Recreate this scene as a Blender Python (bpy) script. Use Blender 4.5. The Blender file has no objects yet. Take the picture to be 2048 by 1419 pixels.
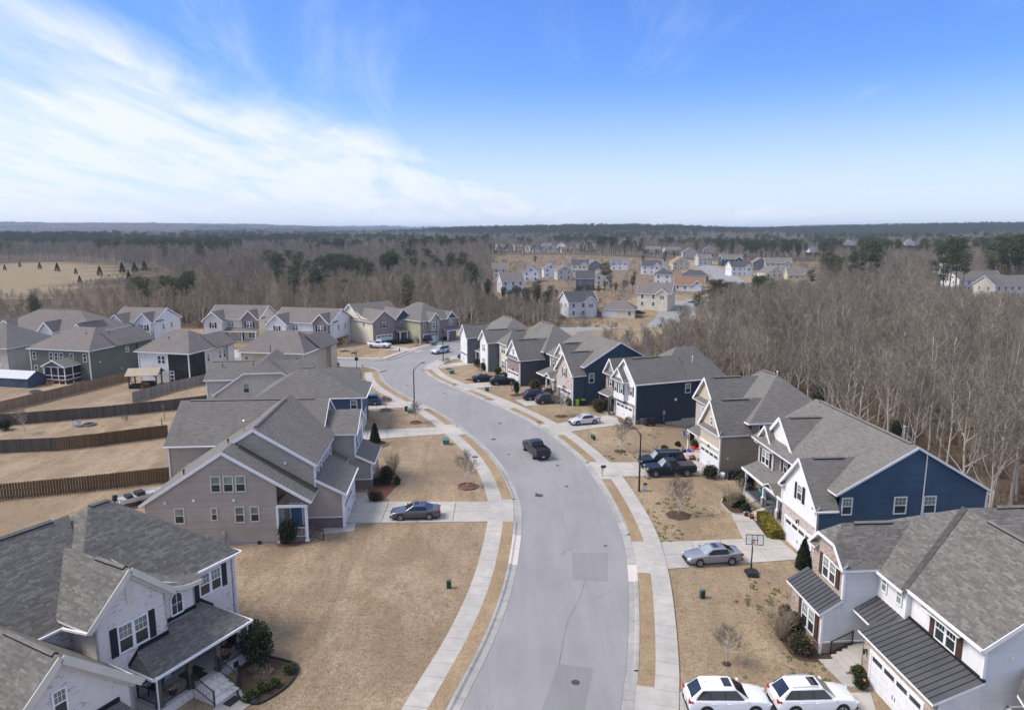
import bpy,bmesh,math,random
import numpy as np
from mathutils import Vector,Matrix,noise as mnoise
# --------- camera, world, sun, exposure
SC=bpy.context.scene
COL=SC.collection
H0=28.0
FPX=1420.0
PITCH=math.atan(247/1420.0)
CP,SP=math.cos(PITCH),math.sin(PITCH)
cam_d=bpy.data.cameras.new('camera')
cam_d.sensor_width=36.0
cam_d.lens=36.0*FPX/2048.0
cam_d.clip_start=0.5
cam_d.clip_end=60000
cam=bpy.data.objects.new('camera',cam_d)
COL.objects.link(cam)
cam.location=(0,0,H0)
cam.rotation_euler=(math.pi/2-PITCH,0,0)
SC.camera=cam
SUN_EL,SUN_AZ=math.radians(50),math.radians(-92)
world=bpy.data.worlds.new('World')
SC.world=world
world.use_nodes=True
def build_world():
 nt=world.node_tree
 nt.nodes.clear()
 N=nt.nodes.new;L=nt.links.new
 out=N('ShaderNodeOutputWorld');bg=N('ShaderNodeBackground')
 sky=N('ShaderNodeTexSky');sky.sky_type='NISHITA';sky.sun_disc=False
 sky.sun_elevation=SUN_EL;sky.sun_rotation=SUN_AZ
 sky.altitude=120;sky.air_density=1.0;sky.dust_density=0.6;sky.ozone_density=2.2
 tc=N('ShaderNodeTexCoord')
 sep=N('ShaderNodeSeparateXYZ');L(tc.outputs['Generated'],sep.inputs[0])
 def M(op,a,b=None,c=None,clamp=False):
  n=N('ShaderNodeMath');n.operation=op;n.use_clamp=clamp
  for i,v in enumerate((a,b,c)):
   if v is None:continue
   if isinstance(v,(int,float)):n.inputs[i].default_value=v
   else:L(v,n.inputs[i])
  return n.outputs[0]
 def S(v,lo,hi,t0=0.0,t1=1.0):
  n=N('ShaderNodeMapRange');n.interpolation_type='SMOOTHSTEP'
  L(v,n.inputs[0]);n.inputs[1].default_value=lo;n.inputs[2].default_value=hi
  n.inputs[3].default_value=t0;n.inputs[4].default_value=t1
  return n.outputs[0]
 z=M('MAXIMUM',sep.outputs[2],0.0)
 zz=M('ADD',z,0.10)
 px=M('DIVIDE',sep.outputs[0],zz);py=M('DIVIDE',sep.outputs[1],zz)
 cmb=N('ShaderNodeCombineXYZ');L(px,cmb.inputs[0]);L(py,cmb.inputs[1])
 def noise(scale,rot,stretch,detail,rough,dist,off=(0,0,0)):
  mp=N('ShaderNodeMapping');mp.inputs['Rotation'].default_value=(0,0,math.radians(rot))
  mp.inputs['Scale'].default_value=stretch;mp.inputs['Location'].default_value=off
  L(cmb.outputs[0],mp.inputs[0])
  n=N('ShaderNodeTexNoise');n.inputs['Scale'].default_value=scale;n.inputs['Detail'].default_value=detail
  n.inputs['Roughness'].default_value=rough;n.inputs['Distortion'].default_value=dist
  L(mp.outputs[0],n.inputs['Vector'])
  return n.outputs[0]
 az=M('DIVIDE',sep.outputs[0],M('MAXIMUM',sep.outputs[1],0.05))
 edge=M('MULTIPLY_ADD',az,-0.29,0.085)
 edge=M('MINIMUM',M('MAXIMUM',edge,0.03),0.32)
 n1=noise(0.55,30,(1.0,0.55,1),7,0.58,0.7,(3.1,0.4,0))
 n2=noise(1.7,38,(1.0,0.28,1),8,0.62,1.0,(1.7,5.2,0))
 d=M('SUBTRACT',edge,z)
 bank=S(M('ADD',d,M('MULTIPLY',M('SUBTRACT',n1,0.5),0.26)),-0.025,0.055)
 body=M('MULTIPLY',bank,S(M('MULTIPLY_ADD',n2,0.65,M('MULTIPLY',n1,0.45)),0.36,0.66,0.34,1.0))
 n3=noise(0.8,62,(1.0,0.22,1),8,0.66,1.3,(7.3,2.2,0))
 n4=noise(0.5,10,(1,1,1),3,0.5,0.2,(2.6,9.1,0))
 wisp=M('MULTIPLY',S(n3,0.42,0.70),S(n4,0.36,0.52))
 cl=M('MINIMUM',M('ADD',M('MULTIPLY',body,0.95),M('MULTIPLY',wisp,0.42)),0.95)
 low=S(z,-0.02,0.21,0.80,0.0)
 cl=M('MAXIMUM',cl,low)
 veil=M('MULTIPLY',S(z,0.36,0.80),M('MULTIPLY_ADD',n4,0.4,0.60))
 cl=M('MAXIMUM',cl,veil)
 hs=N('ShaderNodeHueSaturation');hs.inputs['Saturation'].default_value=1.12;hs.inputs['Value'].default_value=1.0
 L(sky.outputs[0],hs.inputs['Color'])
 tint=N('ShaderNodeMix');tint.data_type='RGBA';tint.blend_type='MULTIPLY';tint.inputs[0].default_value=1.0
 L(hs.outputs[0],tint.inputs[6]);tint.inputs[7].default_value=(0.40,0.53,0.84,1)
 mx=N('ShaderNodeMix');mx.data_type='RGBA'
 L(cl,mx.inputs[0]);L(tint.outputs[2],mx.inputs[6]);mx.inputs[7].default_value=CLOUD
 L(mx.outputs[2],bg.inputs[0]);bg.inputs[1].default_value=SKY_STRENGTH
 L(bg.outputs[0],out.inputs[0])
SKY_STRENGTH=0.13
CLOUD=(3.85,4.05,4.45,1)
build_world()
sun_d=bpy.data.lights.new('sun','SUN');sun_d.energy=2.2;sun_d.angle=math.radians(24);sun_d.color=(1.0,0.92,0.82)
sun=bpy.data.objects.new('sun',sun_d);COL.objects.link(sun)
sd=Vector((math.sin(SUN_AZ)*math.cos(SUN_EL),math.cos(SUN_AZ)*math.cos(SUN_EL),math.sin(SUN_EL)))
sun.rotation_euler=sd.to_track_quat('Z','Y').to_euler()
vs=SC.view_settings
SC.display_settings.display_device='sRGB'
vs.view_transform='Standard';vs.look='None';vs.gamma=1.0;vs.use_curve_mapping=False
vs.exposure=0.92
SC.cycles.max_bounces=6
SC.cycles.diffuse_bounces=3
SC.cycles.glossy_bounces=3
SC.cycles.transmission_bounces=4
SC.cycles.volume_bounces=1
SC.cycles.use_denoising=True
rng=random.Random(11)
nrg=np.random.default_rng(5)
# --------- measuring: a pixel of the 2048 px photograph -> a point of the ground
def G(u,v,z=0.0):
 dx=(u-1024)/FPX;dv=(v-709.5)/FPX
 t=(z-H0)/-(SP+dv*CP)
 return Vector((dx*t,(CP-dv*SP)*t,z))
# --------- materials
MATS={}
class NT:
 def __init__(s,name):
  s.m=bpy.data.materials.new(name);s.m.use_nodes=True
  s.nt=s.m.node_tree;s.nt.nodes.clear()
  s.out=s.n('ShaderNodeOutputMaterial');s.b=s.n('ShaderNodeBsdfPrincipled')
  s.l(s.b.outputs[0],s.out.inputs[0]);MATS[name]=s.m
 def n(s,t):return s.nt.nodes.new(t)
 def l(s,a,b):s.nt.links.new(a,b)
 def setv(s,sock,v):
  if hasattr(v,'is_linked')or hasattr(v,'links'):s.l(v,sock)
  else:sock.default_value=v
 def math(s,op,a,b=0.0,c=0.0,clamp=False):
  n=s.n('ShaderNodeMath');n.operation=op;n.use_clamp=clamp
  for i,v in enumerate((a,b,c)):s.setv(n.inputs[i],v)
  return n.outputs[0]
 def ramp(s,v,lo,hi,a=0.0,b=1.0,smooth=True):
  n=s.n('ShaderNodeMapRange')
  if smooth:n.interpolation_type='SMOOTHSTEP'
  s.l(v,n.inputs[0])
  for i,x in enumerate((lo,hi,a,b)):s.setv(n.inputs[i+1],x)
  return n.outputs[0]
 def mix(s,f,a,b,mode='MIX'):
  n=s.n('ShaderNodeMix');n.data_type='RGBA';n.blend_type=mode
  s.setv(n.inputs[0],f)
  for i,v in((6,a),(7,b)):
   if isinstance(v,tuple):n.inputs[i].default_value=v if len(v)==4 else(*v,1)
   else:s.l(v,n.inputs[i])
  return n.outputs[2]
 def pos(s):return s.n('ShaderNodeNewGeometry').outputs['Position']
 def uv(s):return s.n('ShaderNodeUVMap').outputs[0]
 def mapping(s,v,scale=(1,1,1),rot=(0,0,0),loc=(0,0,0)):
  n=s.n('ShaderNodeMapping');s.l(v,n.inputs[0])
  n.inputs['Scale'].default_value=scale;n.inputs['Rotation'].default_value=rot;n.inputs['Location'].default_value=loc
  return n.outputs[0]
 def noise(s,v,scale,detail=3,rough=0.55,dist=0.0):
  n=s.n('ShaderNodeTexNoise');s.l(v,n.inputs['Vector'])
  n.inputs['Scale'].default_value=scale;n.inputs['Detail'].default_value=detail
  n.inputs['Roughness'].default_value=rough;n.inputs['Distortion'].default_value=dist
  return n.outputs[0]
 def bump(s,h,strength=0.3,dist=0.02):
  n=s.n('ShaderNodeBump');n.inputs['Strength'].default_value=strength;n.inputs['Distance'].default_value=dist
  s.l(h,n.inputs['Height']);s.l(n.outputs[0],s.b.inputs['Normal'])
 def col(s,c):
  if isinstance(c,tuple):s.b.inputs['Base Color'].default_value=(*c[:3],1)
  else:s.l(c,s.b.inputs['Base Color'])
 def rs(s,rough,spec=0.3,metal=0.0):
  s.setv(s.b.inputs['Roughness'],rough);s.b.inputs['Specular IOR Level'].default_value=spec;s.b.inputs['Metallic'].default_value=metal
def sc(c,k):return tuple(min(1,x*k)for x in c[:3])
def plain(name,c,rough=0.7,spec=0.3,metal=0.0,var=0.12,scale=1.5,coat=0.0,each=0.0):
 if name in MATS:return MATS[name]
 t=NT(name)
 if var>0:
  p=t.pos()
  n=t.noise(p,scale,4)
  q=t.mix(t.ramp(n,0.3,0.7),sc(c,1-var),sc(c,1+var))
  if each:q=t.mix(t.math('MULTIPLY',t.n('ShaderNodeObjectInfo').outputs['Random'],each),q,sc(c,.55))
  t.col(q)
 else:t.col(c)
 t.rs(rough,spec,metal)
 if coat:t.b.inputs['Coat Weight'].default_value=coat;t.b.inputs['Coat Roughness'].default_value=0.08
 return t.m
def shingle_mat(name,c,contrast=0.3):
 t=NT(name)
 uv=t.uv();p=t.pos()
 def br(w,h,off,seed):
  n=t.n('ShaderNodeTexBrick');t.l(t.mapping(uv,loc=(seed,seed*0.0,0)),n.inputs['Vector'])
  n.inputs['Scale'].default_value=1;n.inputs['Brick Width'].default_value=w;n.inputs['Row Height'].default_value=h
  n.inputs['Mortar Size'].default_value=0.006;n.inputs['Mortar Smooth'].default_value=0.4;n.offset=off;n.offset_frequency=2
  n.inputs['Color1'].default_value=(0,0,0,1);n.inputs['Color2'].default_value=(1,1,1,1);n.inputs['Mortar'].default_value=(0.25,0.25,0.25,1)
  return n
 b1=br(0.46,0.143,0.43,0.13);b2=br(0.9,0.143,0.31,5.7)
 v=t.mix(0.45,b1.outputs['Color'],b2.outputs['Color'])
 big=t.noise(p,0.35,4);fine=t.noise(t.mapping(uv,scale=(1,3,1)),9.0,3)
 f=t.math('ADD',t.math('MULTIPLY',v,0.62),t.math('MULTIPLY',fine,0.38))
 c0=t.mix(f,sc(c,1-contrast),sc(c,1+contrast))
 sk=t.noise(t.mapping(uv,scale=(1.5,7.0,1)),1.0,2,.5);c0=t.mix(t.ramp(sk,.36,.64,0,.6),c0,sc(c,1.42));sk2=t.noise(t.mapping(uv,scale=(1.1,7.0,1),loc=(7,3,0)),1.0,2,.5);c0=t.mix(t.ramp(sk2,.48,.66,0,.6),c0,sc(c,.58))
 c1=t.mix(t.ramp(big,0.35,0.7),sc(c,0.82),sc((c[0]*1.1,c[1]*1.07,c[2]*1.02),1.15))
 cc=t.mix(0.25,c0,c1)
 st=t.noise(t.mapping(uv,scale=(1.0,0.16,1)),0.8,5)
 cc=t.mix(t.ramp(st,0.56,0.78,0,0.45),cc,sc(c,0.6))
 t.col(t.mix(t.math('MULTIPLY',b1.outputs['Fac'],0.45),cc,sc(c,0.45)))
 t.rs(0.92,0.25)
 t.bump(t.math('SUBTRACT',t.math('MULTIPLY',v,0.5),b1.outputs['Fac']),0.35,0.012)
 return t.m
def siding_mat(name,c,pitch=0.18,vertical=False,var=0.10):
 if name in MATS:return MATS[name]
 t=NT(name)
 s=t.n('ShaderNodeSeparateXYZ');t.l(t.uv(),s.inputs[0])
 k=t.math('FRACT',t.math('DIVIDE',s.outputs[0 if vertical else 1],pitch))
 line=t.ramp(k,0.0,0.10,1,0)if not vertical else t.ramp(k,0.12,0.16,1,0)
 n=t.noise(t.pos(),0.7,4)
 base=t.mix(t.ramp(n,0.3,0.7),sc(c,1-var),sc(c,1+var*0.6))
 t.col(t.mix(t.math('MULTIPLY',line,0.45 if not vertical else 0.0),base,sc(c,0.5)))
 t.bump(line if vertical else t.math('SUBTRACT',1.0,k),0.6,0.02)
 t.rs(0.6,0.3)
 return t.m
def brick_mat(name,c1,c2,mortar,w=0.215,h=0.075,dark=None):
 t=NT(name)
 n=t.n('ShaderNodeTexBrick');t.l(t.uv(),n.inputs['Vector'])
 n.inputs['Scale'].default_value=1;n.inputs['Brick Width'].default_value=w;n.inputs['Row Height'].default_value=h
 n.inputs['Mortar Size'].default_value=0.009;n.inputs['Mortar Smooth'].default_value=0.2
 n.inputs['Color1'].default_value=(*c1,1);n.inputs['Color2'].default_value=(*c2,1);n.inputs['Mortar'].default_value=(*mortar,1)
 col=n.outputs['Color']
 if dark:
  m=t.n('ShaderNodeTexBrick');t.l(t.mapping(t.uv(),loc=(0,0,0)),m.inputs['Vector'])
  m.inputs['Scale'].default_value=1;m.inputs['Brick Width'].default_value=w;m.inputs['Row Height'].default_value=h
  m.inputs['Mortar Size'].default_value=0;m.inputs['Color1'].default_value=(0,0,0,1);m.inputs['Color2'].default_value=(1,1,1,1)
  m.inputs['Bias'].default_value=0.0
  big=t.noise(t.pos(),1.1,3)
  r=t.math('MULTIPLY',t.ramp(m.outputs['Color'],0.80,0.86),t.ramp(big,0.45,0.6))
  col=t.mix(r,col,dark)
 nz=t.noise(t.pos(),0.8,4)
 col=t.mix(t.ramp(nz,0.3,0.75,0,0.35),col,sc(mortar,1.05))
 t.col(col);t.rs(0.85,0.25)
 t.bump(t.math('SUBTRACT',1.0,n.outputs['Fac']),0.6,0.012)
 return t.m
def concrete_mat(name,c,stain=0.22):
 t=NT(name);p=t.pos()
 big=t.noise(p,0.25,5);mid=t.noise(p,1.3,5,0.65);fine=t.noise(p,22,3)
 oi=t.n('ShaderNodeObjectInfo')
 f=t.math('ADD',t.math('MULTIPLY',big,0.5),t.math('MULTIPLY',mid,0.5))
 cc=t.mix(t.ramp(f,0.32,0.68),sc(c,1-stain),sc((c[0],c[1]*0.985,c[2]*0.96),1+stain*0.5))
 cc=t.mix(t.math('MULTIPLY',oi.outputs['Random'],0.30),cc,sc((c[0]*0.93,c[1]*0.97,c[2]),0.78))
 cc=t.mix(t.math('MULTIPLY',fine,0.15),cc,sc(c,0.7))
 dk=t.noise(p,0.6,6,0.7)
 cc=t.mix(t.ramp(dk,0.60,0.78,0,0.35),cc,sc(c,0.6))
 t.col(cc);t.rs(0.9,0.25);t.bump(fine,0.15,0.01)
 return t.m
def asphalt_mat(name,c):
 t=NT(name);p=t.pos()
 big=t.noise(p,0.10,4);mid=t.noise(t.mapping(p,scale=(1,0.35,1)),0.6,5,0.6);fine=t.noise(p,30,4,0.7);grit=t.noise(p,110,2)
 cc=t.mix(t.ramp(big,0.3,0.7),sc(c,0.90),sc((c[0],c[1]*0.99,c[2]*0.985),1.08))
 cc=t.mix(t.ramp(mid,0.35,0.75,0,0.35),cc,sc(c,0.72));tr=t.noise(t.mapping(p,scale=(1,.06,1)),0.9,4,.6);cc=t.mix(t.ramp(tr,.4,.68,0,.30),cc,sc(c,1.22))
 cc=t.mix(t.ramp(fine,0.3,0.7,0,0.30),cc,sc(c,0.72))
 cc=t.mix(t.ramp(grit,0.55,0.75,0,0.25),cc,sc(c,1.4))
 v=t.n('ShaderNodeTexVoronoi');v.feature='DISTANCE_TO_EDGE';v.inputs['Scale'].default_value=0.055
 wn=t.n('ShaderNodeTexNoise');wn.inputs['Scale'].default_value=0.7;wn.inputs['Detail'].default_value=6
 t.l(p,wn.inputs['Vector'])
 wv=t.n('ShaderNodeVectorMath');wv.operation='SCALE';t.l(wn.outputs['Color'],wv.inputs[0]);wv.inputs[3].default_value=3.0
 av=t.n('ShaderNodeVectorMath');av.operation='ADD';t.l(p,av.inputs[0]);t.l(wv.outputs[0],av.inputs[1]);t.l(av.outputs[0],v.inputs['Vector'])
 crack=t.ramp(v.outputs['Distance'],0.0008,0.0022,1,0)
 cc=t.mix(t.math('MULTIPLY',crack,t.ramp(big,0.45,0.6,0,0.55)),cc,sc(c,0.3))
 dr=t.noise(p,1.7,2)
 cc=t.mix(t.ramp(dr,0.765,0.80,0,0.6),cc,sc(c,0.35))
 t.col(cc);t.rs(0.85,0.3);t.bump(fine,0.2,0.01)
 return t.m
GRASS_A,GRASS_B,GRASS_C,GREEN=(0.290,0.215,0.143),(0.380,0.292,0.198),(0.172,0.122,0.080),(0.165,0.195,0.055)
def grass_nodes(t,p):
 big=t.noise(p,0.05,4);mid=t.noise(p,0.32,5,0.6);fine=t.noise(p,2.6,5,0.7);tuft=t.noise(t.mapping(p,scale=(1,0.5,1)),9.0,4,0.75)
 f=t.math('ADD',t.math('MULTIPLY',big,0.45),t.math('MULTIPLY',mid,0.55))
 cc=t.mix(t.ramp(f,0.36,0.64),GRASS_A,GRASS_B)
 wp=t.noise(t.mapping(p,rot=(0,0,.6),scale=(1,.3,1)),0.22,6,0.65,0.8)
 cc=t.mix(t.ramp(wp,0.44,0.60,0,0.55),cc,sc(GRASS_A,0.66))
 cc=t.mix(t.ramp(wp,0.34,0.45,0.45,0),cc,(0.42,0.325,0.22))
 cc=t.mix(t.ramp(fine,0.42,0.70,0,0.55),cc,GRASS_C)
 cl=t.noise(t.mapping(p,scale=(1,0.42,1),rot=(0,0,0.5)),1.15,6,0.72)
 cc=t.mix(t.ramp(cl,0.50,0.66,0,0.50),cc,GRASS_C)
 cc=t.mix(t.ramp(tuft,0.46,0.64,0,0.50),cc,sc(GRASS_C,0.66))
 cc=t.mix(t.ramp(tuft,0.30,0.46,0.4,0),cc,sc(GRASS_B,1.2))
 return cc,fine,tuft
def lawn_mat():
 t=NT('dormant_lawn');p=t.pos()
 cc,fine,tuft=grass_nodes(t,p)
 s=t.n('ShaderNodeSeparateXYZ');t.l(p,s.inputs[0])
 side=t.ramp(s.outputs[0],4.0,14.0,0.22,1.0)
 w1=t.noise(p,0.16,3);w2=t.noise(p,1.9,5,0.75)
 weed=t.math('MULTIPLY',t.math('MULTIPLY',t.ramp(w1,0.42,0.58),t.ramp(w2,0.54,0.63)),side)
 cc=t.mix(t.math('MULTIPLY',weed,0.75),cc,GREEN)
 a=t.n('ShaderNodeAttribute');a.attribute_name='cover'
 sp=t.n('ShaderNodeSeparateColor');t.l(a.outputs['Color'],sp.inputs[0])
 l1=t.noise(p,0.5,6,0.7);l2=t.noise(p,0.06,4)
 lit=t.mix(t.ramp(l1,0.3,0.7),(0.045,0.032,0.022),(0.15,0.105,0.066))
 lit=t.mix(t.ramp(l2,0.45,0.7,0,0.5),lit,(0.16,0.125,0.07))
 edge=t.math('ADD',sp.outputs[0],t.math('MULTIPLY',t.math('SUBTRACT',l1,0.5),0.9))
 cc=t.mix(t.ramp(edge,0.35,0.65),lit,cc)
 hay=t.mix(t.ramp(l1,0.3,0.7),(0.16,0.122,0.072),(0.31,0.245,0.15))
 hay=t.mix(t.ramp(l2,0.5,0.7,0,0.6),hay,(0.14,0.12,0.06))
 cc=t.mix(sp.outputs[1],cc,hay)
 t.col(cc);t.rs(0.95,0.15)
 t.bump(t.math('ADD',t.math('MULTIPLY',fine,0.6),tuft),0.7,0.05)
 return t.m
def verge_mat():
 t=NT('dormant_verge_grass');p=t.pos();cc,fine,tuft=grass_nodes(t,p)
 w=t.noise(p,1.1,5,.7);cc=t.mix(t.ramp(w,.62,.75,0,.5),cc,sc(GREEN,1.2));t.col(t.mix(.25,cc,(0.36,0.245,0.12)));t.rs(.95,.15)
 t.bump(t.math('ADD',t.math('MULTIPLY',fine,.6),tuft),.7,.05)
 return t.m
def mulch_mat(name,c):
 t=NT(name);p=t.pos()
 n=t.noise(p,14,4,0.75);m=t.noise(p,2,3)
 cc=t.mix(t.ramp(n,0.35,0.65),sc(c,0.5),sc(c,1.45))
 t.col(t.mix(t.ramp(m,0.4,0.7,0,0.4),cc,sc(c,0.7)));t.rs(0.95,0.1);t.bump(n,0.8,0.03)
 return t.m
def leaf_mat(name,c,var=0.5):
 t=NT(name)
 a=t.n('ShaderNodeAttribute');a.attribute_name='tone'
 oi=t.n('ShaderNodeObjectInfo')
 f=t.math('ADD',t.math('MULTIPLY',a.outputs['Fac'],0.8),t.math('MULTIPLY',oi.outputs['Random'],0.2))
 t.col(t.mix(f,sc(c,1-var),sc((c[0]*1.12,c[1],c[2]*0.9),1+var)));t.rs(0.6,0.25)
 return t.m
def bark_mat(name,c,var=0.35):
 t=NT(name);p=t.pos();oi=t.n('ShaderNodeObjectInfo')
 n=t.noise(t.mapping(p,scale=(4,4,0.8)),1.5,4,0.7)
 f=t.math('ADD',t.math('MULTIPLY',n,0.5),t.math('MULTIPLY',oi.outputs['Random'],0.5))
 t.col(t.mix(f,sc((c[0],c[1]*0.95,c[2]*0.9),1-var),sc(c,1+var)));t.rs(0.9,0.2)
 return t.m
def glass_mat(name,c,rough=0.08,spec=0.6):
 t=NT(name);n=t.noise(t.pos(),0.6,3)
 t.col(t.mix(t.ramp(n,0.35,0.65),sc(c,0.75),sc(c,1.3)));t.rs(rough,spec)
 return t.m
def wood_mat(name,c):
 t=NT(name);p=t.pos();oi=t.n('ShaderNodeObjectInfo')
 n=t.noise(t.mapping(p,scale=(6,6,0.7)),2.0,4,0.7)
 f=t.math('ADD',t.math('MULTIPLY',n,0.45),t.math('MULTIPLY',oi.outputs['Random'],0.55))
 b=t.noise(p,0.25,3)
 cc=t.mix(f,sc(c,0.55),sc(c,1.45))
 t.col(t.mix(t.ramp(b,0.4,0.7,0,0.4),cc,sc((c[0]*0.9,c[1],c[2]*1.1),0.7)));t.rs(0.9,0.15)
 return t.m
M_={}
M_['lawn']=lawn_mat()
M_['verge']=verge_mat()
M_['asphalt']=asphalt_mat('weathered_asphalt',(0.265,0.258,0.262))
M_['patch']=asphalt_mat('patched_asphalt',(0.222,0.217,0.222))
M_['concrete']=concrete_mat('concrete',(0.44,0.415,0.385))
M_['kerb']=concrete_mat('kerb_concrete',(0.36,0.35,0.335),0.3)
M_['newkerb']=concrete_mat('pale_new_concrete',(0.56,0.52,0.49),0.1)
M_['mulch']=mulch_mat('bark_mulch',(0.085,0.058,0.042))
M_['palebed']=mulch_mat('pale_flower_patch',(0.42,0.33,0.27))
M_['redmulch']=mulch_mat('red_mulch',(0.17,0.075,0.058))
M_['roof_w']=shingle_mat('weathered_grey_shingle',(0.155,0.146,0.135),0.28)
M_['roof_d']=shingle_mat('dark_and_shaded_shingle',(0.140,0.133,0.124),0.26)  # darker grey: some roofs' own tone, elsewhere shade painted on camera-facing planes
M_['roof_b']=shingle_mat('brownish_grey_shingle',(0.160,0.142,0.132),0.28)
M_['roof_red']=shingle_mat('reddish_shingle',(0.21,0.125,0.09),0.2)
M_['roof_tan']=shingle_mat('tan_shingle',(0.27,0.19,0.12),0.2)
M_['roof_slate']=shingle_mat('charcoal_shingle',(0.075,0.077,0.085),0.25)
M_['trim']=plain('white_trim',(0.78,0.775,0.77),0.5,0.35,var=0.05)
M_['cream_trim']=plain('cream_trim',(0.60,0.57,0.49),0.5,0.35,var=0.05)
M_['black']=plain('black_metal',(0.016,0.016,0.018),0.45,0.5,var=0.1)
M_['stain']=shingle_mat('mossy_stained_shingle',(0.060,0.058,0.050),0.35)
M_['crack']=plain('crack_sealant',(0.15,0.147,0.15),0.8,0.2,var=0.2)
M_['flash']=plain('black_flashing',(0.008,0.008,0.010),0.6,0.3,var=0.1)
M_['metalroof']=plain('charcoal_metal_roof',(0.072,0.072,0.076),0.55,0.3,0.0,var=0.12,scale=0.6)
M_['glass']=glass_mat('dark_window_glass',(0.030,0.040,0.042))
M_['blind']=glass_mat('window_with_blind',(0.19,0.235,0.19),0.12,0.5)
M_['screen']=glass_mat('insect_screen',(0.022,0.024,0.028),0.5,0.2)
M_['shut_black']=plain('black_shutter',(0.02,0.022,0.03),0.6,0.3)
M_['shut_brown']=plain('brown_shutter',(0.075,0.040,0.027),0.6,0.3)
M_['shut_blue']=plain('blue_shutter',(0.10,0.19,0.29),0.6,0.3)
M_['shut_grey']=plain('grey_shutter',(0.10,0.105,0.10),0.6,0.3)
M_['door_white']=plain('white_door_paint',(0.74,0.74,0.75),0.45,0.4,var=0.04)
M_['door_dark']=plain('dark_door_paint',(0.03,0.03,0.032),0.45,0.4)
M_['taupe']=plain('taupe_siding',(0.42,0.355,0.295),0.65,var=0.09,scale=0.5,each=.28)
M_['taupe_s']=siding_mat('taupe_lap_siding',(0.40,0.34,0.283))
M_['navy']=plain('navy_siding',(0.058,0.105,0.158),0.6,var=0.12,scale=0.5,each=.3)
M_['navy_s']=siding_mat('navy_lap_siding',(0.050,0.098,0.158))
M_['slate_s']=siding_mat('slate_blue_lap_siding',(0.042,0.070,0.098))
M_['ink_s']=siding_mat('ink_blue_lap_siding',(0.028,0.046,0.064))
M_['greyside_s']=siding_mat('grey_lap_siding',(0.150,0.164,0.180))
M_['dkgrey_s']=siding_mat('dark_grey_lap_siding',(0.078,0.080,0.090))
M_['green_s']=siding_mat('olive_green_lap_siding',(0.135,0.150,0.118))
M_['palegreen_s']=siding_mat('pale_green_lap_siding',(0.40,0.40,0.27))
M_['lblue']=plain('pale_blue_siding',(0.64,0.645,0.645),0.6,var=0.06,scale=0.5,each=.14)
M_['lblue_s']=siding_mat('pale_blue_lap_siding',(0.66,0.665,0.665))
M_['white_s']=siding_mat('white_lap_siding',(0.74,0.735,0.73))
M_['white_v']=siding_mat('white_board_and_batten',(0.77,0.76,0.74),0.4,True)
M_['white_p']=plain('white_painted_wall',(0.77,0.76,0.74),0.6,var=0.05)
M_['cream_s']=siding_mat('cream_lap_siding',(0.70,0.645,0.51))
M_['beige_s']=siding_mat('beige_lap_siding',(0.52,0.49,0.43))
M_['tan_s']=siding_mat('tan_lap_siding',(0.62,0.52,0.36))
M_['khaki']=plain('khaki_siding',(0.35,0.29,0.205),0.65,var=0.08,scale=0.5,each=.25)
M_['buff_s']=siding_mat('buff_shake_siding',(0.52,0.45,0.34),0.25)
M_['brick_white']=brick_mat('whitewashed_brick',(0.63,0.575,0.53),(0.76,0.70,0.65),(0.71,0.665,0.62),dark=(0.42,0.36,0.33))
M_['brick_pink']=brick_mat('pale_pink_brick',(0.40,0.31,0.27),(0.60,0.53,0.48),(0.58,0.54,0.50),dark=(0.20,0.12,0.10))
M_['brick_tan']=brick_mat('tan_mixed_brick',(0.26,0.18,0.13),(0.52,0.43,0.34),(0.50,0.44,0.38),dark=(0.14,0.075,0.055))
M_['brick_red']=brick_mat('dark_red_brick',(0.11,0.060,0.055),(0.19,0.105,0.095),(0.33,0.29,0.28))
M_['brick_mauve']=brick_mat('mauve_brick',(0.20,0.14,0.13),(0.30,0.23,0.21),(0.36,0.32,0.30))
M_['stone']=brick_mat('rubble_stone',(0.22,0.18,0.14),(0.42,0.36,0.30),(0.34,0.30,0.26),0.35,0.16,dark=(0.15,0.11,0.09))
M_['found']=plain('foundation_parge',(0.40,0.385,0.36),0.9,0.2)
M_['bark']=bark_mat('pale_grey_bark',(0.46,0.42,0.365))
M_['twig']=bark_mat('bare_twigs',(0.228,0.197,0.156))
M_['twigtan']=bark_mat('tan_bare_twigs',(0.275,0.228,0.165))
M_['pinebark']=bark_mat('brown_pine_bark',(0.13,0.095,0.072))
M_['pine']=leaf_mat('pine_needles',(0.050,0.072,0.028))
M_['cedar']=leaf_mat('cedar_foliage',(0.040,0.055,0.030))
M_['drygrass']=leaf_mat('dry_grass_blades',(0.33,0.258,0.172),.35)
M_['weed']=leaf_mat('green_lawn_weeds',(0.115,0.15,0.045),.4)
M_['holly']=leaf_mat('dark_evergreen_leaves',(0.030,0.044,0.022),0.6)
M_['bush']=leaf_mat('green_shrub_leaves',(0.060,0.085,0.026),0.6)
M_['yellow']=leaf_mat('yellow_green_hedge_leaves',(0.22,0.20,0.028),0.6)
M_['brownbush']=leaf_mat('winter_brown_shrub_leaves',(0.085,0.068,0.042),0.6)
M_['scrub']=leaf_mat('brown_undergrowth',(0.15,0.105,0.068),0.5)
M_['fence_brown']=wood_mat('brown_fence_wood',(0.145,0.095,0.05))
M_['fence_dark']=wood_mat('weathered_dark_fence_wood',(0.11,0.094,0.075))
M_['fence_tan']=wood_mat('tan_fence_wood',(0.29,0.20,0.125))
M_['fence_grey']=wood_mat('silver_grey_fence_wood',(0.30,0.265,0.235))
M_['fence_red']=wood_mat('reddish_fence_wood',(0.22,0.085,0.05))
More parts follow.
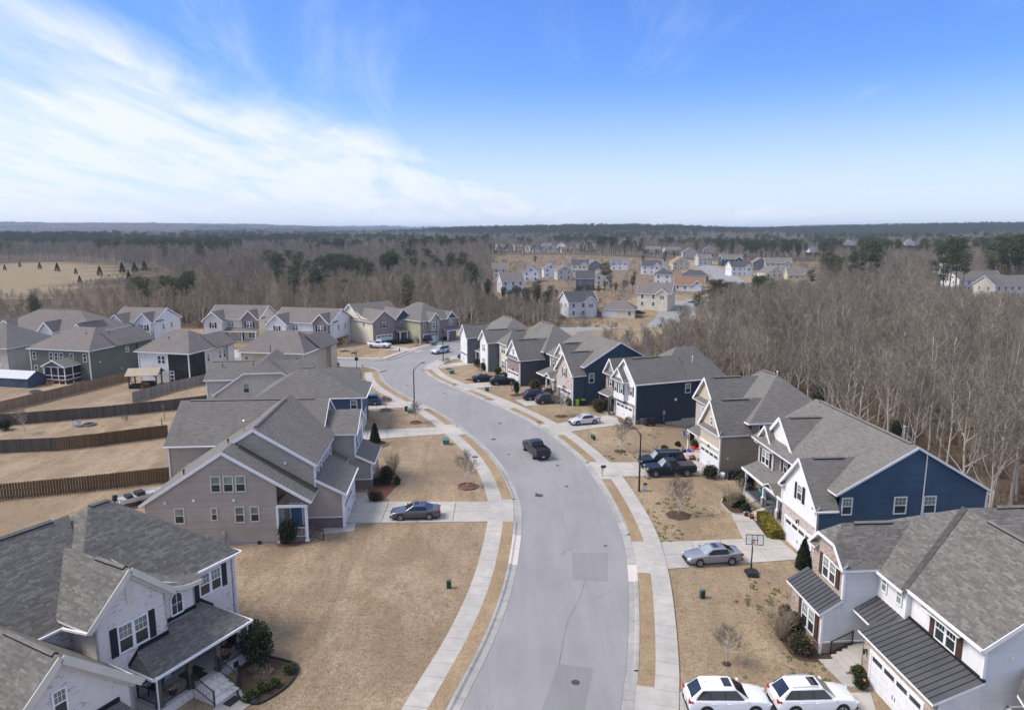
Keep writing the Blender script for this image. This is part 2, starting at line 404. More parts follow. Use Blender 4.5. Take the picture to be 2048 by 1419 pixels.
M_['tyre']=plain('tyre_rubber',(0.014,0.014,0.014),0.85,0.2,var=0.1)
M_['rim']=plain('alloy_rim',(0.50,0.50,0.51),0.3,0.5,0.7,var=0.05)
M_['chrome']=plain('chrome',(0.70,0.70,0.72),0.15,0.6,0.95,var=0.02)
M_['cglass']=glass_mat('car_glass',(0.018,0.022,0.026),0.04,0.8)
M_['cglass_l']=glass_mat('pale_car_glass',(0.22,0.27,0.27),0.06,0.8)
M_['redlight']=plain('red_tail_lamp',(0.38,0.012,0.014),0.15,0.6,var=0.1)
M_['headlight']=plain('clear_headlamp',(0.62,0.64,0.66),0.1,0.7,var=0.05)
M_['plastic']=plain('dark_plastic',(0.022,0.023,0.025),0.6,0.35,var=0.15)
M_['utility_green']=plain('utility_green_paint',(0.085,0.17,0.135),0.5,0.4,var=0.12)
M_['dkgreen']=plain('dark_green_paint',(0.018,0.048,0.032),0.5,0.4,var=0.15)
M_['lime']=plain('lime_green_plastic',(0.30,0.56,0.03),0.5,0.4,var=0.08)
M_['greybox']=plain('grey_enamel_box',(0.36,0.37,0.38),0.5,0.4,var=0.08)
M_['yellowpaint']=plain('yellow_paint',(0.62,0.36,0.04),0.5,0.4,var=0.1)
M_['signgreen']=plain('street_sign_green',(0.012,0.16,0.07),0.4,0.4,var=0.05)
M_['manhole']=plain('cast_iron_cover',(0.055,0.052,0.052),0.6,0.4,var=0.2,scale=8)
M_['redplastic']=plain('red_plastic',(0.60,0.035,0.03),0.45,0.4,var=0.06)
M_['blueplastic']=plain('blue_plastic',(0.05,0.09,0.50),0.45,0.4,var=0.06)
M_['teal']=plain('teal_cushion',(0.05,0.42,0.47),0.8,0.2,var=0.08)
M_['bluecloth']=plain('navy_cushion',(0.02,0.04,0.085),0.9,0.1,var=0.2)
M_['terracotta']=plain('dark_planter',(0.06,0.035,0.03),0.8,0.2,var=0.2)
M_['petal_w']=plain('white_petals',(0.7,0.68,0.72),0.8,0.2,var=0.1)
M_['petal_y']=plain('yellow_petals',(0.70,0.42,0.06),0.8,0.2,var=0.1)
M_['petal_o']=plain('orange_petals',(0.62,0.2,0.08),0.8,0.2,var=0.1)
M_['letter']=plain('white_lettering',(0.75,0.75,0.73),0.6,0.3,var=0.03)
M_['canvas']=plain('tan_metal_roof',(0.34,0.285,0.205),0.6,0.3,var=0.06)
M_['tarp']=plain('slate_blue_tarp',(0.055,0.085,0.125),0.6,0.3,var=0.3,scale=1.2)
M_['shedroof']=plain('white_metal_roof',(0.50,0.50,0.53),0.4,0.4,var=0.05)
M_['rock']=plain('grey_stone',(0.22,0.21,0.20),0.95,0.2,var=0.35,scale=4)
M_['water']=plain('pale_sky_blue_plastic',(0.3,0.42,0.62),0.5,0.4,var=0.1)
M_['orange']=plain('orange_plastic',(0.7,0.2,0.06),0.5,0.3,var=0.05)
M_['greyfab']=plain('grey_fabric',(0.2,0.2,0.22),0.9,0.1,var=0.2)
# --------- mesh building
class MB:
 def __init__(s):s.v=[];s.f=[];s.uv=[];s.mi=[];s.tone=[]
 def face(s,pts,mi=0,uvs=None,tone=0.5):
  b=len(s.v);s.v.extend(tuple(p)for p in pts);s.f.append(tuple(range(b,b+len(pts))))
  s.uv.extend(uvs if uvs else[(0,0)]*len(pts));s.mi.append(mi);s.tone.append(tone)
 def wface(s,pts,mi=0):
  """planar face with metric uv: u along the horizontal of the plane, v up the slope"""
  P=[Vector(p)for p in pts]
  n=Vector((0,0,0))
  for i in range(len(P)):
   a,b=P[i],P[(i+1)%len(P)]
   n+=Vector(((a.y-b.y)*(a.z+b.z),(a.z-b.z)*(a.x+b.x),(a.x-b.x)*(a.y+b.y)))
  if n.length<1e-9:return
  n.normalize()
  u=Vector((-n.y,n.x,0));u=u.normalized()if u.length>1e-4 else Vector((1,0,0))
  w=n.cross(u)
  s.face(P,mi,[(p.dot(u),p.dot(w))for p in P])
 def slab(s,pts,d,mi=0,mside=None,mback=None,uvw=True):
  """planar polygon (counter-clockwise from outside) given thickness along d"""
  d=Vector(d);P=[Vector(p)for p in pts];Q=[p+d for p in P]
  mside=mi if mside is None else mside;mback=mside if mback is None else mback
  s.wface(P,mi)
  s.wface(Q[::-1],mback)
  for i in range(len(P)):
   j=(i+1)%len(P)
   s.wface([P[j],P[i],Q[i],Q[j]],mside)
 def box(s,x0,x1,y0,y1,z0,z1,mi=0):
  p=[(x0,y0,z0),(x1,y0,z0),(x1,y1,z0),(x0,y1,z0),(x0,y0,z1),(x1,y0,z1),(x1,y1,z1),(x0,y1,z1)]
  for q in((0,3,2,1),(4,5,6,7),(0,1,5,4),(1,2,6,5),(2,3,7,6),(3,0,4,7)):
   s.wface([p[i]for i in q],mi)
 def obox(s,c,ex,ey,ez,mi=0):
  c,ex,ey,ez=Vector(c),Vector(ex),Vector(ey),Vector(ez)
  p=[c+ex*a+ey*b+ez*d for d in(-1,1)for a,b in((-1,-1),(1,-1),(1,1),(-1,1))]
  for q in((0,3,2,1),(4,5,6,7),(0,1,5,4),(1,2,6,5),(2,3,7,6),(3,0,4,7)):
   s.wface([p[i]for i in q],mi)
 def bar(s,a,b,w,h=None,mi=0):
  a,b=Vector(a),Vector(b);d=b-a
  if d.length<1e-6:return
  t=d.normalized();up=Vector((0,0,1))if abs(t.z)<0.95 else Vector((0,1,0))
  x=t.cross(up).normalized();y=x.cross(t)
  s.obox((a+b)/2,d/2,x*w/2,y*(h or w)/2,mi)
 def tube(s,pts,rad,n=6,mi=0,cap=True,tone=0.5):
  pts=[Vector(p)for p in pts];rings=[]
  if isinstance(rad,(int,float)):rad=[rad]*len(pts)
  ref=Vector((0.31,0.87,0.13))
  for i,p in enumerate(pts):
   t=(pts[min(i+1,len(pts)-1)]-pts[max(i-1,0)]).normalized()
   x=t.cross(ref)
   if x.length<0.05:x=t.cross(Vector((1,0,0)))
   x.normalize();y=t.cross(x);r=rad[i]
   rings.append([p+(x*math.cos(6.2832*k/n)+y*math.sin(6.2832*k/n))*r for k in range(n)])
  b=len(s.v)
  for R in rings:s.v.extend(tuple(p)for p in R)
  for i in range(len(rings)-1):
   for k in range(n):
    k2=(k+1)%n
    s.f.append((b+i*n+k,b+i*n+k2,b+(i+1)*n+k2,b+(i+1)*n+k))
    s.uv.extend([(0,0)]*4);s.mi.append(mi);s.tone.append(tone)
  if cap:
   s.f.append(tuple(b+(len(rings)-1)*n+k for k in range(n)));s.uv.extend([(0,0)]*n);s.mi.append(mi);s.tone.append(tone)
   s.f.append(tuple(b+k for k in range(n))[::-1]);s.uv.extend([(0,0)]*n);s.mi.append(mi);s.tone.append(tone)
 def lathe(s,prof,n=16,mi=0,c=(0,0,0),axis='z'):
  b=len(s.v)
  for r,h in prof:
   for k in range(n):
    a=6.2832*k/n;x,y=r*math.cos(a),r*math.sin(a)
    p=(x,y,h)if axis=='z' else(x,h,y)
    s.v.append((p[0]+c[0],p[1]+c[1],p[2]+c[2]))
  for i in range(len(prof)-1):
   for k in range(n):
    k2=(k+1)%n
    f=(b+i*n+k,b+i*n+k2,b+(i+1)*n+k2,b+(i+1)*n+k)
    s.f.append(f if axis=='z' else f[::-1]);s.uv.extend([(0,0)]*4);s.mi.append(mi);s.tone.append(0.5)
 def mesh(s,name,mats,smooth=False,tone=False):
  me=bpy.data.meshes.new(name)
  me.from_pydata(s.v,[],s.f)
  for m in(mats if isinstance(mats,(list,tuple))else[mats]):me.materials.append(m)
  if s.mi:me.polygons.foreach_set('material_index',s.mi)
  uvl=me.uv_layers.new(name='UVMap')
  uvl.data.foreach_set('uv',np.array(s.uv,dtype=np.float32).ravel())
  if tone:
   a=me.attributes.new('tone','FLOAT','FACE');a.data.foreach_set('value',s.tone)
  if smooth:me.polygons.foreach_set('use_smooth',[True]*len(s.f))
  me.update()
  return me
def link(name,data,parent=None,loc=None,rotz=None,M=None):
 o=bpy.data.objects.new(name,data);COL.objects.link(o)
 if parent is not None:o.parent=parent
 if M is not None:o.matrix_local=M
 else:
  if loc is not None:o.location=loc
  if rotz is not None:o.rotation_euler=(0,0,rotz)
 return o
def put(name,mb,mats,parent=None,loc=None,rotz=None,smooth=False,tone=False):
 return link(name,mb.mesh(name,mats,smooth,tone),parent,loc,rotz)
def tag(o,label=None,cat=None,group=None,kind=None):
 if label:o['label']=label
 if cat:o['category']=cat
 if group:o['group']=group
 if kind:o['kind']=kind
 return o
def thing(name,label,cat,loc=(0,0,0),rotz=0.0,group=None):
 return tag(link(name,None,None,loc,rotz),label,cat,group)
def copy_tree(o,parent=None):
 c=o.copy();COL.objects.link(c)
 if parent is not None:c.parent=parent
 for ch in o.children:copy_tree(ch,c)
 return c
def struct(name,mb,mats,label=None,**k):
 o=put(name,mb,mats,**k);o['kind']='structure'
 if label:o['label']=label
 return o
# --------- plan of the street (metres, from measured points)
def spline(pts,step=1.0):
 P=[Vector((p[0],p[1],0))for p in pts]
 out=[]
 for i in range(len(P)-1):
  p0=P[max(i-1,0)];p1=P[i];p2=P[i+1];p3=P[min(i+2,len(P)-1)]
  n=max(2,int((p2-p1).length/step))
  for k in range(n):
   t=k/n
   out.append(0.5*((2*p1)+(p2-p0)*t+(2*p0-5*p1+4*p2-p3)*t*t+(3*p1-p0-3*p2+p3)*t**3))
 out.append(P[-1])
 return out
def resample(poly,step):
 d=[0.0]
 for a,b in zip(poly,poly[1:]):d.append(d[-1]+(b-a).length)
 n=max(1,round(d[-1]/step));res=[]
 j=0
 for k in range(n+1):
  t=d[-1]*k/n
  while j<len(d)-2 and d[j+1]<t:j+=1
  f=(t-d[j])/max(1e-9,d[j+1]-d[j])
  res.append(poly[j].lerp(poly[j+1],min(1,max(0,f))))
 return res
def offset(poly,d):
 """shift a polyline to its right (d > 0) or left"""
 res=[]
 for i in range(len(poly)):
  t=(poly[min(i+1,len(poly)-1)]-poly[max(i-1,0)]).normalized()
  res.append(poly[i]+Vector((t.y,-t.x,0))*d)
 return res
def pl(px,z=0):return[G(u,v,z)for u,v in px]
LA_px=[(921,1419),(986,1286.4),(1017,1203.7),(1031.8,1147.6),(1038.5,1106),(1043.8,1059),(1043.6,1026.6),(1040,1000),(1030,975),(1015,945),(997,920),(972,893),(935,862),(900,836),(865,815.5),(829.3,798.8),(795,780.5),(775,766),(766.5,755),(763,744)]
RA_px=[(1241,1419),(1253,1325),(1257,1230),(1256,1159),(1250,1100),(1237,1053),(1218,1010),(1195,968),(1168,930),(1138,901),(1105,874),(1060,845),(1010,820),(965,800),(919.5,781),(885,766.5),(862,755),(848.4,744),(845,739),(848.4,731.8),(867.6,721.5),(890,714.5),(919.5,708),(960,697.6),(1000,687),(1060,673.5),(1110,665.5)]
LA0=pl(LA_px);RA0=pl(RA_px)
def extend(P,n=26):
 d=(P[0]-P[1]).normalized();return[P[0]+d*n]+P
LA=resample(spline(extend(LA0)),1.5)
RA=resample(spline(extend(RA0)),1.5)
LF=resample(spline(pl([(560,712),(662,719.5),(740,721),(777,720.5),(804.7,711.5),(837.5,700.5),(878.5,691),(915,686.5),(955,681.5),(1000,673),(1060,663),(1110,657)])),1.5)
LS=resample(spline(pl([(763,744),(757,738.5),(745,735.5),(736,734.5),(662,731),(560,724)])),1.5)
def seg_dist(P,poly):
 """distance of points P (n,2) to a polyline"""
 A=np.array([(p.x,p.y)for p in poly]);best=np.full(len(P),1e9)
 for a,b in zip(A[:-1],A[1:]):
  ab=b-a;t=np.clip(((P-a)@ab)/max(1e-9,ab@ab),0,1)
  best=np.minimum(best,np.linalg.norm(P-a-t[:,None]*ab,axis=1))
 return best
def inpoly(P,poly):
 A=[(p[0],p[1])for p in poly];r=np.zeros(len(P),bool);x,y=P[:,0],P[:,1]
 for(x0,y0),(x1,y1)in zip(A,A[1:]+A[:1]):
  c=((y0>y)!=(y1>y))&(x<(x1-x0)*(y-y0)/((y1-y0)if y1!=y0 else 1e-9)+x0)
  r^=c
 return r
RA2=np.array([(p.x,p.y)for p in RA])
def smooth(t):t=np.clip(t,0,1);return t*t*(3-2*t)
def ravine_s(P):
 """how far east of the street a point lies (near part only)"""
 x,y=P[:,0],P[:,1]
 near=RA2[RA2[:,1]<150]
 xr=np.interp(y,near[:,1],near[:,0])
 return np.where(y<190,x-xr,-1)
def hz(X,Y):
 x=np.asarray(X,float).ravel();y=np.asarray(Y,float).ravel();P=np.stack([x,y],1)
 r=np.hypot(x,y)
 s=ravine_s(P)
 z=-5.0*smooth((s-15)/30)*smooth((195-y)/45)
 z=z-4.0*np.exp(-(((x-40)/70)**2+((y-245)/34)**2))*smooth((y-205)/20)
 f=smooth((r-500)/1800)
 roll=6*np.sin(x/310+1.3)*np.cos(y/420+0.4)+5*np.sin(x/170-y/260)
 far=14*np.sin(x/1900+0.7+y/3100)+9*np.sin(x/830-y/1500+2.0)+5*np.sin(x/390+y/700)
 z=z+f*(roll*0.8)+smooth((r-1500)/2500)*(far*0.55+0.0)
 def hill(cx,cy,rx,ry,h):return h*np.exp(-(((x-cx)/rx)**2+((y-cy)/ry)**2))
 z=z+hill(35,700,120,75,8)
 z=z+hill(270,2300,420,300,22)+hill(1500,2600,560,350,26)+hill(-700,2700,600,300,9)
 z=z+hill(-3900,5200,2600,900,58)+hill(300,8200,5000,900,34)+hill(5200,7600,2600,900,46)+hill(-6000,7800,3200,800,30)
 return z
def hz1(x,y):return float(hz([x],[y])[0])
def GT(u,v):
 """ground point under a pixel, on the real terrain"""
 p=G(u,v);z=0.0
 for _ in range(6):
  z=hz1(p.x,p.y);p=G(u,v,z)
 return p
YARDS=[(-240,-40),(-240,165),(-175,196),(-128,202),(-110,206),(-60,206),(-38,212),(-18,206),(-4,196),(10,199),(24,207),(42,214),(46,200),(22,168),(20,150),(34,132),(42,118),(47,104),(48,92),(50,76),(56,60),(64,44),(90,20),(120,-40)]
FIELD=[tuple(GT(u,v)[:2])for u,v in[(-160,600),(60,597),(150,572),(205,560),(250,552),(225,533),(150,524),(60,522),(-60,530),(-260,538)]]
NBH=[tuple(GT(u,v)[:2])for u,v in[(1090,668),(1345,668),(1352,636),(1395,600),(1480,594),(1655,578),(1660,522),(985,522),(985,600),(1120,612),(1125,640)]]
FAR_ST=[resample(spline(pl([(1110,661),(1200,653),(1290,640),(1335,622),(1352,606),(1372,600)])),4),resample(spline(pl([(1290,640),(1330,632),(1372,610),(1400,598)])),4),resample(spline(pl([(1395,528),(1420,537),(1446,552),(1472,570),(1500,580)])),4)]
def build_terrain():
 xs=np.concatenate([-np.geomspace(14000,152,46),np.arange(-150,151,1.5),np.geomspace(152,14000,46)])
 ys=np.concatenate([np.arange(-40,330,1.5),np.geomspace(331,16000,90)])
 X,Y=np.meshgrid(xs,ys);n,m=X.shape
 Z=hz(X,Y);P=np.stack([X.ravel(),Y.ravel()],1)
 V=np.stack([X.ravel(),Y.ravel(),Z],1)
 i=np.arange(n-1)[:,None]*m+np.arange(m-1)[None,:]
 F=np.stack([i,i+1,i+m+1,i+m],-1).reshape(-1,4)
 me=bpy.data.meshes.new('ground')
 me.vertices.add(len(V));me.vertices.foreach_set('co',V.astype(np.float32).ravel())
 me.loops.add(F.size);me.loops.foreach_set('vertex_index',F.astype(np.int32).ravel())
 me.polygons.add(len(F));me.polygons.foreach_set('loop_start',np.arange(0,F.size,4,dtype=np.int32))
 me.polygons.foreach_set('loop_total',np.full(len(F),4,dtype=np.int32))
 me.update(calc_edges=True)
 me.polygons.foreach_set('use_smooth',np.ones(len(F),bool))
 c=np.zeros((len(V),4),np.float32);c[:,3]=1
 c[:,0]=inpoly(P,YARDS)
 c[:,1]=inpoly(P,FIELD)
 c[:,0]=np.maximum(c[:,0],inpoly(P,NBH)*.5)
 for st in FAR_ST:c[:,0]=np.maximum(c[:,0],seg_dist(P,st)<22)
 a=me.attributes.new('cover','FLOAT_COLOR','POINT');a.data.foreach_set('color',c.ravel())
 me.materials.append(M_['lawn'])
 o=link('ground',me);o['kind']='structure';o['label']='dormant tan lawns and leaf-strewn woodland floor'
build_terrain()
def ribbon(mb,A,B,z,mi=0):
 for(a,b),(c,d)in zip(zip(A,A[1:]),zip(B,B[1:])):
  mb.wface([Vector((a.x,a.y,z)),Vector((c.x,c.y,z)),Vector((d.x,d.y,z)),Vector((b.x,b.y,z))],mi)
def nearest(poly,p):
 k=min(range(len(poly)),key=lambda i:(poly[i]-p).length_squared);return k
def build_road():
 mb=MB()
 cut=nearest(RA,G(845,739))
 RAn=RA[:cut+1]
 n=90
 A=resample(LA,1e9);L_=[]
 def even(poly,n):
  d=[0.0]
  for a,b in zip(poly,poly[1:]):d.append(d[-1]+(b-a).length)
  res=[];j=0
  for k in range(n+1):
   t=d[-1]*k/n
   while j<len(d)-2 and d[j+1]<t:j+=1
   res.append(poly[j].lerp(poly[j+1],(t-d[j])/max(1e-9,d[j+1]-d[j])))
  return res
 z=0.016
 E1,E2=even(LA,n),even(RAn,n)
 ribbon(mb,E1,E2,z)
 RAf=RA[cut:]
 k0=nearest(LF,G(777,720.5))
 F1=even(LF[k0:],40);F2=even(RAf,40)
 ribbon(mb,F1,F2,z)
 S1=even(LS,24);S2=even(LF[:k0+1][::-1],24)
 ribbon(mb,S1[::1],S2,z)
 mb.wface([v for v in(Vector((*LA[-1][:2],z)),Vector((*RAn[-1][:2],z)),Vector((*LF[k0][:2],z)))])
 for si,st in enumerate(FAR_ST):
  w=5.2 if si<2 else 8.0;zz=.03+.05*si;P,Q,R=offset(st,-w),st,offset(st,w)
  for A,B in((P,Q),(Q,R)):
   for(a,b),(c,d)in zip(zip(A,A[1:]),zip(B,B[1:])):mb.wface([Vector((p.x,p.y,hz1(p.x,p.y)+zz))for p in(a,c,d,b)])
 st=resample(spline([G(560,718),Vector((-100,172,0)),Vector((-160,186,0))]),4)
 ribbon(mb,offset(st,-4.3),offset(st,4.3),z-0.004)
 road=struct('road',mb,M_['asphalt'],'pale grey asphalt street curving away between the houses')
 for px in([(1144,1104.5),(1216,1106),(1215,1162.5),(1145,1159)],[(1117,1327),(1187,1336),(1168,1425),(1083,1420)]):
  m2=MB();q=[G(u,v)for u,v in px]
  m2.slab([Vector((p.x,p.y,0.021))for p in q][::-1]if(q[1]-q[0]).cross(q[2]-q[1]).z<0 else[Vector((p.x,p.y,0.021))for p in q],(0,0,-0.02))
  put('asphalt_patch',m2,M_['patch'],road)
 def seam(pts,w,z=.0185):
  q=spline(pl(pts),.5);m2=MB()
  for a,b in zip(q,q[1:]):
   d=(b-a).normalized();n=Vector((-d.y,d.x,0))*w*(.6+.8*rng.random())/2;j=n.normalized()*rng.uniform(-.03,.03);up=Vector((0,0,z))
   m2.wface([a-n+j+up,b-n+up,b+n+up,a+n+j+up])
  put('crack_seal',m2,M_['crack'],road)
 for pts,w in[([(1169,1163),(1160,1195),(1137,1240),(1128,1275),(1118,1327)],.05),([(1118,1327),(1103,1370),(1084,1421)],.07),([(1133,1000),(1125,1030),(1132,1060),(1145,1104)],.03),([(1060,890),(1090,935),(1118,980)],.03),([(905,800),(960,830),(1010,862)],.03),([(1180,1200),(1215,1186),(1226,1180)],.03),([(985,855),(1030,900),(1062,950)],.025)]:seam(pts,w)
 for u,v,r in[(1078,990.5,.45),(1073,987,.16),(987,878,.35),(1000,846,.3),(1133,972.5,.22),(1115,930.5,.22),(1018,908.5,.2),(1151,1364,.28),(1211,1091,.16),(950,914.8,.4),(815,770,.3),(888,786,.25)]:
  m2=MB();p=G(u,v)
  zt=0.024 if not(u==950)else 0.108
  m2.lathe([(0.001,zt+0.004),(r*0.8,zt+0.003),(r*0.85,zt),(r,zt),(r,0.0)],20,c=(p.x,p.y,0))
  put('manhole_cover',m2,M_['manhole'],road)
 return road
ROAD=build_road()
def ribbon_solid(mb,A,B,z0,z1,mi=0):
 A0=[Vector((p.x,p.y,z1))for p in A];B0=[Vector((p.x,p.y,z1))for p in B]
 up=(B0[0]-A0[0]).cross(A0[1]-A0[0]).z>0
 for i in range(len(A)-1):
  q=[A0[i],B0[i],B0[i+1],A0[i+1]]
  mb.wface(q if up else q[::-1],mi)
  d=Vector((0,0,z0-z1))
  for a,b in((A0[i],A0[i+1]),(B0[i+1],B0[i])):
   q=[a,b,b+d,a+d]
   mb.wface(q if not up else q[::-1],mi)
 for a,b in((A0[0],B0[0]),(B0[-1],A0[-1])):
  d=Vector((0,0,z0-z1));mb.wface([b,a,a+d,b+d],mi)
AP={'L':[],'R':[]};DRIVES=[]
def apron_range(side,u0,v0,u1,v1):
 poly=offset(LA,-0.78)if side=='L' else offset(RA,0.80)
 d=[0.0]
 for a,b in zip(poly,poly[1:]):d.append(d[-1]+(b-a).length)
 k0,k1=nearest(poly,G(u0,v0)),nearest(poly,G(u1,v1))
 AP[side].append((min(d[k0],d[k1]),max(d[k0],d[k1])))
for q in[(1027,1047,1026,1000),(932,867,908,850),(857,818,834,802)]:apron_range('L',*q)
for q in[(1276,1152,1262,1079),(1200,960,1172,925),(1112,873,1078,851),(1008,817,980,803),(925,782,905,772),(860,738,866,722),(885,716,912,708)]:apron_range('R',*q)
AP['R'].append((0.0,0.0))
poly=offset(RA,0.80);k=nearest(poly,G(1276,1358));d=0.0
for a,b in zip(poly[:k],poly[1:k+1]):d+=(b-a).length
AP['R'].append((d-7.5,d))
def strips(side,base,sgn,upto=None):
 """kerb, verge and pavement beside one edge of the carriageway"""
 if upto is not None:base=base[:upto+1]
 e0,e1=offset(base,sgn*0.02),offset(base,sgn*0.45)
 e2,e3=offset(base,sgn*0.80),offset(base,sgn*1.88)
 e4=offset(base,sgn*3.38)
 d=[0.0]
 for a,b in zip(base,base[1:]):d.append(d[-1]+(b-a).length)
 def inap(t):return any(a-0.3<=t<=b+0.3 for a,b in AP[side])
 verge=MB();i=0
 while i<len(base)-1:
  if inap((d[i]+d[i+1])/2):i+=1;continue
  j=i
  while j<len(base)-1 and not inap((d[j]+d[j+1])/2):j+=1
  if j>i:ribbon_solid(verge,e2[i:j+1],e3[i:j+1],-0.05,0.095)
  i=j
 o=struct('verge',verge,M_['verge'],'strip of dormant grass between the pavement and the %s kerb'%('west' if side=='L' else 'east'))
 kerb=tag(link('kerb',None),'pale concrete kerb and gutter along the %s edge of the street'%('west' if side=='L' else 'east'),kind='structure')
 st=2
 for i in range(0,len(base)-1,st):
  j=min(i+st,len(base)-1)
  low=inap((d[i]+d[j])/2)
  mb=MB()
  sh=0.012
  def cutp(P):
   Q=P[i:j+1];
   return[Q[0].lerp(Q[1],sh/1.5)]+Q[1:-1]+[Q[-1].lerp(Q[-2],sh/1.5)]
  q0,q1,q2=cutp(e0),cutp(e1),cutp(e2)
  ribbon_solid(mb,q0,q1,-0.05,0.028)
  top=0.04 if low else 0.13
  mids=[a.lerp(b,0.45)for a,b in zip(q1,q2)]
  for k in range(len(q1)-1):
   a,b=q1[k],q1[k+1];c,e=mids[k],mids[k+1];f,g=q2[k],q2[k+1]
   z=lambda p,h:Vector((p.x,p.y,h))
   for quad in([z(a,.028),z(c,top),z(e,top),z(b,.028)],[z(c,top),z(f,top),z(g,top),z(e,top)],[z(f,top),z(f,-.05),z(g,-.05),z(g,top)]):
    mb.wface(quad if sgn>0 else quad[::-1])
  pale=(side=='L' and i//st in NEWL)or(side=='R' and i//st in NEWR)
  put('kerb_block',mb,M_['newkerb']if pale else M_['kerb'],kerb)
 walk=tag(link('sidewalk',None),'pale concrete sidewalk beside the %s verge'%('west' if side=='L' else 'east'),kind='structure')
 A=resample(e3,1.5);n=len(A)-1
 def even(poly,n):
  dd=[0.0]
  for a,b in zip(poly,poly[1:]):dd.append(dd[-1]+(b-a).length)
  res=[];jj=0
  for k in range(n+1):
   t=dd[-1]*k/n
   while jj<len(dd)-2 and dd[jj+1]<t:jj+=1
   res.append(poly[jj].lerp(poly[jj+1],(t-dd[jj])/max(1e-9,dd[jj+1]-dd[jj])))
  return res
 B=even(e4,n)
 for k in range(n):
  a,b,c,e=A[k].copy(),A[k+1].copy(),B[k].copy(),B[k+1].copy()
  a2,b2=a.lerp(b,0.007),b.lerp(a,0.007);c2,e2_=c.lerp(e,0.007),e.lerp(c,0.007)
  mb=MB();ribbon_solid(mb,[a2,b2],[c2,e2_],-0.05,0.105+rng.uniform(-.004,.004))
  put('paving_slab',mb,M_['concrete'],walk)
 for t0,t1 in AP[side]:
  if t1-t0<1:continue
  idx=[i for i in range(len(base))if t0-0.8<=d[i]<=t1+0.8]
  if len(idx)<2:continue
  for h in range(2):
   s0=idx[0]if h==0 else idx[len(idx)//2];s1=idx[len(idx)//2]if h==0 else idx[-1]
   if s1<=s0:continue
   mb=MB();ribbon_solid(mb,e2[s0:s1+1],e3[s0:s1+1],-0.05,0.10)
   put('driveway_apron',mb,M_['concrete'],walk)
 return e4
NEWL={15,16};NEWR={14}
WL=strips('L',LA,-1)
WR=strips('R',RA,1,nearest(RA,G(930,705)))
WF=None
def far_walk():
 base=LF;mb=MB()
 ribbon_solid(mb,offset(base,-0.02),offset(base,-0.7),-0.05,0.12)
 struct('kerb',mb,M_['kerb'],'far concrete kerb beyond the junction')
 walk=tag(link('sidewalk',None),'sidewalk on the far side of the junction',kind='structure')
 A,B=offset(base,-1.7),offset(base,-3.2)
 for k in range(len(A)-1):
  m=MB();ribbon_solid(m,[A[k],A[k].lerp(A[k+1],.985)],[B[k],B[k].lerp(B[k+1],.985)],-0.05,0.10)
  put('paving_slab',m,M_['concrete'],walk)
 m=MB();base=LS
 ribbon_solid(m,offset(base,-0.02),offset(base,-0.7),-0.05,0.12)
 struct('kerb',m,M_['kerb'],'concrete kerb along the near side of the side street')
far_walk()
def driveway(label,quad,nx=4,ny=2,z=0.055,world=False):
 q=[Vector((p[0],p[1],0))for p in quad]if world else[G(u,v)for u,v in quad]
 a,b,c,d=q
 DRIVES.append([(p.x,p.y)for p in q]);o=tag(link('driveway',None),label,kind='structure')
 for i in range(nx):
  for j in range(ny):
   def P(s,t):return a.lerp(b,t).lerp(d.lerp(c,t),s)
   e=0.0022
   s0,s1,t0,t1=i/nx+e,(i+1)/nx-e,j/ny+e*1.6,(j+1)/ny-e*1.6
   mb=MB();pts=[P(s0,t0),P(s1,t0),P(s1,t1),P(s0,t1)]
   if(pts[1]-pts[0]).cross(pts[2]-pts[1]).z<0:pts=pts[::-1]
   zz=z+rng.uniform(-.004,.004)
   mb.slab([Vector((p.x,p.y,zz))for p in pts],(0,0,-0.12))
   put('concrete_slab',mb,M_['concrete'],o)
 return o
driveway('concrete driveway under the dark grey sedan',[(976,1043),(979,1003.5),(712,1003),(690,1046)],4)
driveway('concrete walkway apron at the taupe house garage corner',[(712,1046),(708,1062),(640,1068),(652,1051)],2,1,0.047)
driveway('concrete path from the driveway to the taupe house front door',[(740,1004),(733,985),(706,985),(712,1004)],2,1,0.047)
driveway('empty concrete driveway with a cone evergreen beside it',[(900,867),(877,854),(700,862),(690,883)],5)
driveway('concrete driveway under the blue sport utility car',[(824,814),(801,804),(690,809),(690,822)],4)
driveway('concrete driveway under the silver sedan',[(1336,1138),(1322,1084),(1555,1075),(1605,1118)],4)
driveway('concrete walk to the brick porch steps of the navy house',[(1535,1077),(1486,1077),(1462,1028),(1497,1026)],3,1,0.05)
driveway('concrete driveway under the two black trucks',[(1243,953),(1216,925),(1400,923),(1436,950)],4)
driveway('concrete path with flowers to the tan house porch',[(1355,925),(1345,917),(1385,897),(1400,906)],2,1,0.05)
driveway('concrete driveway under the white compact sedan',[(1136,864),(1108,848),(1215,830),(1262,846)],4)
driveway('concrete driveway under the brown and black sport utility cars',[(1052,812),(1030,800),(1100,793),(1142,806)],4)
driveway('concrete driveway under the pair of dark cars further up the street',[(950,776),(935,768),(1010,758),(1040,768)],4)
driveway('concrete driveway leading past the shrubs of the grey house',[(880,737),(878,730),(945,721),(962,727)],3)
driveway('concrete driveway under the deep blue sport utility car',[(903,719),(905,711.5),(950,712),(957,719)],3)
driveway('concrete driveway under the white pickup',[(835,705),(850,701),(772,690),(757,697)],3)
driveway('concrete driveway under the black jeep',[(906,688.5),(925,686.5),(868,680),(851,684)],3)
driveway('concrete driveway beside the pale blue house on the side street',[(478,716),(445,716),(455,700),(480,700)],2)
driveway('concrete driveway under the two white sport utility cars',[(1362,1560),(1358,1384),(1742,1385),(1790,1545)],4,3)
driveway('concrete walk to the front steps of the pale blue house',[(1690,1372),(1752,1380),(1702,1318),(1636,1318)],3,1,0.05)
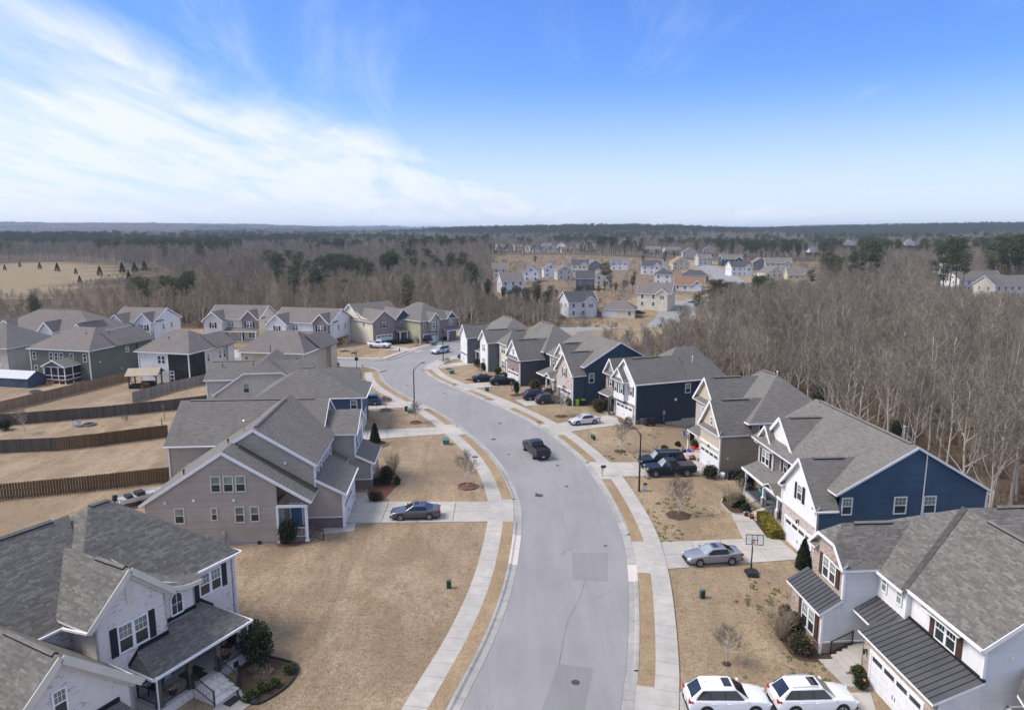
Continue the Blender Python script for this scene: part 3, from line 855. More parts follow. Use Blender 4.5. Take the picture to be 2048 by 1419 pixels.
# --------- houses
FROT={'-y':0.0,'+x':math.pi/2,'+y':math.pi,'-x':-math.pi/2}
MESHES={}
def window_meshes(w,h,double,grid,fr):
 key=('win',round(w,2),round(h,2),double,grid,fr)
 if key in MESHES:return MESHES[key]
 f=0.10;mb=MB()
 def bars(x0,x1):
  mb.box(x0,x0+f,-0.05,0.0,0,h);mb.box(x1-f,x1,-0.05,0.0,0,h)
  mb.box(x0+f,x1-f,-0.05,0.0,h-f,h);mb.box(x0+f,x1-f,-0.055,0.0,0,f)
  mb.box(x0+f,x1-f,-0.045,0.0,h/2-0.035,h/2+0.035)
  if grid:
   for k in range(1,3):
    x=x0+f+(x1-x0-2*f)*k/3
    mb.box(x-0.011,x+0.011,-0.030,0.0,h/2+0.035,h-f)
   mb.box(x0+f,x1-f,-0.029,0.0,h*0.74-0.011,h*0.74+0.011)
 panes=[]
 n=2 if double else 1
 for i in range(n):
  x0,x1=-w/2+w*i/n,-w/2+w*(i+1)/n
  bars(x0,x1)
  for up in(1,0):
   p=MB();za,zb=(h/2+0.035,h-f)if up else(f,h/2-0.035)
   p.box(x0+f,x1-f,-0.018,-0.004,za,zb)
   panes.append((up,p))
 MESHES[key]=(mb.mesh('window',fr),[(up,p.mesh('pane',M_['glass']))for up,p in panes],[(up,p.mesh('pane',M_['blind']))for up,p in panes])
 return MESHES[key]
def shutter_mesh(w,h,m):
 key=('sh',round(w,2),round(h,2),m)
 if key not in MESHES:
  mb=MB();mb.box(-w/2,w/2,-0.05,0,0,h)
  k=max(3,int(h/0.12))
  for i in range(k):
   z=0.06+(h-0.12)*i/k
   mb.box(-w/2+0.05,w/2-0.05,-0.062,-0.05,z,z+(h-0.12)/k*0.6)
  MESHES[key]=mb.mesh('shutter',M_[m])
 return MESHES[key]
class House:
 def __init__(s,name,label,o,yaw,group='houses along the street',z=0.0,far=False,cat='house'):
  s.root=thing(name,label,cat,(o[0],o[1],z),math.radians(yaw),group)
  s.o=o;s.yaw=math.radians(yaw);s.far=far;s.z=z
  s.roofmb={};s.trimmb={};s.shing=[];s.roof_polys=[]
 def W(s,face,c,a0,a1,z0,z1,m,apex=None,boards=None,name='wall'):
  """wall on the plane x or y = c; apex = [(a, z) ...] closes a gable, listed from a0 to a1"""
  ax=[]if apex is None else list(apex)
  if face=='-y':P=[(a0,c,z0),(a1,c,z0),(a1,c,z1)]+[(a,c,z)for a,z in ax[::-1]]+[(a0,c,z1)];d=(0,.14,0)
  elif face=='+y':P=[(a1,c,z0),(a0,c,z0),(a0,c,z1)]+[(a,c,z)for a,z in ax]+[(a1,c,z1)];d=(0,-.14,0)
  elif face=='+x':P=[(c,a0,z0),(c,a1,z0),(c,a1,z1)]+[(c,a,z)for a,z in ax[::-1]]+[(c,a0,z1)];d=(-.14,0,0)
  else:P=[(c,a1,z0),(c,a0,z0),(c,a0,z1)]+[(c,a,z)for a,z in ax]+[(c,a1,z1)];d=(.14,0,0)
  Q=[]
  for p in P:
   if not Q or(Vector(p)-Vector(Q[-1])).length>1e-3:Q.append(p)
  mb=MB();mb.slab(Q,d)
  w=put(name,mb,M_[m],s.root)
  if boards:
   s.boards(w,Q,Vector(d).normalized()*-1,boards)
  return w
 def boards(s,wall,P,out,m):
  P=[Vector(p)for p in P];zs=[p.z for p in P];z=min(zs);h=0.18
  def clip(P,zc,above):
   R=[]
   for a,b in zip(P,P[1:]+P[:1]):
    ia,ib=(a.z>=zc)==above or abs(a.z-zc)<1e-6,(b.z>=zc)==above or abs(b.z-zc)<1e-6
    if ia:R.append(a)
    if ia!=ib:t=(zc-a.z)/(b.z-a.z);R.append(a.lerp(b,t))
   return R
  while z<max(zs)-0.03:
   q=clip(clip(P,z,True),z+h,False)
   z0=z;z+=h
   if len(q)<3:continue
   f=[p+out*(0.034-0.026*(p.z-z0)/h)for p in q]
   mb=MB();mb.wface(f)
   for a,b,c,d in zip(q,q[1:]+q[:1],f,f[1:]+f[:1]):mb.wface([b,d,c,a][::-1])
   put('siding_board',mb,M_[m],wall)
 def box(s,x0,x1,y0,y1,z0,z1,m,mf=None,skip=()):
  for f,c,a0,a1 in(('-y',y0,x0,x1),('+y',y1,x0,x1),('-x',x0,y0,y1),('+x',x1,y0,y1)):
   if f in skip:continue
   s.W(f,c,a0,a1,z0,z1,(mf or{}).get(f,m))
 def R(s,P,m,th=0.16,edge='trim',sh=True):
  """one roof plane, counter-clockwise from above; thickness hangs straight down"""
  P=[Vector(p)for p in P]
  if sum(((P[i+1]-P[0]).cross(P[i+2]-P[0])for i in range(len(P)-2)),Vector()).z<0:P=P[::-1]
  mb=s.roofmb.setdefault((m,edge),MB())
  mb.slab(P,(0,0,-th),0,1,1)
  if sh:s.roof_polys.append(([Vector(p)for p in P],m,edge))
 def gable(s,axis,a0,a1,b0,b1,ze,zr,m,edge='trim',mid=None):
  mid=(b0+b1)/2 if mid is None else mid
  if axis=='x':
   s.R([(a0,b0,ze),(a1,b0,ze),(a1,mid,zr),(a0,mid,zr)],m,edge=edge)
   s.R([(a1,b1,ze),(a0,b1,ze),(a0,mid,zr),(a1,mid,zr)],m,edge=edge)
  else:
   s.R([(b1,a0,ze),(b1,a1,ze),(mid,a1,zr),(mid,a0,zr)],m,edge=edge)
   s.R([(b0,a1,ze),(b0,a0,ze),(mid,a0,zr),(mid,a1,zr)],m,edge=edge)
 def flush(s,x0,xe,xr,b0,b1,ze,zr,zm,m):
  """gable along x whose near eave stops at a wall running on in the same plane"""
  mid=(b0+b1)/2;ym=b0+(mid-b0)*(zm-ze)/(zr-ze)
  s.R([(x0,b0,ze),(xe,b0,ze),(xe,ym,zm),(xr,mid,zr),(x0,mid,zr)],m);s.R([(xr,b1,ze),(x0,b1,ze),(x0,mid,zr),(xr,mid,zr)],m)
 def hip(s,x0,x1,y0,y1,ze,zr,r0,r1,m,edge='trim'):
  """hip roof; the ridge runs between the two points r0, r1 (x, y)"""
  A,B,C,D=(x0,y0,ze),(x1,y0,ze),(x1,y1,ze),(x0,y1,ze)
  p,q=(*r0,zr),(*r1,zr)
  if abs(r0[0]-r1[0])>abs(r0[1]-r1[1]):
   s.R([A,B,q,p],m,edge=edge);s.R([C,D,p,q],m,edge=edge);s.R([B,C,q],m,edge=edge);s.R([D,A,p],m,edge=edge)
  else:
   s.R([B,C,q,p],m,edge=edge);s.R([D,A,p,q],m,edge=edge);s.R([A,B,p],m,edge=edge);s.R([C,D,q],m,edge=edge)
 def T(s,a,b,w=0.14,h=None,m='trim'):
  s.trimmb.setdefault(m,MB()).bar(a,b,w,h)
 def corner(s,x,y,z0,z1,m='trim',w=0.16):
  s.trimmb.setdefault(m,MB()).box(x-w/2,x+w/2,y-w/2,y+w/2,z0,z1)
 def place(s,face,c,a,z):
  r=FROT[face]
  p={'-y':(a,c,z),'+y':(a,c,z),'-x':(c,a,z),'+x':(c,a,z)}[face]
  o=0.036 if s.bd else 0.003
  out={'-y':(0,-o,0),'+y':(0,o,0),'-x':(-o,0,0),'+x':(o,0,0)}[face]
  return Matrix.Translation(Vector(p)+Vector(out))@Matrix.Rotation(r,4,'Z')
 bd=False
 def win(s,face,c,a,z,w,h,double=False,shut=None,grid=False,fr='trim',blind=None,sw=0.42):
  wm,pg,pb=window_meshes(w,h,double,grid,M_[fr])
  M=s.place(face,c,a,z)
  o=link('window',wm,s.root,M=M)
  for i in range(len(pg)):
   up=pg[i][0]
   bl=up if blind is None else blind
   link('pane',(pb if bl else pg)[i][1],o)
  if shut:
   for sg in(-1,1):link('shutter',shutter_mesh(sw,h,shut),s.root,M=M@Matrix.Translation((sg*(w/2+sw/2+0.02),0,0)))
  return o
 def garage(s,face,c,a,w=4.9,h=2.2,z=0.0,m='door_white',glaz=True):
  M=s.place(face,c,a,z)
  fr=MB();fr.box(-w/2-.16,-w/2,-.06,0,0,h+.16);fr.box(w/2,w/2+.16,-.06,0,0,h+.16);fr.box(-w/2,w/2,-.06,0,h,h+.16)
  d=link('garage_door',fr.mesh('garage_door',M_['trim']),s.root,M=M)
  n=4
  for r in range(4):
   key=('gp',round(w,2),round(h,2),m)
   if key not in MESHES:
    mb=MB();hh=h/4
    mb.box(-w/2,w/2,-0.012,0,0.008,hh-0.008)
    k=8
    for i in range(k):
     x0=-w/2+w*i/k+0.07;x1=-w/2+w*(i+1)/k-0.07
     mb.box(x0,x1,-0.026,-0.012,0.08,hh-0.08)
    MESHES[key]=mb.mesh('panel',M_[m])
   link('panel',MESHES[key],d,(0,0,r*h/4))
  if glaz:
   key=('gg',round(w,2),round(h,2))
   if key not in MESHES:
    mb=MB();mb.box(-w*0.1,w*0.1,-0.034,-0.0265,0,0.30);MESHES[key]=mb.mesh('pane',M_['glass'])
   for i in range(4):link('pane',MESHES[key],d,(-w/2+w*(i+.5)/4,0,h*0.75+0.11))
  hb=MB()
  for sx in(-.12,.12):hb.box(sx-.02,sx+.02,-.05,-.028,h*.3,h*.42)
  put('handle',hb,M_['black'],d)
  return d
 def door(s,face,c,a,z,m='door_dark',w=1.0,h=2.1):
  M=s.place(face,c,a,z)
  mb=MB();mb.box(-w/2,w/2,-.04,0,0,h)
  for x in(-w/4,w/4):
   for za,zb in((.2,.9),(1.1,1.9)):mb.box(x-w*.17,x+w*.17,-.055,-.04,za,zb)
  d=link('front_door',mb.mesh('front_door',M_[m]),s.root,M=M)
  f=MB();f.box(-w/2-.14,-w/2,-.06,0,0,h+.14);f.box(w/2,w/2+.14,-.06,0,0,h+.14);f.box(-w/2,w/2,-.06,0,h,h+.14)
  put('frame',f,M_['trim'],d)
  k=MB();k.lathe([(0,-.04),(.03,-.03),(.03,.0),(0,.01)],8,c=(w*.38,-.07,1.0));put('handle',k,M_['chrome'],d)
 def part(s,name,mb,m,parent=None,smooth=False):
  return put(name,mb,M_[m],parent or s.root,smooth=smooth)
 def lantern(s,face,c,a,z):
  M=s.place(face,c,a,z);mb=MB()
  mb.box(-.05,.05,-.04,0,-.05,.2);mb.bar((0,-.02,.15),(0,-.2,.22),.03)
  mb.lathe([(0.001,.24),(.11,.16),(.09,.15),(.075,-.12),(0.001,-.13)],6,c=(0,-.2,0))
  link('wall_lantern',mb.mesh('wall_lantern',M_['black']),s.root,M=M)
 def vent(s,face,c,a,z,w=.24,m='trim'):
  M=s.place(face,c,a,z);mb=MB();mb.box(-w/2,w/2,-.09,0,0,w);mb.box(-w/2+.03,w/2-.03,-.12,-.09,.02,w*.6)
  link('wall_vent',mb.mesh('wall_vent',M_[m]),s.root,M=M)
 def meter(s,face,c,a,z):
  M=s.place(face,c,a,z);mb=MB()
  mb.box(-.17,.17,-.16,0,0,.55);mb.lathe([(.001,-.03),(.09,-.02),(.09,.03),(.001,.05)],12,c=(0,-.19,.36),axis='y');mb.tube([(0,-.08,0),(0,-.08,-z)],.04)
  link('electric_meter',mb.mesh('electric_meter',M_['greybox']),s.root,M=M)
 def pipe(s,x,y,z,h,m='greybox',r=.06):
  mb=MB();mb.tube([(x,y,z),(x,y,z+h)],r,8);mb.lathe([(r*1.9,z+h-.12),(r*2.0,z+h),(r*.5,z+h+.06)],8,c=(x,y,0))
  put('vent_pipe',mb,M_[m],s.root)
 def ridge_vent(s,a,b,w=.34):
  a,b=Vector(a),Vector(b);t=(b-a).normalized();n=Vector((-t.y,t.x,0));mb=MB()
  up=Vector((0,0,.10));dn=Vector((0,0,-.02))
  for sg in(-1,1):
   e=n*w/2*sg
   q=[a+up,b+up,b+e+dn,a+e+dn]
   mb.slab(q if sg<0 else q[::-1],(0,0,-.09),0,1)
  put('ridge_vent',mb,[M_['roof_w'],M_['flash']],s.root)
 def railing(s,a,b,h=.95,n=None,m='black',post=True):
  a,b=Vector(a),Vector(b);L=(b-a).length;n=n or max(3,int(L/.13));up=Vector((0,0,1))
  mb=MB();mb.bar(a+up*h,b+up*h,.05);mb.bar(a+up*.12,b+up*.12,.04)
  if post:
   for p in(a,b):mb.bar(p,p+up*(h+.06),.07)
  r=put('railing',mb,M_[m],s.root)
  key=('bal',m,round(h,2))
  if key not in MESHES:
   q=MB();q.box(-.009,.009,-.009,.009,.12,h);MESHES[key]=q.mesh('baluster',M_[m])
  for i in range(1,n):link('baluster',MESHES[key],r,a.lerp(b,i/n))
 def steps(s,face,x0,x1,y0,y1,z1,n,m='brick_pink'):
  """flight falling towards `face` from height z1; x0..x1,y0..y1 its plan"""
  st=link('steps',None,s.root)
  for i in range(n):
   za=z1*(n-i)/n;t0,t1=i/n,(i+1)/n
   mb=MB()
   if face=='+x':mb.box(x0+(x1-x0)*t0,x0+(x1-x0)*t1,y0,y1,0,za)
   elif face=='-x':mb.box(x1-(x1-x0)*t1,x1-(x1-x0)*t0,y0,y1,0,za)
   elif face=='-y':mb.box(x0,x1,y1-(y1-y0)*t1,y1-(y1-y0)*t0,0,za)
   put('step',mb,M_[m],st)
 def post(s,x,y,z0,z1,w=.2,m='trim',base=None):
  mb=MB();mb.box(x-w/2,x+w/2,y-w/2,y+w/2,z0,z1)
  mb.box(x-w*.75,x+w*.75,y-w*.75,y+w*.75,z1-.14,z1-.002);mb.box(x-w*.75,x+w*.75,y-w*.75,y+w*.75,z0,z0+.16)
  put('porch_post',mb,M_[m],s.root)
 def downspout(s,x,y,z0,z1,m='trim'):
  mb=MB();mb.tube([(x,y,z1),(x,y,z0+.15)],.055,6)
  put('downspout',mb,M_[m],s.root)
 def shed_metal(s,hi0,hi1,lo0,lo1,pw=.42,m='metalroof'):
  """standing seam roof: upper edge hi0->hi1, lower edge lo0->lo1"""
  hi0,hi1,lo0,lo1=map(Vector,(hi0,hi1,lo0,lo1));n=max(2,round((lo1-lo0).length/pw))
  r=MB();P=[lo0,lo1,hi1,hi0]
  nz=(P[1]-P[0]).cross(P[2]-P[1]).z
  if nz<0:P=P[::-1]
  dn=Vector((0,0,-.012));r.slab([p+dn for p in P],(0,0,-.16));roof=put('metal_roof',r,M_['trim'],s.root)
  for i in range(n):
   a,b=lo0.lerp(lo1,(i+.012)/n),lo0.lerp(lo1,(i+.988)/n);c,d=hi0.lerp(hi1,(i+.012)/n),hi0.lerp(hi1,(i+.988)/n)
   q=[a,b,d,c]
   if nz<0:q=q[::-1]
   mb=MB();mb.slab(q,(0,0,-.010))
   if i:mb.bar(lo0.lerp(lo1,i/n)+Vector((0,0,.012)),hi0.lerp(hi1,i/n)+Vector((0,0,.012)),.030,.055,1)
   put('roof_panel',mb,[M_[m],M_['seam']],roof)
 def finish(s,shingles=False,found=None):
  roof=None
  for(m,e),mb in s.roofmb.items():
   roof=put('roof',mb,[M_[m],M_[e]],s.root)
   if shingles:s.lay(roof,m,e)
  for m,mb in s.trimmb.items():put('trim_boards',mb,M_[m],s.root)
  return s
 def lay(s,roof,m,edge):
  """overlapping shingle tabs, course by course, over this roof's planes"""
  key=('tabs',m)
  if key not in MESHES:
   vs_=[]
   for k in range(3):
    for w in(0.18,0.28,0.40):
     mb=MB();hgt=0.15
     mb.face([(0,0,.016),(w,0,.016),(w,hgt,.005),(0,hgt,.005)],0,[(0,0),(w,0),(w,hgt),(0,hgt)])
     mb.face([(0,0,0),(w,0,0),(w,0,.016),(0,0,.016)],0)
     mb.face([(0,0,0),(0,0,.016),(0,hgt,.005),(0,hgt,0)],0);mb.face([(w,0,0),(w,hgt,0),(w,hgt,.005),(w,0,.016)],0)
     vs_.append((w,mb.mesh('shingle',TAB[k])))
   MESHES[key]=vs_
  tabs=MESHES[key]
  st=MB();cand=[]
  for P,pm,pe in s.roof_polys:
   if pm!=m or pe!=edge:continue
   n=(P[1]-P[0]).cross(P[2]-P[1]).normalized()
   u=Vector((-n.y,n.x,0)).normalized()*1.0
   u=Vector((0,0,1)).cross(n).normalized();v=n.cross(u)
   o=P[0];q=[((p-o).dot(u),(p-o).dot(v))for p in P]
   vmin,vmax=min(b for a,b in q),max(b for a,b in q);row=0;y=vmin
   while y<vmax-.01:
    y1=min(y+.15,vmax)
    def span(yy):
     xs=[]
     for(a0,b0),(a1,b1)in zip(q,q[1:]+q[:1]):
      if abs(b1-b0)>1e-9 and min(b0,b1)-1e-6<=yy<=max(b0,b1)+1e-6:xs.append(a0+(a1-a0)*(yy-b0)/(b1-b0))
     return(min(xs),max(xs))if len(xs)>1 else None
    sa,sb=span(y+.004),span(y1-.004)
    if sa and sb:
     x0,x1=max(sa[0],sb[0]),min(sa[1],sb[1]);x=x0-rng.random()*.3
     run=rng.randrange(3)
     while x<x1:
      w=rng.choice((.18,.28,.40))
      if rng.random()<.8:run=rng.choice((0,0,1,1,1,2))
      if x>=x0-1e-6 and x+w<=x1+1e-6 and y1-y>.149:cand.append((o+u*x+v*y,u,v,n,run*3+(.18,.28,.40).index(w),row))
      else:
       a,b=max(x,x0),min(x+w,x1)
       if b-a>.02:s.tab(st,o+u*a+v*y,u,v,n,b-a,y1-y,run)
      x+=w
    y+=.143;row+=1
  R=Matrix.Rotation(s.yaw,3,'Z');camv=Vector((0,0,H0));base=Vector((s.o[0],s.o[1],s.z))
  def score(c):
   w=R@c[0]+base;d=w-camv
   fw=d.y*CP-d.z*SP
   if fw<1:return 0
   uu=1024+FPX*d.x/fw;vv=709.5-FPX*(d.y*SP+d.z*CP)/fw
   if not(0<=uu<=2048 and 0<=vv<=1419):return 0
   return max(0,(R@c[3]).dot(-d))*(.18,.28,.40)[c[4]%3]/d.length**3
  cand.sort(key=score,reverse=True)
  k=0
  for c in cand:
   if k<300-s.ntab and score(c)>0:
    p,u,v,n,i,row=c
    M=Matrix(((u.x,v.x,n.x,p.x+n.x*.004),(u.y,v.y,n.y,p.y+n.y*.004),(u.z,v.z,n.z,p.z+n.z*.004),(0,0,0,1)))
    link('shingle',tabs[i][1],roof,M=M);k+=1
   else:
    s.tab(st,c[0],c[1],c[2],c[3],(.18,.28,.40)[c[4]%3],.15,c[4]//3)
  s.ntab+=k
  if st.f:
   o=put('shingle_courses',st,TAB,roof);o['kind']='stuff'
 ntab=0
 @staticmethod
 def tab(mb,p,u,v,n,w,h,k):
  p=p+n*.004
  a,b=n*.016,n*.005
  mb.face([p+a,p+u*w+a,p+u*w+v*h+b,p+v*h+b],k,[(0,0),(w,0),(w,h),(0,h)])
  mb.face([p,p+u*w,p+u*w+a,p+a],k)
def tab_mat(name,c):
 t=NT(name);p=t.pos();n=t.noise(p,9,4,0.7);b=t.noise(p,0.4,4);oi=t.n('ShaderNodeObjectInfo')
 cc=t.mix(t.ramp(n,.3,.7),sc(c,.82),sc(c,1.18))
 t.col(t.mix(t.ramp(b,.4,.7,0,.35),cc,sc(c,.72)));t.rs(.95,.2);t.bump(n,.3,.006)
 return t.m
TAB=[tab_mat('shingle_tab_dark',(0.122,0.115,0.106)),tab_mat('shingle_tab_mid',(0.150,0.141,0.129)),tab_mat('shingle_tab_light',(0.186,0.174,0.158))]
M_['seam']=plain('dark_roof_seam',(0.03,0.031,0.036),0.4,0.5,0.2,var=0.1)
def fascia_rake(H,axis,c,b0,b1,ze,zr,m='trim',w=.20,t=.05,mid=None):
 """raking boards on a gable front at the plane axis = c"""
 mid=(b0+b1)/2 if mid is None else mid
 for b in(b0,b1):
  if axis=='x':H.T((c,b,ze-.10),(c,mid,zr-.10),t,w,m)
  else:H.T((b,c,ze-.10),(mid,c,zr-.10),t,w,m)
def returns(H,axis,c,bs,z,d,m='trim',roof='roof_w',L=.75):
 """little roofed eave returns at the foot of a gable"""
 for b,sg in bs:
  mb=MB()
  if axis=='x':
   mb.slab([(c,b,z),(c,b+sg*L,z),(c-d*.45,b+sg*L,z+.38),(c-d*.45,b,z+.38)]if sg*d<0 else[(c,b+sg*L,z),(c,b,z),(c-d*.45,b,z+.38),(c-d*.45,b+sg*L,z+.38)],(0,0,-.12),0,1)
  else:
   mb.slab([(b,c,z),(b+sg*L,c,z),(b+sg*L,c-d*.45,z+.38),(b,c-d*.45,z+.38)]if sg*d>0 else[(b+sg*L,c,z),(b,c,z),(b,c-d*.45,z+.38),(b+sg*L,c-d*.45,z+.38)],(0,0,-.12),0,1)
  put('eave_return',mb,[M_[roof],M_[m]],H.root)
# ---- pale blue house, lower right -----------
def house_R1():
 H=House('suburban_house','pale blue lap-sided house with black metal porch roofs and brown shutters',(20.6,43.64),4)
 H.bd=True
 H.W('-x',1.35,0,4.1,0,6.1,'brick_tan',[(0.9,7.25),(3.2,7.25)])
 H.W('-y',0.0,1.35,3.75,0.9,6.1,'lblue',boards='lblue');H.W('-y',-.01,0.1,3.75,0,0.85,'brick_tan');H.W('+y',4.1,1.35,9,0,6.1,'lblue_s')
 H.T((0.1,-.06,.9),(3.72,-.06,.9),.10)
 H.W('-y',0.0,0.1,1.35,0.85,2.9,'lblue',[(1.30,3.85)],boards='lblue')
 H.W('-x',0.1,0,4.5,0,2.85,'brick_tan');H.W('+y',4.5,.1,1.35,0,3.0,'lblue_s')
 H.win('-x',.1,1.75,.75,1.85,1.75,True,'shut_brown',True)
 H.win('-x',1.35,1.75,4.35,1.75,1.55,True,'shut_brown',True)
 H.shed_metal((1.33,4.7,3.95),(1.33,-.15,3.95),(-.22,4.7,2.98),(-.22,-.15,2.98))
 for y in(.0,):H.corner(1.36,y-.01,3.9,6.05)
 H.corner(0.08,-.02,.0,2.85);H.vent('-y',0,3.0,.25,.3,'black')
 ze,zr,ym=6.12,8.4,2.05
 k=(zr-ze)/2.35
 yc=1.05;zc=zr-k*yc
 for sg in(-1,1):
  e=[(1.05,ym+sg*2.35,ze),(7.5,ym+sg*2.35,ze),(7.5,ym,zr),(2.15,ym,zr),(1.05,ym+sg*yc,zc)]
  H.R(e if sg<0 else e[::-1],'roof_d')
 H.R([(1.05,ym+yc,zc),(1.05,ym-yc,zc),(2.15,ym,zr)],'roof_d')
 H.T((1.03,ym-2.35,ze-.1),(1.03,ym-yc,zc-.1),.06,.22);H.T((1.03,ym+2.35,ze-.1),(1.03,ym+yc,zc-.1),.06,.22);H.T((1.03,ym-yc,zc-.1),(1.03,ym+yc,zc-.1),.06,.22)
 returns(H,'x',1.0,[(ym-2.3,1),(ym+2.3,-1)],ze,-1,L=1.0)
 H.ridge_vent((2.9,ym,zr),(5.6,ym,zr))
 H.W('-x',3.75,-3.0,0.0,2.6,6.1,'white_v');H.W('-y',-3.0,3.75,4.1,2.6,6.1,'white_p')
 H.corner(3.78,-2.98,4.2,6.05)
 H.W('-x',4.1,-9.25,-3.0,2.6,6.2,'white_v');H.W('-y',-9.25,4.1,14.9,0,6.2,'lblue',[(9.4,9.75)],boards='lblue')
 H.W('+x',15.6,-9.25,6,-3,6,'lblue_s')
 H.corner(4.1,-9.26,3.9,5.95)
 for y in(-.75,-2.35):H.win('-x',3.75,y,4.75,.62,1.15,blind=1)
 H.win('-x',4.1,-6.25,4.3,1.85,1.55,True,'shut_brown',True,blind=0)
 H.R([(3.55,-4.6,5.93),(3.55,-7.9,5.93),(4.1,-7.9,6.25),(4.1,-4.6,6.25)][::-1],'roof_w',.1)
 H.bd=False
 k=(10.0-5.97)/(9.4-3.45);zf=lambda x:5.97+(x-3.45)*k
 H.R([(3.45,-3.0,zf(3.45)),(3.45,6.4,zf(3.45)),(9.4,.2,10.0),(9.4,-3.0,10.0)],'roof_w',edge='roof_w')
 H.R([(3.75,-9.55,zf(3.75)),(3.75,-3.0,zf(3.75)),(9.4,-3.0,10.0),(9.4,-9.55,10.0)],'roof_w',edge='roof_w')
 H.R([(15.2,-3.0,6.07),(15.2,-9.55,6.07),(9.4,-9.55,10.0),(9.4,-3.0,10.0)],'roof_w',edge='roof_w')
 H.R([(9.4,-5.6,6.2),(22,-5.6,6.2),(22,.2,10.0),(9.4,.2,10.0)],'roof_d',edge='roof_d')
 H.R([(22,6.4,6.2),(9.4,6.4,6.2),(9.4,.2,10.0),(22,.2,10.0)],'roof_d',edge='roof_d')
 H.box(9.2,21.6,-5.2,6.0,0,6.1,'lblue_s')
 v=MB();a,b=Vector((3.5,-2.95,6.03)),Vector((9.35,.2,10.06));e=Vector((.0,.26,0))
 v.slab([a-e,b-e,b+e,a+e][::1],(0,0,-.03));H.part('valley_strip',v,'valley')
 H.ridge_vent((9.4,-8.6,10.02),(9.4,-2.0,10.02));H.ridge_vent((11.5,.2,10.02),(20,.2,10.02))
 H.T((3.7,-9.5,6.08),(3.7,-3.0,6.08),.13,.16);H.T((3.40,-3.0,5.92),(3.40,.0,5.92),.13,.14)
 H.T((3.72,-9.56,6.05),(9.4,-9.56,9.90),.05,.24);H.T((9.4,-9.56,9.90),(15.2,-9.56,5.97),.05,.24)
 H.vent('-y',-9.25,5.6,5.4,.2)
 H.W('-x',1.6,-9.3,-2.35,0,3.05,'brick_tan');H.W('-y',-9.3,1.6,4.1,0,3.0,'lblue_s',[(4.05,4.2)]);H.W('+y',-2.35,1.6,4.1,0,3.0,'brick_tan')
 H.shed_metal((4.08,-2.2,4.22),(4.08,-9.5,4.22),(1.28,-2.2,3.08),(1.28,-9.5,3.08))
 H.T((4.04,-2.2,4.28),(4.04,-9.5,4.28),.16,.10,'flash')
 H.garage('-x',1.6,-5.85);H.lantern('-x',1.6,-2.85,1.9);H.lantern('-x',1.6,-8.75,1.9)
 H.shed_metal((3.73,-.05,4.15),(3.73,-2.9,4.15),(2.15,-.05,3.25),(2.15,-2.9,3.25))
 H.W('-x',3.6,-2.3,0,.0,3.1,'white_v');H.door('-x',3.6,-1.2,.75)
 fl=MB();fl.box(2.2,3.6,-2.3,-.01,0,.75);H.part('porch_floor',fl,'concrete')
 H.steps('-x',.7,2.2,-2.3,-.35,.75,4,'concrete')
 H.railing((2.2,-.2,.75),(.75,-.2,.05));
 H.R([(5.0,-13.6,2.6),(12.5,-13.6,2.6),(12.5,-9.3,5.0),(6.5,-9.3,5.0),(5.0,-10.6,4.27)],'roof_d')
 H.box(5.6,12,-13,-9.3,0,2.6,'lblue_s')
 H.finish(True)
house_R1_=house_R1
M_['valley']=plain('dark_valley_shingle',(0.075,0.07,0.066),0.9,0.2,var=0.25,scale=3)  # darker strip laid diagonally across the street-facing roof plane
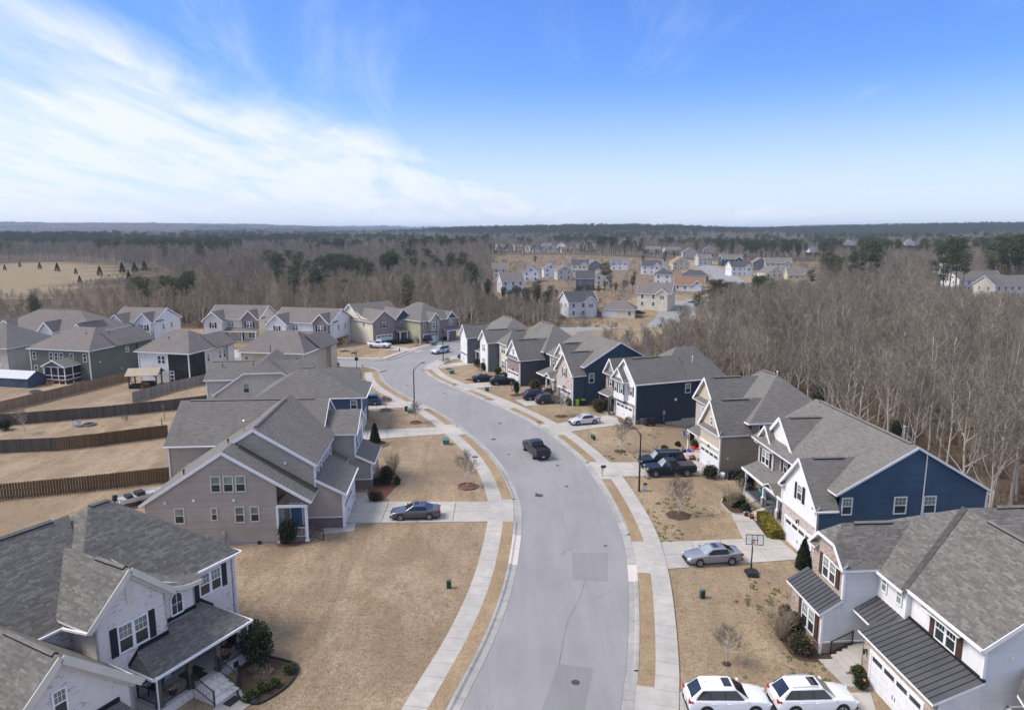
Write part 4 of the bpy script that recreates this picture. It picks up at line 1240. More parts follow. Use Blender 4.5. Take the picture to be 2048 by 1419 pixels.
# ---- navy house with white and brick gables -------------------
def house_R2():
 H=House('suburban_house','navy lap-sided house with a wide gable end, white garage gable and brick front',(25.64,56.41),4.3)
 H.bd=True
 ga=[(8.15,10.35)]
 H.W('-y',0,1.9,14.8,-1,6.35,'navy',ga,boards='navy')
 H.W('-y',0.0,0.0,1.9,0,4.95,'navy',boards='navy')
 for x,z,w,h in((2.48,4.5,.95,1.55),(7.15,4.45,1.15,1.55),(9.75,4.4,1.15,1.6)):H.win('-y',0,x,z,w,h,grid=True)
 H.win('-y',0,5.2,1.2,.9,1.5);H.downspout(9.1,-.09,-1,9.75);H.corner(14.8,-.02,-1,6.3);H.corner(0,-.02,0,4.9)
 H.bd=False
 H.W('+x',14.8,0,16.6,-3,6.35,'navy_s');H.W('+y',16.6,2.6,14.8,-3,6.35,'navy_s',ga)
 H.gable('y',-.35,17.0,1.3,15.0,6.43,10.4,'roof_w')
 fascia_rake(H,'y',-.33,1.3,15.0,6.43,10.4)
 H.ridge_vent((8.15,.6,10.4),(8.15,16,10.4));H.pipe(9.3,3.5,9.6,1.5);
 H.W('-x',0,0,6.4,0,3.42,'brick_pink');H.W('-x',-.012,0,6.4,3.42,4.95,'white_p',[(3.2,8.3)])
 H.T((-.05,0,3.42),(-.05,6.4,3.42),.07,.2);H.W('+y',6.4,0,2.6,0,4.95,'white_s')
 H.flush(-.35,1.75,5.0,-.3,6.7,5.0,8.5,6.7,'roof_d');fascia_rake(H,'x',-.36,-.3,6.7,5.0,8.5,w=.26)
 returns(H,'x',-.36,[(-.25,1),(6.65,-1)],4.98,-1,roof='roof_d')
 H.win('-x',-.012,3.2,4.55,.95,1.5,shut='shut_black',grid=True);H.ridge_vent((.9,3.2,8.5),(3.7,3.2,8.5))
 H.garage('-x',0,3.05);H.lantern('-x',0,3.05,2.65);H.corner(-.02,-.02,0,4.9);H.corner(-.02,6.4,3.4,4.9)
 H.T((-.3,-.38,4.92),(1.6,-.38,4.92),.13,.14)
 H.W('-x',2.0,12.9,16.6,3.4,5.9,'brick_pink',[(14.75,7.9)]);H.W('-y',12.9,2.0,2.7,3.4,5.9,'brick_pink')
 H.W('-x',2.62,6.4,13,0,6.35,'brick_pink');H.W('-x',2.62,12.9,16.6,0,3.5,'brick_pink')
 H.gable('x',1.65,5.5,12.55,16.95,5.95,8.2,'roof_d');fascia_rake(H,'x',1.64,12.55,16.95,5.95,8.2,w=.24)
 H.gable('x',2.1,7.9,9.0,16.2,6.35,9.6,'roof_d');fascia_rake(H,'x',2.1,9.0,16.2,6.35,9.6,w=.34)
 H.W('-x',2.4,9.3,15.9,6.2,6.4,'white_v',[(12.6,9.4)])
 returns(H,'x',1.66,[(12.6,1),(16.9,-1)],5.93,-1,roof='roof_d')
 H.win('-x',2.0,14.75,3.95,1.8,1.55,True,'shut_black',True);H.win('-x',2.62,11.5,4.05,.9,1.5,shut='shut_black',grid=True);H.win('-x',2.62,8.6,4.05,1.6,1.5,True,grid=True)
 H.ridge_vent((3.2,12.6,9.6),(6.4,12.6,9.6))
 H.R([(.45,6.5,3.0),(.45,17.0,3.0),(2.6,16.4,4.15),(2.6,6.5,4.15)][::-1],'roof_w')
 H.T((.42,6.6,2.92),(.42,17.0,2.92),.1,.22)
 H.R([(.2,11.4,3.05),(.2,9.9,3.75),(2.6,9.9,3.75),(2.6,11.4,3.05)][::-1],'roof_w',.1);H.R([(.2,9.9,3.75),(.2,8.4,3.05),(2.6,8.4,3.05),(2.6,9.9,3.75)][::-1],'roof_w',.1)
 fl=MB();fl.box(.6,2.62,6.42,16.6,0,.62);H.part('porch_floor',fl,'brick_pink');f2=MB();f2.box(.55,2.62,6.42,16.65,.624,.66);H.part('porch_deck',f2,'greyside_s')
 for y in(16.4,12.0,8.7):
  pb=MB();pb.box(.55,.95,y-.25,y+.25,0,1.35);H.part('post_pier',pb,'brick_pink');H.post(.75,y,1.35,2.95,.24)
 H.railing((.75,12.3,.66),(.75,16.1,.66));H.railing((.75,6.5,.66),(.75,8.4,.66));H.railing((.75,16.4,.66),(2.55,16.4,.66))
 H.steps('-x',-1.0,.6,9.3,11.4,.62,4);H.railing((.5,9.2,.6),(-1.0,9.2,.05));H.railing((.5,11.5,.6),(-1.0,11.5,.05))
 H.door('-x',2.62,10.6,.66,'door_dark',1.1);H.win('-x',2.62,14.7,1.3,1.8,1.5,True,'shut_black',True,blind=0);H.win('-x',2.62,7.6,1.2,1.0,1.6,blind=0)
 H.finish()
 return H
# ---- tan house ----------
def house_R3():
 H=House('suburban_house','tan house with two steep cream gables and a khaki side wall',(24.08,79.16),10)
 H.bd=True
 H.W('-y',0,0,6.6,-1,4.75,'khaki',boards='khaki');H.W('-y',0.0,3.9,14.5,-2.5,6.0,'khaki')
 H.bd=False
 H.vent('-y',0,1.0,1.9,.2);H.corner(0,-.02,0,4.7)
 H.W('-x',0,0,5.2,0,2.9,'buff_s');H.W('-x',-.01,0,5.2,2.9,4.75,'buff_s',[(2.6,8.1)])
 H.T((-.06,0,2.95),(-.06,5.2,2.95),.08,.26);H.T((-.06,0,4.4),(-.06,5.2,4.4),.08,.18)
 H.flush(-.3,3.85,6.6,-.3,5.5,4.8,8.4,6.35,'roof_d');fascia_rake(H,'x',-.3,-.3,5.5,4.8,8.4,w=.28)
 H.R([(-.35,5.4,4.75),(-.35,-.2,4.75),(0.05,-.2,5.35),(.05,5.4,5.35)],'roof_d',.1)
 H.win('-x',-.01,2.4,5.35,.6,1.1);H.garage('-x',0,2.6,4.6);H.lantern('-x',0,2.6,2.75);H.ridge_vent((1.2,2.6,8.4),(4.6,2.6,8.4))
 H.W('+y',5.2,0,3,0,4.75,'buff_s')
 H.W('-x',1.7,5.0,10.6,0,6.4,'brick_pink');H.W('-x',1.69,5.0,10.6,6.4,6.9,'buff_s',[(7.8,9.7)])
 H.gable('x',1.35,9,4.7,10.9,6.75,10.0,'roof_d');fascia_rake(H,'x',1.34,4.7,10.9,6.75,10.0,w=.28)
 H.R([(1.3,10.8,6.7),(1.3,4.8,6.7),(1.72,4.8,7.25),(1.72,10.8,7.25)],'roof_d',.1)
 H.win('-x',1.7,7.8,4.6,1.7,1.55,True,None,True);H.ridge_vent((2.6,7.8,10.0),(6.2,7.8,10.0))
 H.W('+y',10.6,1.7,14.5,-2,6,'khaki');H.W('+x',14.5,0,13.5,-4,6,'khaki')
 H.hip(3.3,15,-.35,12.4,6.1,10.6,(9.6,5.0),(9.6,8.4),'roof_w')
 H.R([(6.2,4.2,8.1),(6.2,5.6,8.1),(9.65,8.3,10.62),(9.65,7.4,10.62)][::-1],'roof_d',.05)
 H.T((3.25,-.38,6.03),(14.9,-.38,6.03),.13,.14);H.T((3.25,-.38,6.03),(3.25,1.4,6.03),.13,.14);H.win('-y',0,5.2,4.45,1.0,1.4,blind=0)
 H.ridge_vent((9.6,5.3,10.6),(9.6,8.2,10.6));H.pipe(12,9,8.8,1.4,'door_white')
 H.R([(-.3,5.5,3.2),(-.3,8.6,3.2),(1.7,8.6,3.9),(1.7,5.5,3.9)][::-1],'roof_d');H.post(-.1,8.4,.4,3.1,.22)
 fl=MB();fl.box(-.2,1.7,5.3,8.6,0,.4);H.part('porch_floor',fl,'brick_pink');H.door('-x',1.7,7,.4);H.steps('-x',-1.0,-.2,6.2,8,.4,3,'brick_pink')
 H.finish()
 return H
# ---- ink blue house with white front -------
def house_R4():
 H=House('suburban_house','ink blue house with a white bay-windowed front over a stone garage',(18.1,101.4),20.8)
 H.W('-y',0,0,15.5,-3,5.95,'ink_s');H.W('+y',9.2,0,15.5,-3,5.95,'ink_s');H.W('+x',15.5,0,9.2,-5,5.95,'ink_s')
 fo=MB();fo.box(3.6,15.5,-.05,0.0,-3,-.5);fo.box(5.2,15.5,-.06,-.05,-3,-.15);fo.box(8,10.8,-.07,-.06,-3,.1);H.part('foundation',fo,'found')
 H.win('-y',0,9.0,4.0,1.0,1.5);H.vent('-y',0,6.9,3.0,.35);H.vent('-y',0,10.2,3.4,.25);H.meter('-y',0,4.9,1.1);H.corner(0,-.02,0,5.9)
 H.W('-x',0,0,5.9,0,2.95,'stone');H.W('-x',-.01,0,5.9,2.95,5.95,'white_s',[(3.1,9.1)]);H.W('-x',0,5.9,9.2,0,5.95,'stone',[(7.5,8.3)])
 H.T((-.06,0,2.95),(-.06,5.9,2.95),.1,.24)
 H.gable('x',-.35,9,-.35,6.6,6.0,9.3,'roof_d');fascia_rake(H,'x',-.36,-.35,6.6,6.0,9.3,w=.28)
 H.gable('x',-.35,6.5,5.6,9.6,6.1,8.6,'roof_d');fascia_rake(H,'x',-.36,5.6,9.6,6.1,8.6,w=.24)
 H.R([(-.4,9.5,6.05),(-.4,5.9,6.05),(.05,5.9,6.6),(.05,9.5,6.6)],'roof_d',.1)
 H.box(-.6,0,2.3,5.6,2.95,5.9,'white_s',skip=('+x',));H.gable('x',-.95,3,2.0,5.95,5.95,7.9,'roof_d');fascia_rake(H,'x',-.96,2.0,5.95,5.95,7.9,w=.2)
 H.W('-x',-.62,2.3,5.6,5.9,5.95,'white_s',[(3.97,7.8)]);H.R([(-1.0,5.8,5.92),(-1.0,2.1,5.92),(-.6,2.1,6.3),(-.6,5.8,6.3)],'roof_d',.1)
 for y in(3.05,4.85):H.win('-x',-.6,y,4.0,.75,1.45,shut='shut_black',grid=True,sw=.3)
 H.win('-x',-.01,1.25,4.0,.8,1.45,shut='shut_black',grid=True,sw=.3);H.win('-x',0,7.5,4.2,.8,1.3,shut='shut_black',sw=.3)
 H.garage('-x',0,3.1,4.7);H.lantern('-x',0,3.1,2.55)
 H.hip(4,16,-.35,9.6,6.0,10.3,(9.6,4.6),(13,4.6),'roof_d');H.ridge_vent((.9,3.12,9.3),(5.8,3.12,9.3));H.pipe(11,2,8.2,1.0,'door_white');H.pipe(14,3,8.6,.9,'black')
 H.R([(-1.2,6.0,3.0),(-1.2,9.4,3.0),(0,9.4,3.5),(0,6,3.5)][::-1],'roof_d');H.post(-1.0,9.1,.3,2.95,.2,'fence_dark');H.post(-1.0,6.2,.3,2.95,.2,'fence_dark')
 fl=MB();fl.box(-1.2,0,6,9.2,0,.3);H.part('porch_floor',fl,'stone');H.win('-x',0,8.2,.9,1.3,1.5,True);H.door('-x',0,6.7,.3)
 H.T((-.3,-.40,5.92),(15.9,-.40,5.92),.13,.14)
 H.finish()
def house_R5():
 H=House('suburban_house','slate blue house with a pale brick garage gable and black porch railings',(9.84,112.4),22)
 H.W('-y',0,0,2.4,0,5.0,'slate_s');H.W('-y',0.0,2.2,15,-3,6.4,'slate_s',[(8.6,10.0)]);H.W('+x',15,0,14,-4,6.4,'slate_s');H.W('+y',14,2.4,15,-3,6.4,'slate_s',[(8.6,10.0)])
 H.gable('y',-.35,14.3,1.8,15.4,6.35,10.05,'roof_w');fascia_rake(H,'y',-.34,1.8,15.4,6.35,10.05)
 H.W('-x',0,0,6.1,0,5.0,'brick_pink',[(3.05,8.2)]);H.flush(-.35,2.3,5.7,-.35,6.5,5.0,8.4,6.6,'roof_d');fascia_rake(H,'x',-.36,-.35,6.5,5.0,8.4,w=.28)
 returns(H,'x',-.36,[(-.3,1),(6.45,-1)],4.98,-1,roof='roof_d')
 H.win('-x',0,3.05,4.3,.8,1.5,shut='shut_grey',grid=True);H.garage('-x',0,3.05);H.lantern('-x',0,3.05,2.6);H.corner(0,-.02,0,4.95);H.W('+y',6.1,0,2.4,0,5,'brick_pink')
 H.win('-y',0,3.4,3.6,1.0,1.6);H.meter('-y',0,8.5,.8)
 H.W('-x',2.4,6.1,14,0,6.3,'cream_s');H.W('-x',2.2,7,11,6,6.4,'cream_s',[(9,8.7)]);H.gable('x',1.9,6.5,6.7,11.3,6.4,8.9,'roof_d');fascia_rake(H,'x',1.88,6.7,11.3,6.4,8.9,w=.26)
 H.R([(1.7,11.2,6.35),(1.7,6.8,6.35),(2.25,6.8,6.95),(2.25,11.2,6.95)],'roof_d',.1)
 H.win('-x',2.4,12.4,4.0,.9,1.5,shut='shut_grey');H.win('-x',2.4,9.3,4.0,.9,1.5,shut='shut_grey',grid=True)
 H.R([(-.2,6.4,3.1),(-.2,14,3.1),(2.4,13.2,4.2),(2.4,6.4,4.2)][::-1],'roof_w');H.T((-.23,6.5,3.0),(-.23,14,3.0),.1,.2)
 H.gable('x',-.5,2.4,7.6,10.4,3.1,4.0,'roof_w');fascia_rake(H,'x',-.5,7.6,10.4,3.1,4.0)
 fl=MB();fl.box(0,2.4,6.2,13.7,0,.6);H.part('porch_floor',fl,'brick_pink')
 for y,m in((13.5,'black'),(10.4,'trim'),(7.6,'trim')):H.post(.15,y,.6,3.0,.22,m)
 H.railing((.15,10.5,.6),(.15,13.4,.6));H.railing((.15,13.5,.6),(2.3,13.5,.6));H.door('-x',2.4,9,.6);H.win('-x',2.4,12,1.2,1.6,1.5,True);H.steps('-x',-1.2,0,8,10,.6,4,'brick_pink')
 H.ridge_vent((1,3.07,8.4),(4.4,3.07,8.4));H.ridge_vent((3,9,8.9),(5.5,9,8.9))
 H.finish()
def house_R6():
 H=House('suburban_house','dark grey house with a mauve brick garage and a white triangular gable',(1.45,127.4),24)
 H.W('-y',0,0,6.5,0,4.8,'dkgrey_s');H.W('-y',-.01,5.2,14,-2,6.2,'dkgrey_s');H.W('+x',14,0,15,-3,6,'dkgrey_s');H.W('+y',15,2,14,0,6,'dkgrey_s')
 H.W('-x',0,0,5.8,0,4.8,'brick_mauve');H.W('-x',-.02,0,5.8,4.75,4.85,'white_s',[(2.9,8.0)]);H.flush(-.35,5.0,7.9,-.35,6.15,4.8,8.2,6.3,'roof_d');fascia_rake(H,'x',-.36,-.35,6.15,4.8,8.2,w=.26)
 H.R([(-.4,6.0,4.75),(-.4,-.2,4.75),(.02,-.2,5.25),(.02,6.0,5.25)],'roof_d',.1);H.win('-x',-.02,2.9,5.4,.8,1.2);H.garage('-x',0,2.9,4.6);H.lantern('-x',0,2.9,2.6);H.corner(0,-.02,0,4.75)
 H.hip(4.6,14.5,-.4,15.3,6.1,10.4,(9.5,5),(9.5,10.5),'roof_w');H.win('-y',-.01,6.6,4.4,1.3,1.4)
 H.W('-x',3,5.8,15,0,6,'brick_tan');H.box(2.0,4.5,10.2,14.5,0,6,'cream_s');H.hip(1.6,8,9.8,14.9,6.05,8.6,(3.9,12.3),(7.4,12.3),'roof_w')
 H.win('-x',2.0,12.3,4.0,1.9,1.6,True,grid=True);H.win('-y',10.2,3.0,4.0,.9,1.6);H.win('-x',2.0,12.3,1.0,1.8,1.6,True)
 H.R([(1.2,5.9,3.0),(1.2,10.2,3.0),(3,10.2,3.7),(3,5.9,3.7)][::-1],'roof_w');H.post(1.4,9.9,.3,2.9,.22);H.post(1.4,7,.3,2.9,.22);H.door('-x',3,8.3,.3)
 H.R([(7.2,8.2,8.4),(7.2,9.6,8.4),(9.5,9.2,10.45),(9.5,8.3,10.45)][::-1],'roof_d',.05)
 H.ridge_vent((1,2.9,8.2),(4.8,2.9,8.2));H.ridge_vent((9.5,5.2,10.4),(9.5,10.3,10.4));H.ridge_vent((4.5,12.3,8.6),(6.5,12.3,8.6))
 H.finish()
def house_R7():
 H=House('suburban_house','mid grey lap-sided house furthest up the street on the near bend',(-4.9,140.9),22)
 H.W('-y',0,0,13,0,5.9,'greyside_s');H.W('-x',0,0,4.6,0,5.9,'white_s',[(2.3,8.1)]);H.W('+x',13,0,15,-2,6,'greyside_s');H.W('+y',15,2.5,13,0,6,'greyside_s');H.W('-x',2.6,4.6,15,0,6,'greyside_s')
 H.gable('x',-.35,8,-.35,4.95,5.95,8.3,'roof_d');fascia_rake(H,'x',-.36,-.35,4.95,5.95,8.3,w=.24);H.win('-x',0,2.3,3.9,1.6,1.5,True);H.win('-x',0,2.3,1.0,1.6,1.5,True);H.corner(0,-.02,0,5.9)
 H.box(-1.0,2.6,10,14.6,0,5.6,'white_s');H.W('-x',-1.01,10,14.6,5.6,5.7,'white_s',[(12.3,8)]);H.gable('x',-1.35,8,9.65,14.95,5.65,8.3,'roof_d');fascia_rake(H,'x',-1.36,9.65,14.95,5.65,8.3)
 H.garage('-x',-1.0,12.3,4.2);H.W('-y',9.99,-.9,2.6,0,5.6,'greyside_s')
 H.R([(.6,4.7,3.0),(.6,10,3.0),(2.6,10,3.8),(2.6,4.7,3.8)][::-1],'roof_w');H.post(.8,9.5,.2,2.9);H.post(.8,7.2,.2,2.9);H.post(.8,5,.2,2.9);H.door('-x',2.6,7,.2)
 H.hip(2,13.4,-.4,15.4,6.0,10.0,(7.6,5),(7.6,10.5),'roof_w')
 H.ridge_vent((1,2.3,8.3),(5,2.3,8.3));H.ridge_vent((0,12.3,8.3),(4,12.3,8.3));H.ridge_vent((7.6,5,10),(7.6,10,10))
 H.finish()
# ---- whitewashed brick house, lower left (local x faces the street) ---------------
def house_L1():
 H=House('suburban_house','large whitewashed brick house with grey shingles and a deep front porch',(-19.2,46.0),-27.6)
 B='brick_white'
 H.W('+x',-.4,-6.2,.1,0,5.95,B);H.W('+y',.1,-11.5,-.4,0,5.95,B);H.W('-x',-11.5,-26,.1,0,5.95,B)
 H.corner(-.38,.12,0,5.85,w=.08)
 H.W('+x',.9,-10.45,-6.05,0,6.35,B,[(-8.25,8.65)]);H.W('-y',-10.45,-1.6,.9,0,6.3,B);H.W('+y',-6.05,-.4,.9,0,6.3,B)
 H.gable('x',-5.6,1.22,-10.95,-5.55,6.33,8.9,'roof_w');fascia_rake(H,'x',1.23,-10.95,-5.55,6.33,8.9,'cream_trim',w=.34)
 H.T((1.0,-10.7,6.2),(1.0,-8.25,8.5),.12,.3,'cream_trim');H.T((1.0,-5.8,6.2),(1.0,-8.25,8.5),.12,.3,'cream_trim')
 lv=MB();lv.box(.9,.95,-8.5,-8.0,6.75,7.75)
 for k in range(7):lv.box(.95,.97,-8.45,-8.05,6.82+k*.13,6.88+k*.13)
 H.part('gable_vent',lv,'cream_trim')
 H.win('+x',.9,-8.25,3.92,1.95,1.75,True,'shut_black',True)
 H.win('+x',-.4,-1.78,3.95,1.8,1.6,True,'shut_black',True)
 H.ridge_vent((-1.9,-8.25,8.9),(.75,-8.25,8.9))
 H.W('+x',.15,-6.05,-3.45,0,5.55,B,[(-5.6,6.6)]);H.W('+y',-3.45,-.4,.15,0,5.6,B)
 cv=[(-6.9,7.55),(-6.3,6.92),(-5.7,6.47),(-5.1,6.14),(-4.5,5.92),(-3.9,5.80),(-3.1,5.76)]
 sl=.75
 for(ya,za),(yb,zb)in zip(cv,cv[1:]):
  xa,xb=min(.0,(za-6.0)/-sl*1.0),min(0,(zb-6.0)/-sl)
  ia=-0.1-max(0,(za+.45*sl-6.0)/sl)if za+.45*sl>6.0 else-.1
  mb_a=(.5,ya,za);mb_b=(.5,yb,zb)
  zin_a=max(za,6.05);zin_b=max(zb,6.05)
  xin_a=-.1-max(0,(za+.2-6.0)/sl);xin_b=-.1-max(0,(zb+.2-6.0)/sl)
  H.R([(.5,ya,za),(.5,yb,zb),(xin_b-.6,yb,zb+.55),(xin_a-.6,ya,za+.55)],'roof_w',.08,sh=False)
  H.T((.52,ya,za-.13),(.52,yb,zb-.13),.06,.28,'cream_trim')
 fr=MB();gl=MB();n=12;w,hz_,r=.84,1.02,.42
 arc=[(math.cos(math.pi*k/n)*r,hz_+math.sin(math.pi*k/n)*r)for k in range(n+1)]
 outl=[(r,0)]+arc+[(-r,0)]
 def pt(a,z,x):return(.15+x,-4.8+a,4.1+z)
 gl.slab([pt(a,z,.03)for a,z in outl],(-.02,0,0));go=None
 for(a,z),(b,q)in zip(outl,outl[1:]+outl[:1]):fr.bar(pt(a,z,.03),pt(b,q,.03),.10,.09)
 fr.bar(pt(0,0,.04),pt(0,hz_+r,.04),.03);fr.bar(pt(-r,.7,.04),pt(r,.7,.04),.03)
 wo=H.part('window',fr,'trim');put('pane',gl,M_['glass'],wo)
 H.R([(-.1,-10.9,6.0),(-.1,.6,6.0),(-6.1,-4.6,10.5),(-6.1,-6.0,10.5)],'roof_w')
 H.R([(-.1,.6,6.0),(-12.1,.6,6.0),(-6.1,-4.6,10.5)],'roof_w');H.R([(-12.1,.6,6.0),(-12.1,-10.9,6.0),(-6.1,-6.0,10.5),(-6.1,-4.6,10.5)],'roof_w')
 H.R([(-12.1,-10.9,6.0),(-.1,-10.9,6.0),(-6.1,-6.0,10.5)],'roof_w')
 H.R([(-1.35,-26,5.95),(-1.35,-9.0,5.95),(-6.75,-6.9,10.15),(-6.75,-26,10.15)],'roof_w');H.R([(-12.1,-7,5.95),(-12.1,-26,5.95),(-6.75,-26,10.15),(-6.75,-7,10.15)],'roof_w')
 H.W('+x',-1.6,-14,-10.45,0,5.9,B)
 H.T((-1.3,-14.5,5.88),(-1.3,-10.5,5.88),.12,.13);H.T((-1.3,-10.98,5.9),(1.1,-10.98,6.24),.12,.13);H.T((-.05,-2.9,5.93),(-.05,.6,5.93),.13,.15);H.T((-.05,.65,5.93),(-3,.65,5.93),.13,.15)
 H.ridge_vent((-6.1,-5.9,10.5),(-6.1,-4.7,10.5));H.ridge_vent((-6.75,-14,10.15),(-6.75,-8.0,10.15))
 H.R([(3.15,-8.75,2.82),(3.15,-1.65,2.82),(.3,-2.7,3.77),(.3,-8.0,3.77)],'roof_w');H.R([(3.15,-1.65,2.82),(-.4,-1.65,2.82),(-.4,-2.7,3.77),(.3,-2.7,3.77)],'roof_w')
 H.R([(.3,-2.7,3.77),(-.4,-2.7,3.77),(-.4,-3.5,3.77),(.3,-3.5,3.77)],'roof_w',sh=False);H.R([(.85,-8.75,2.82),(3.15,-8.75,2.82),(.85,-8.0,3.58)],'roof_w')
 H.T((3.2,-8.8,2.75),(3.2,-1.6,2.75),.12,.15);H.T((3.2,-8.8,2.75),(.9,-8.8,2.75),.12,.15);H.T((3.2,-1.6,2.75),(-.3,-1.6,2.75),.12,.15)
 fl_=MB()
 for a,b in(((.93,-8.0,3.70),(.93,-6.05,3.70)),((.18,-6.05,3.95),(.18,-3.45,3.95)),((-.36,-3.45,3.88),(-.36,-2.7,3.88))):fl_.bar(a,b,.07,.26)
 for k in range(9):
  t=k/9;fl_.box(-.42,-.34,-2.7+t*1.05-.07,-2.7+t*1.05+.07,3.74-t*.95,3.98-t*.95)
  fl_.box(.9,.96,-8.75+t*.78,-8.65+t*.78,2.86+t*.76,3.12+t*.76)
 H.part('roof_flashing',fl_,'flash')
 pf=MB();pf.box(-.4,3.0,-8.5,-1.95,0,.62);H.part('porch_base',pf,B);pd=MB();pd.box(-.4,3.08,-8.55,-1.9,.624,.70);H.part('porch_deck',pd,'concrete')
 for y in(-2.1,-4.25,-6.3,-8.35):H.post(2.9,y,.7,2.85,.26,'fence_dark')
 for y0,y1 in((-8.35,-6.3),(-6.3,-4.25),(-4.25,-2.1)):
  br=MB()
  for t in range(6):
   a=math.pi*t/6;b=math.pi*(t+1)/6;r_=(y1-y0)/2-.12;m_=(y0+y1)/2
   br.bar((2.9,m_-math.cos(a)*r_,2.35+math.sin(a)*.45),(2.9,m_-math.cos(b)*r_,2.35+math.sin(b)*.45),.12,.2)
  H.part('porch_brace',br,'fence_dark')
 H.railing((2.9,-4.1,.7),(2.9,-2.2,.7));H.railing((2.9,-8.25,.7),(2.9,-6.4,.7));H.railing((2.9,-2.05,.7),(-.3,-2.05,.7));H.railing((2.9,-8.4,.7),(1.0,-8.4,.7))
 H.steps('+x',3.08,4.9,-6.2,-4.4,.62,4,'brick_white');H.railing((3.1,-6.25,.65),(4.9,-6.25,.1));H.railing((3.1,-4.35,.65),(4.9,-4.35,.1))
 H.door('+x',-.4,-5.2,.7,'door_dark',1.6,2.2);H.win('+x',-.4,-3.0,1.3,1.5,1.5,True);H.win('+x',.9,-7.9,1.2,1.0,1.5,blind=0)
 fm=MB();fm.box(1.2,2.1,-5.9,-4.6,.704,.72);H.part('door_mat',fm,'black')
 H.vent('+x',3.0,-3.0,.2,.34,'black');H.downspout(3.15,-2.0,0,2.85);H.downspout(3.15,-8.6,0,2.85);H.downspout(-.3,.2,0,5.8)
 H.W('+x',3.9,-17.6,-10.55,0,4.1,B,[(-14.05,7.3)]);H.W('+y',-10.55,-1.6,3.9,0,4.1,B)
 H.gable('x',-6.5,4.25,-18.05,-10.1,3.95,7.6,'roof_w');fascia_rake(H,'x',4.26,-18.05,-10.1,3.95,7.6,'cream_trim',w=.4)
 H.T((4.0,-10.4,3.85),(4.0,-14.05,7.2),.14,.32,'cream_trim');H.T((4.0,-17.7,3.85),(4.0,-14.05,7.2),.14,.32,'cream_trim');H.ridge_vent((-.6,-14.07,7.6),(3.7,-14.07,7.6))
 H.win('+x',3.9,-14.2,4.35,.75,1.5,grid=True);H.T((4.25,-10.05,3.86),(1.2,-10.05,3.86),.12,.13)
 H.R([(4.95,-17.4,2.75),(4.95,-10.9,2.75),(3.92,-11.3,3.4),(3.92,-17.4,3.4)],'roof_w');H.T((3.96,-17.4,3.46),(3.96,-11.3,3.46),.1,.28,'flash');H.T((4.98,-17.4,2.68),(4.98,-10.9,2.68),.1,.13)
 H.garage('+x',3.9,-14.2,4.9)
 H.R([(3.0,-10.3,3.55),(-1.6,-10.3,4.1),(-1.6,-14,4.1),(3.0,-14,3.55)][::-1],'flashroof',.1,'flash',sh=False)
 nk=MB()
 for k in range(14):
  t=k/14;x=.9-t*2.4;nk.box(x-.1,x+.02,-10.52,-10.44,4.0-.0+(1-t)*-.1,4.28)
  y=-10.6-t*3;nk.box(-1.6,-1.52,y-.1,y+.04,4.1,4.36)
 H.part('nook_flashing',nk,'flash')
 H.finish(True)
 return H
M_['flashroof']=shingle_mat('very_dark_shingle',(0.035,0.034,0.033),0.3)
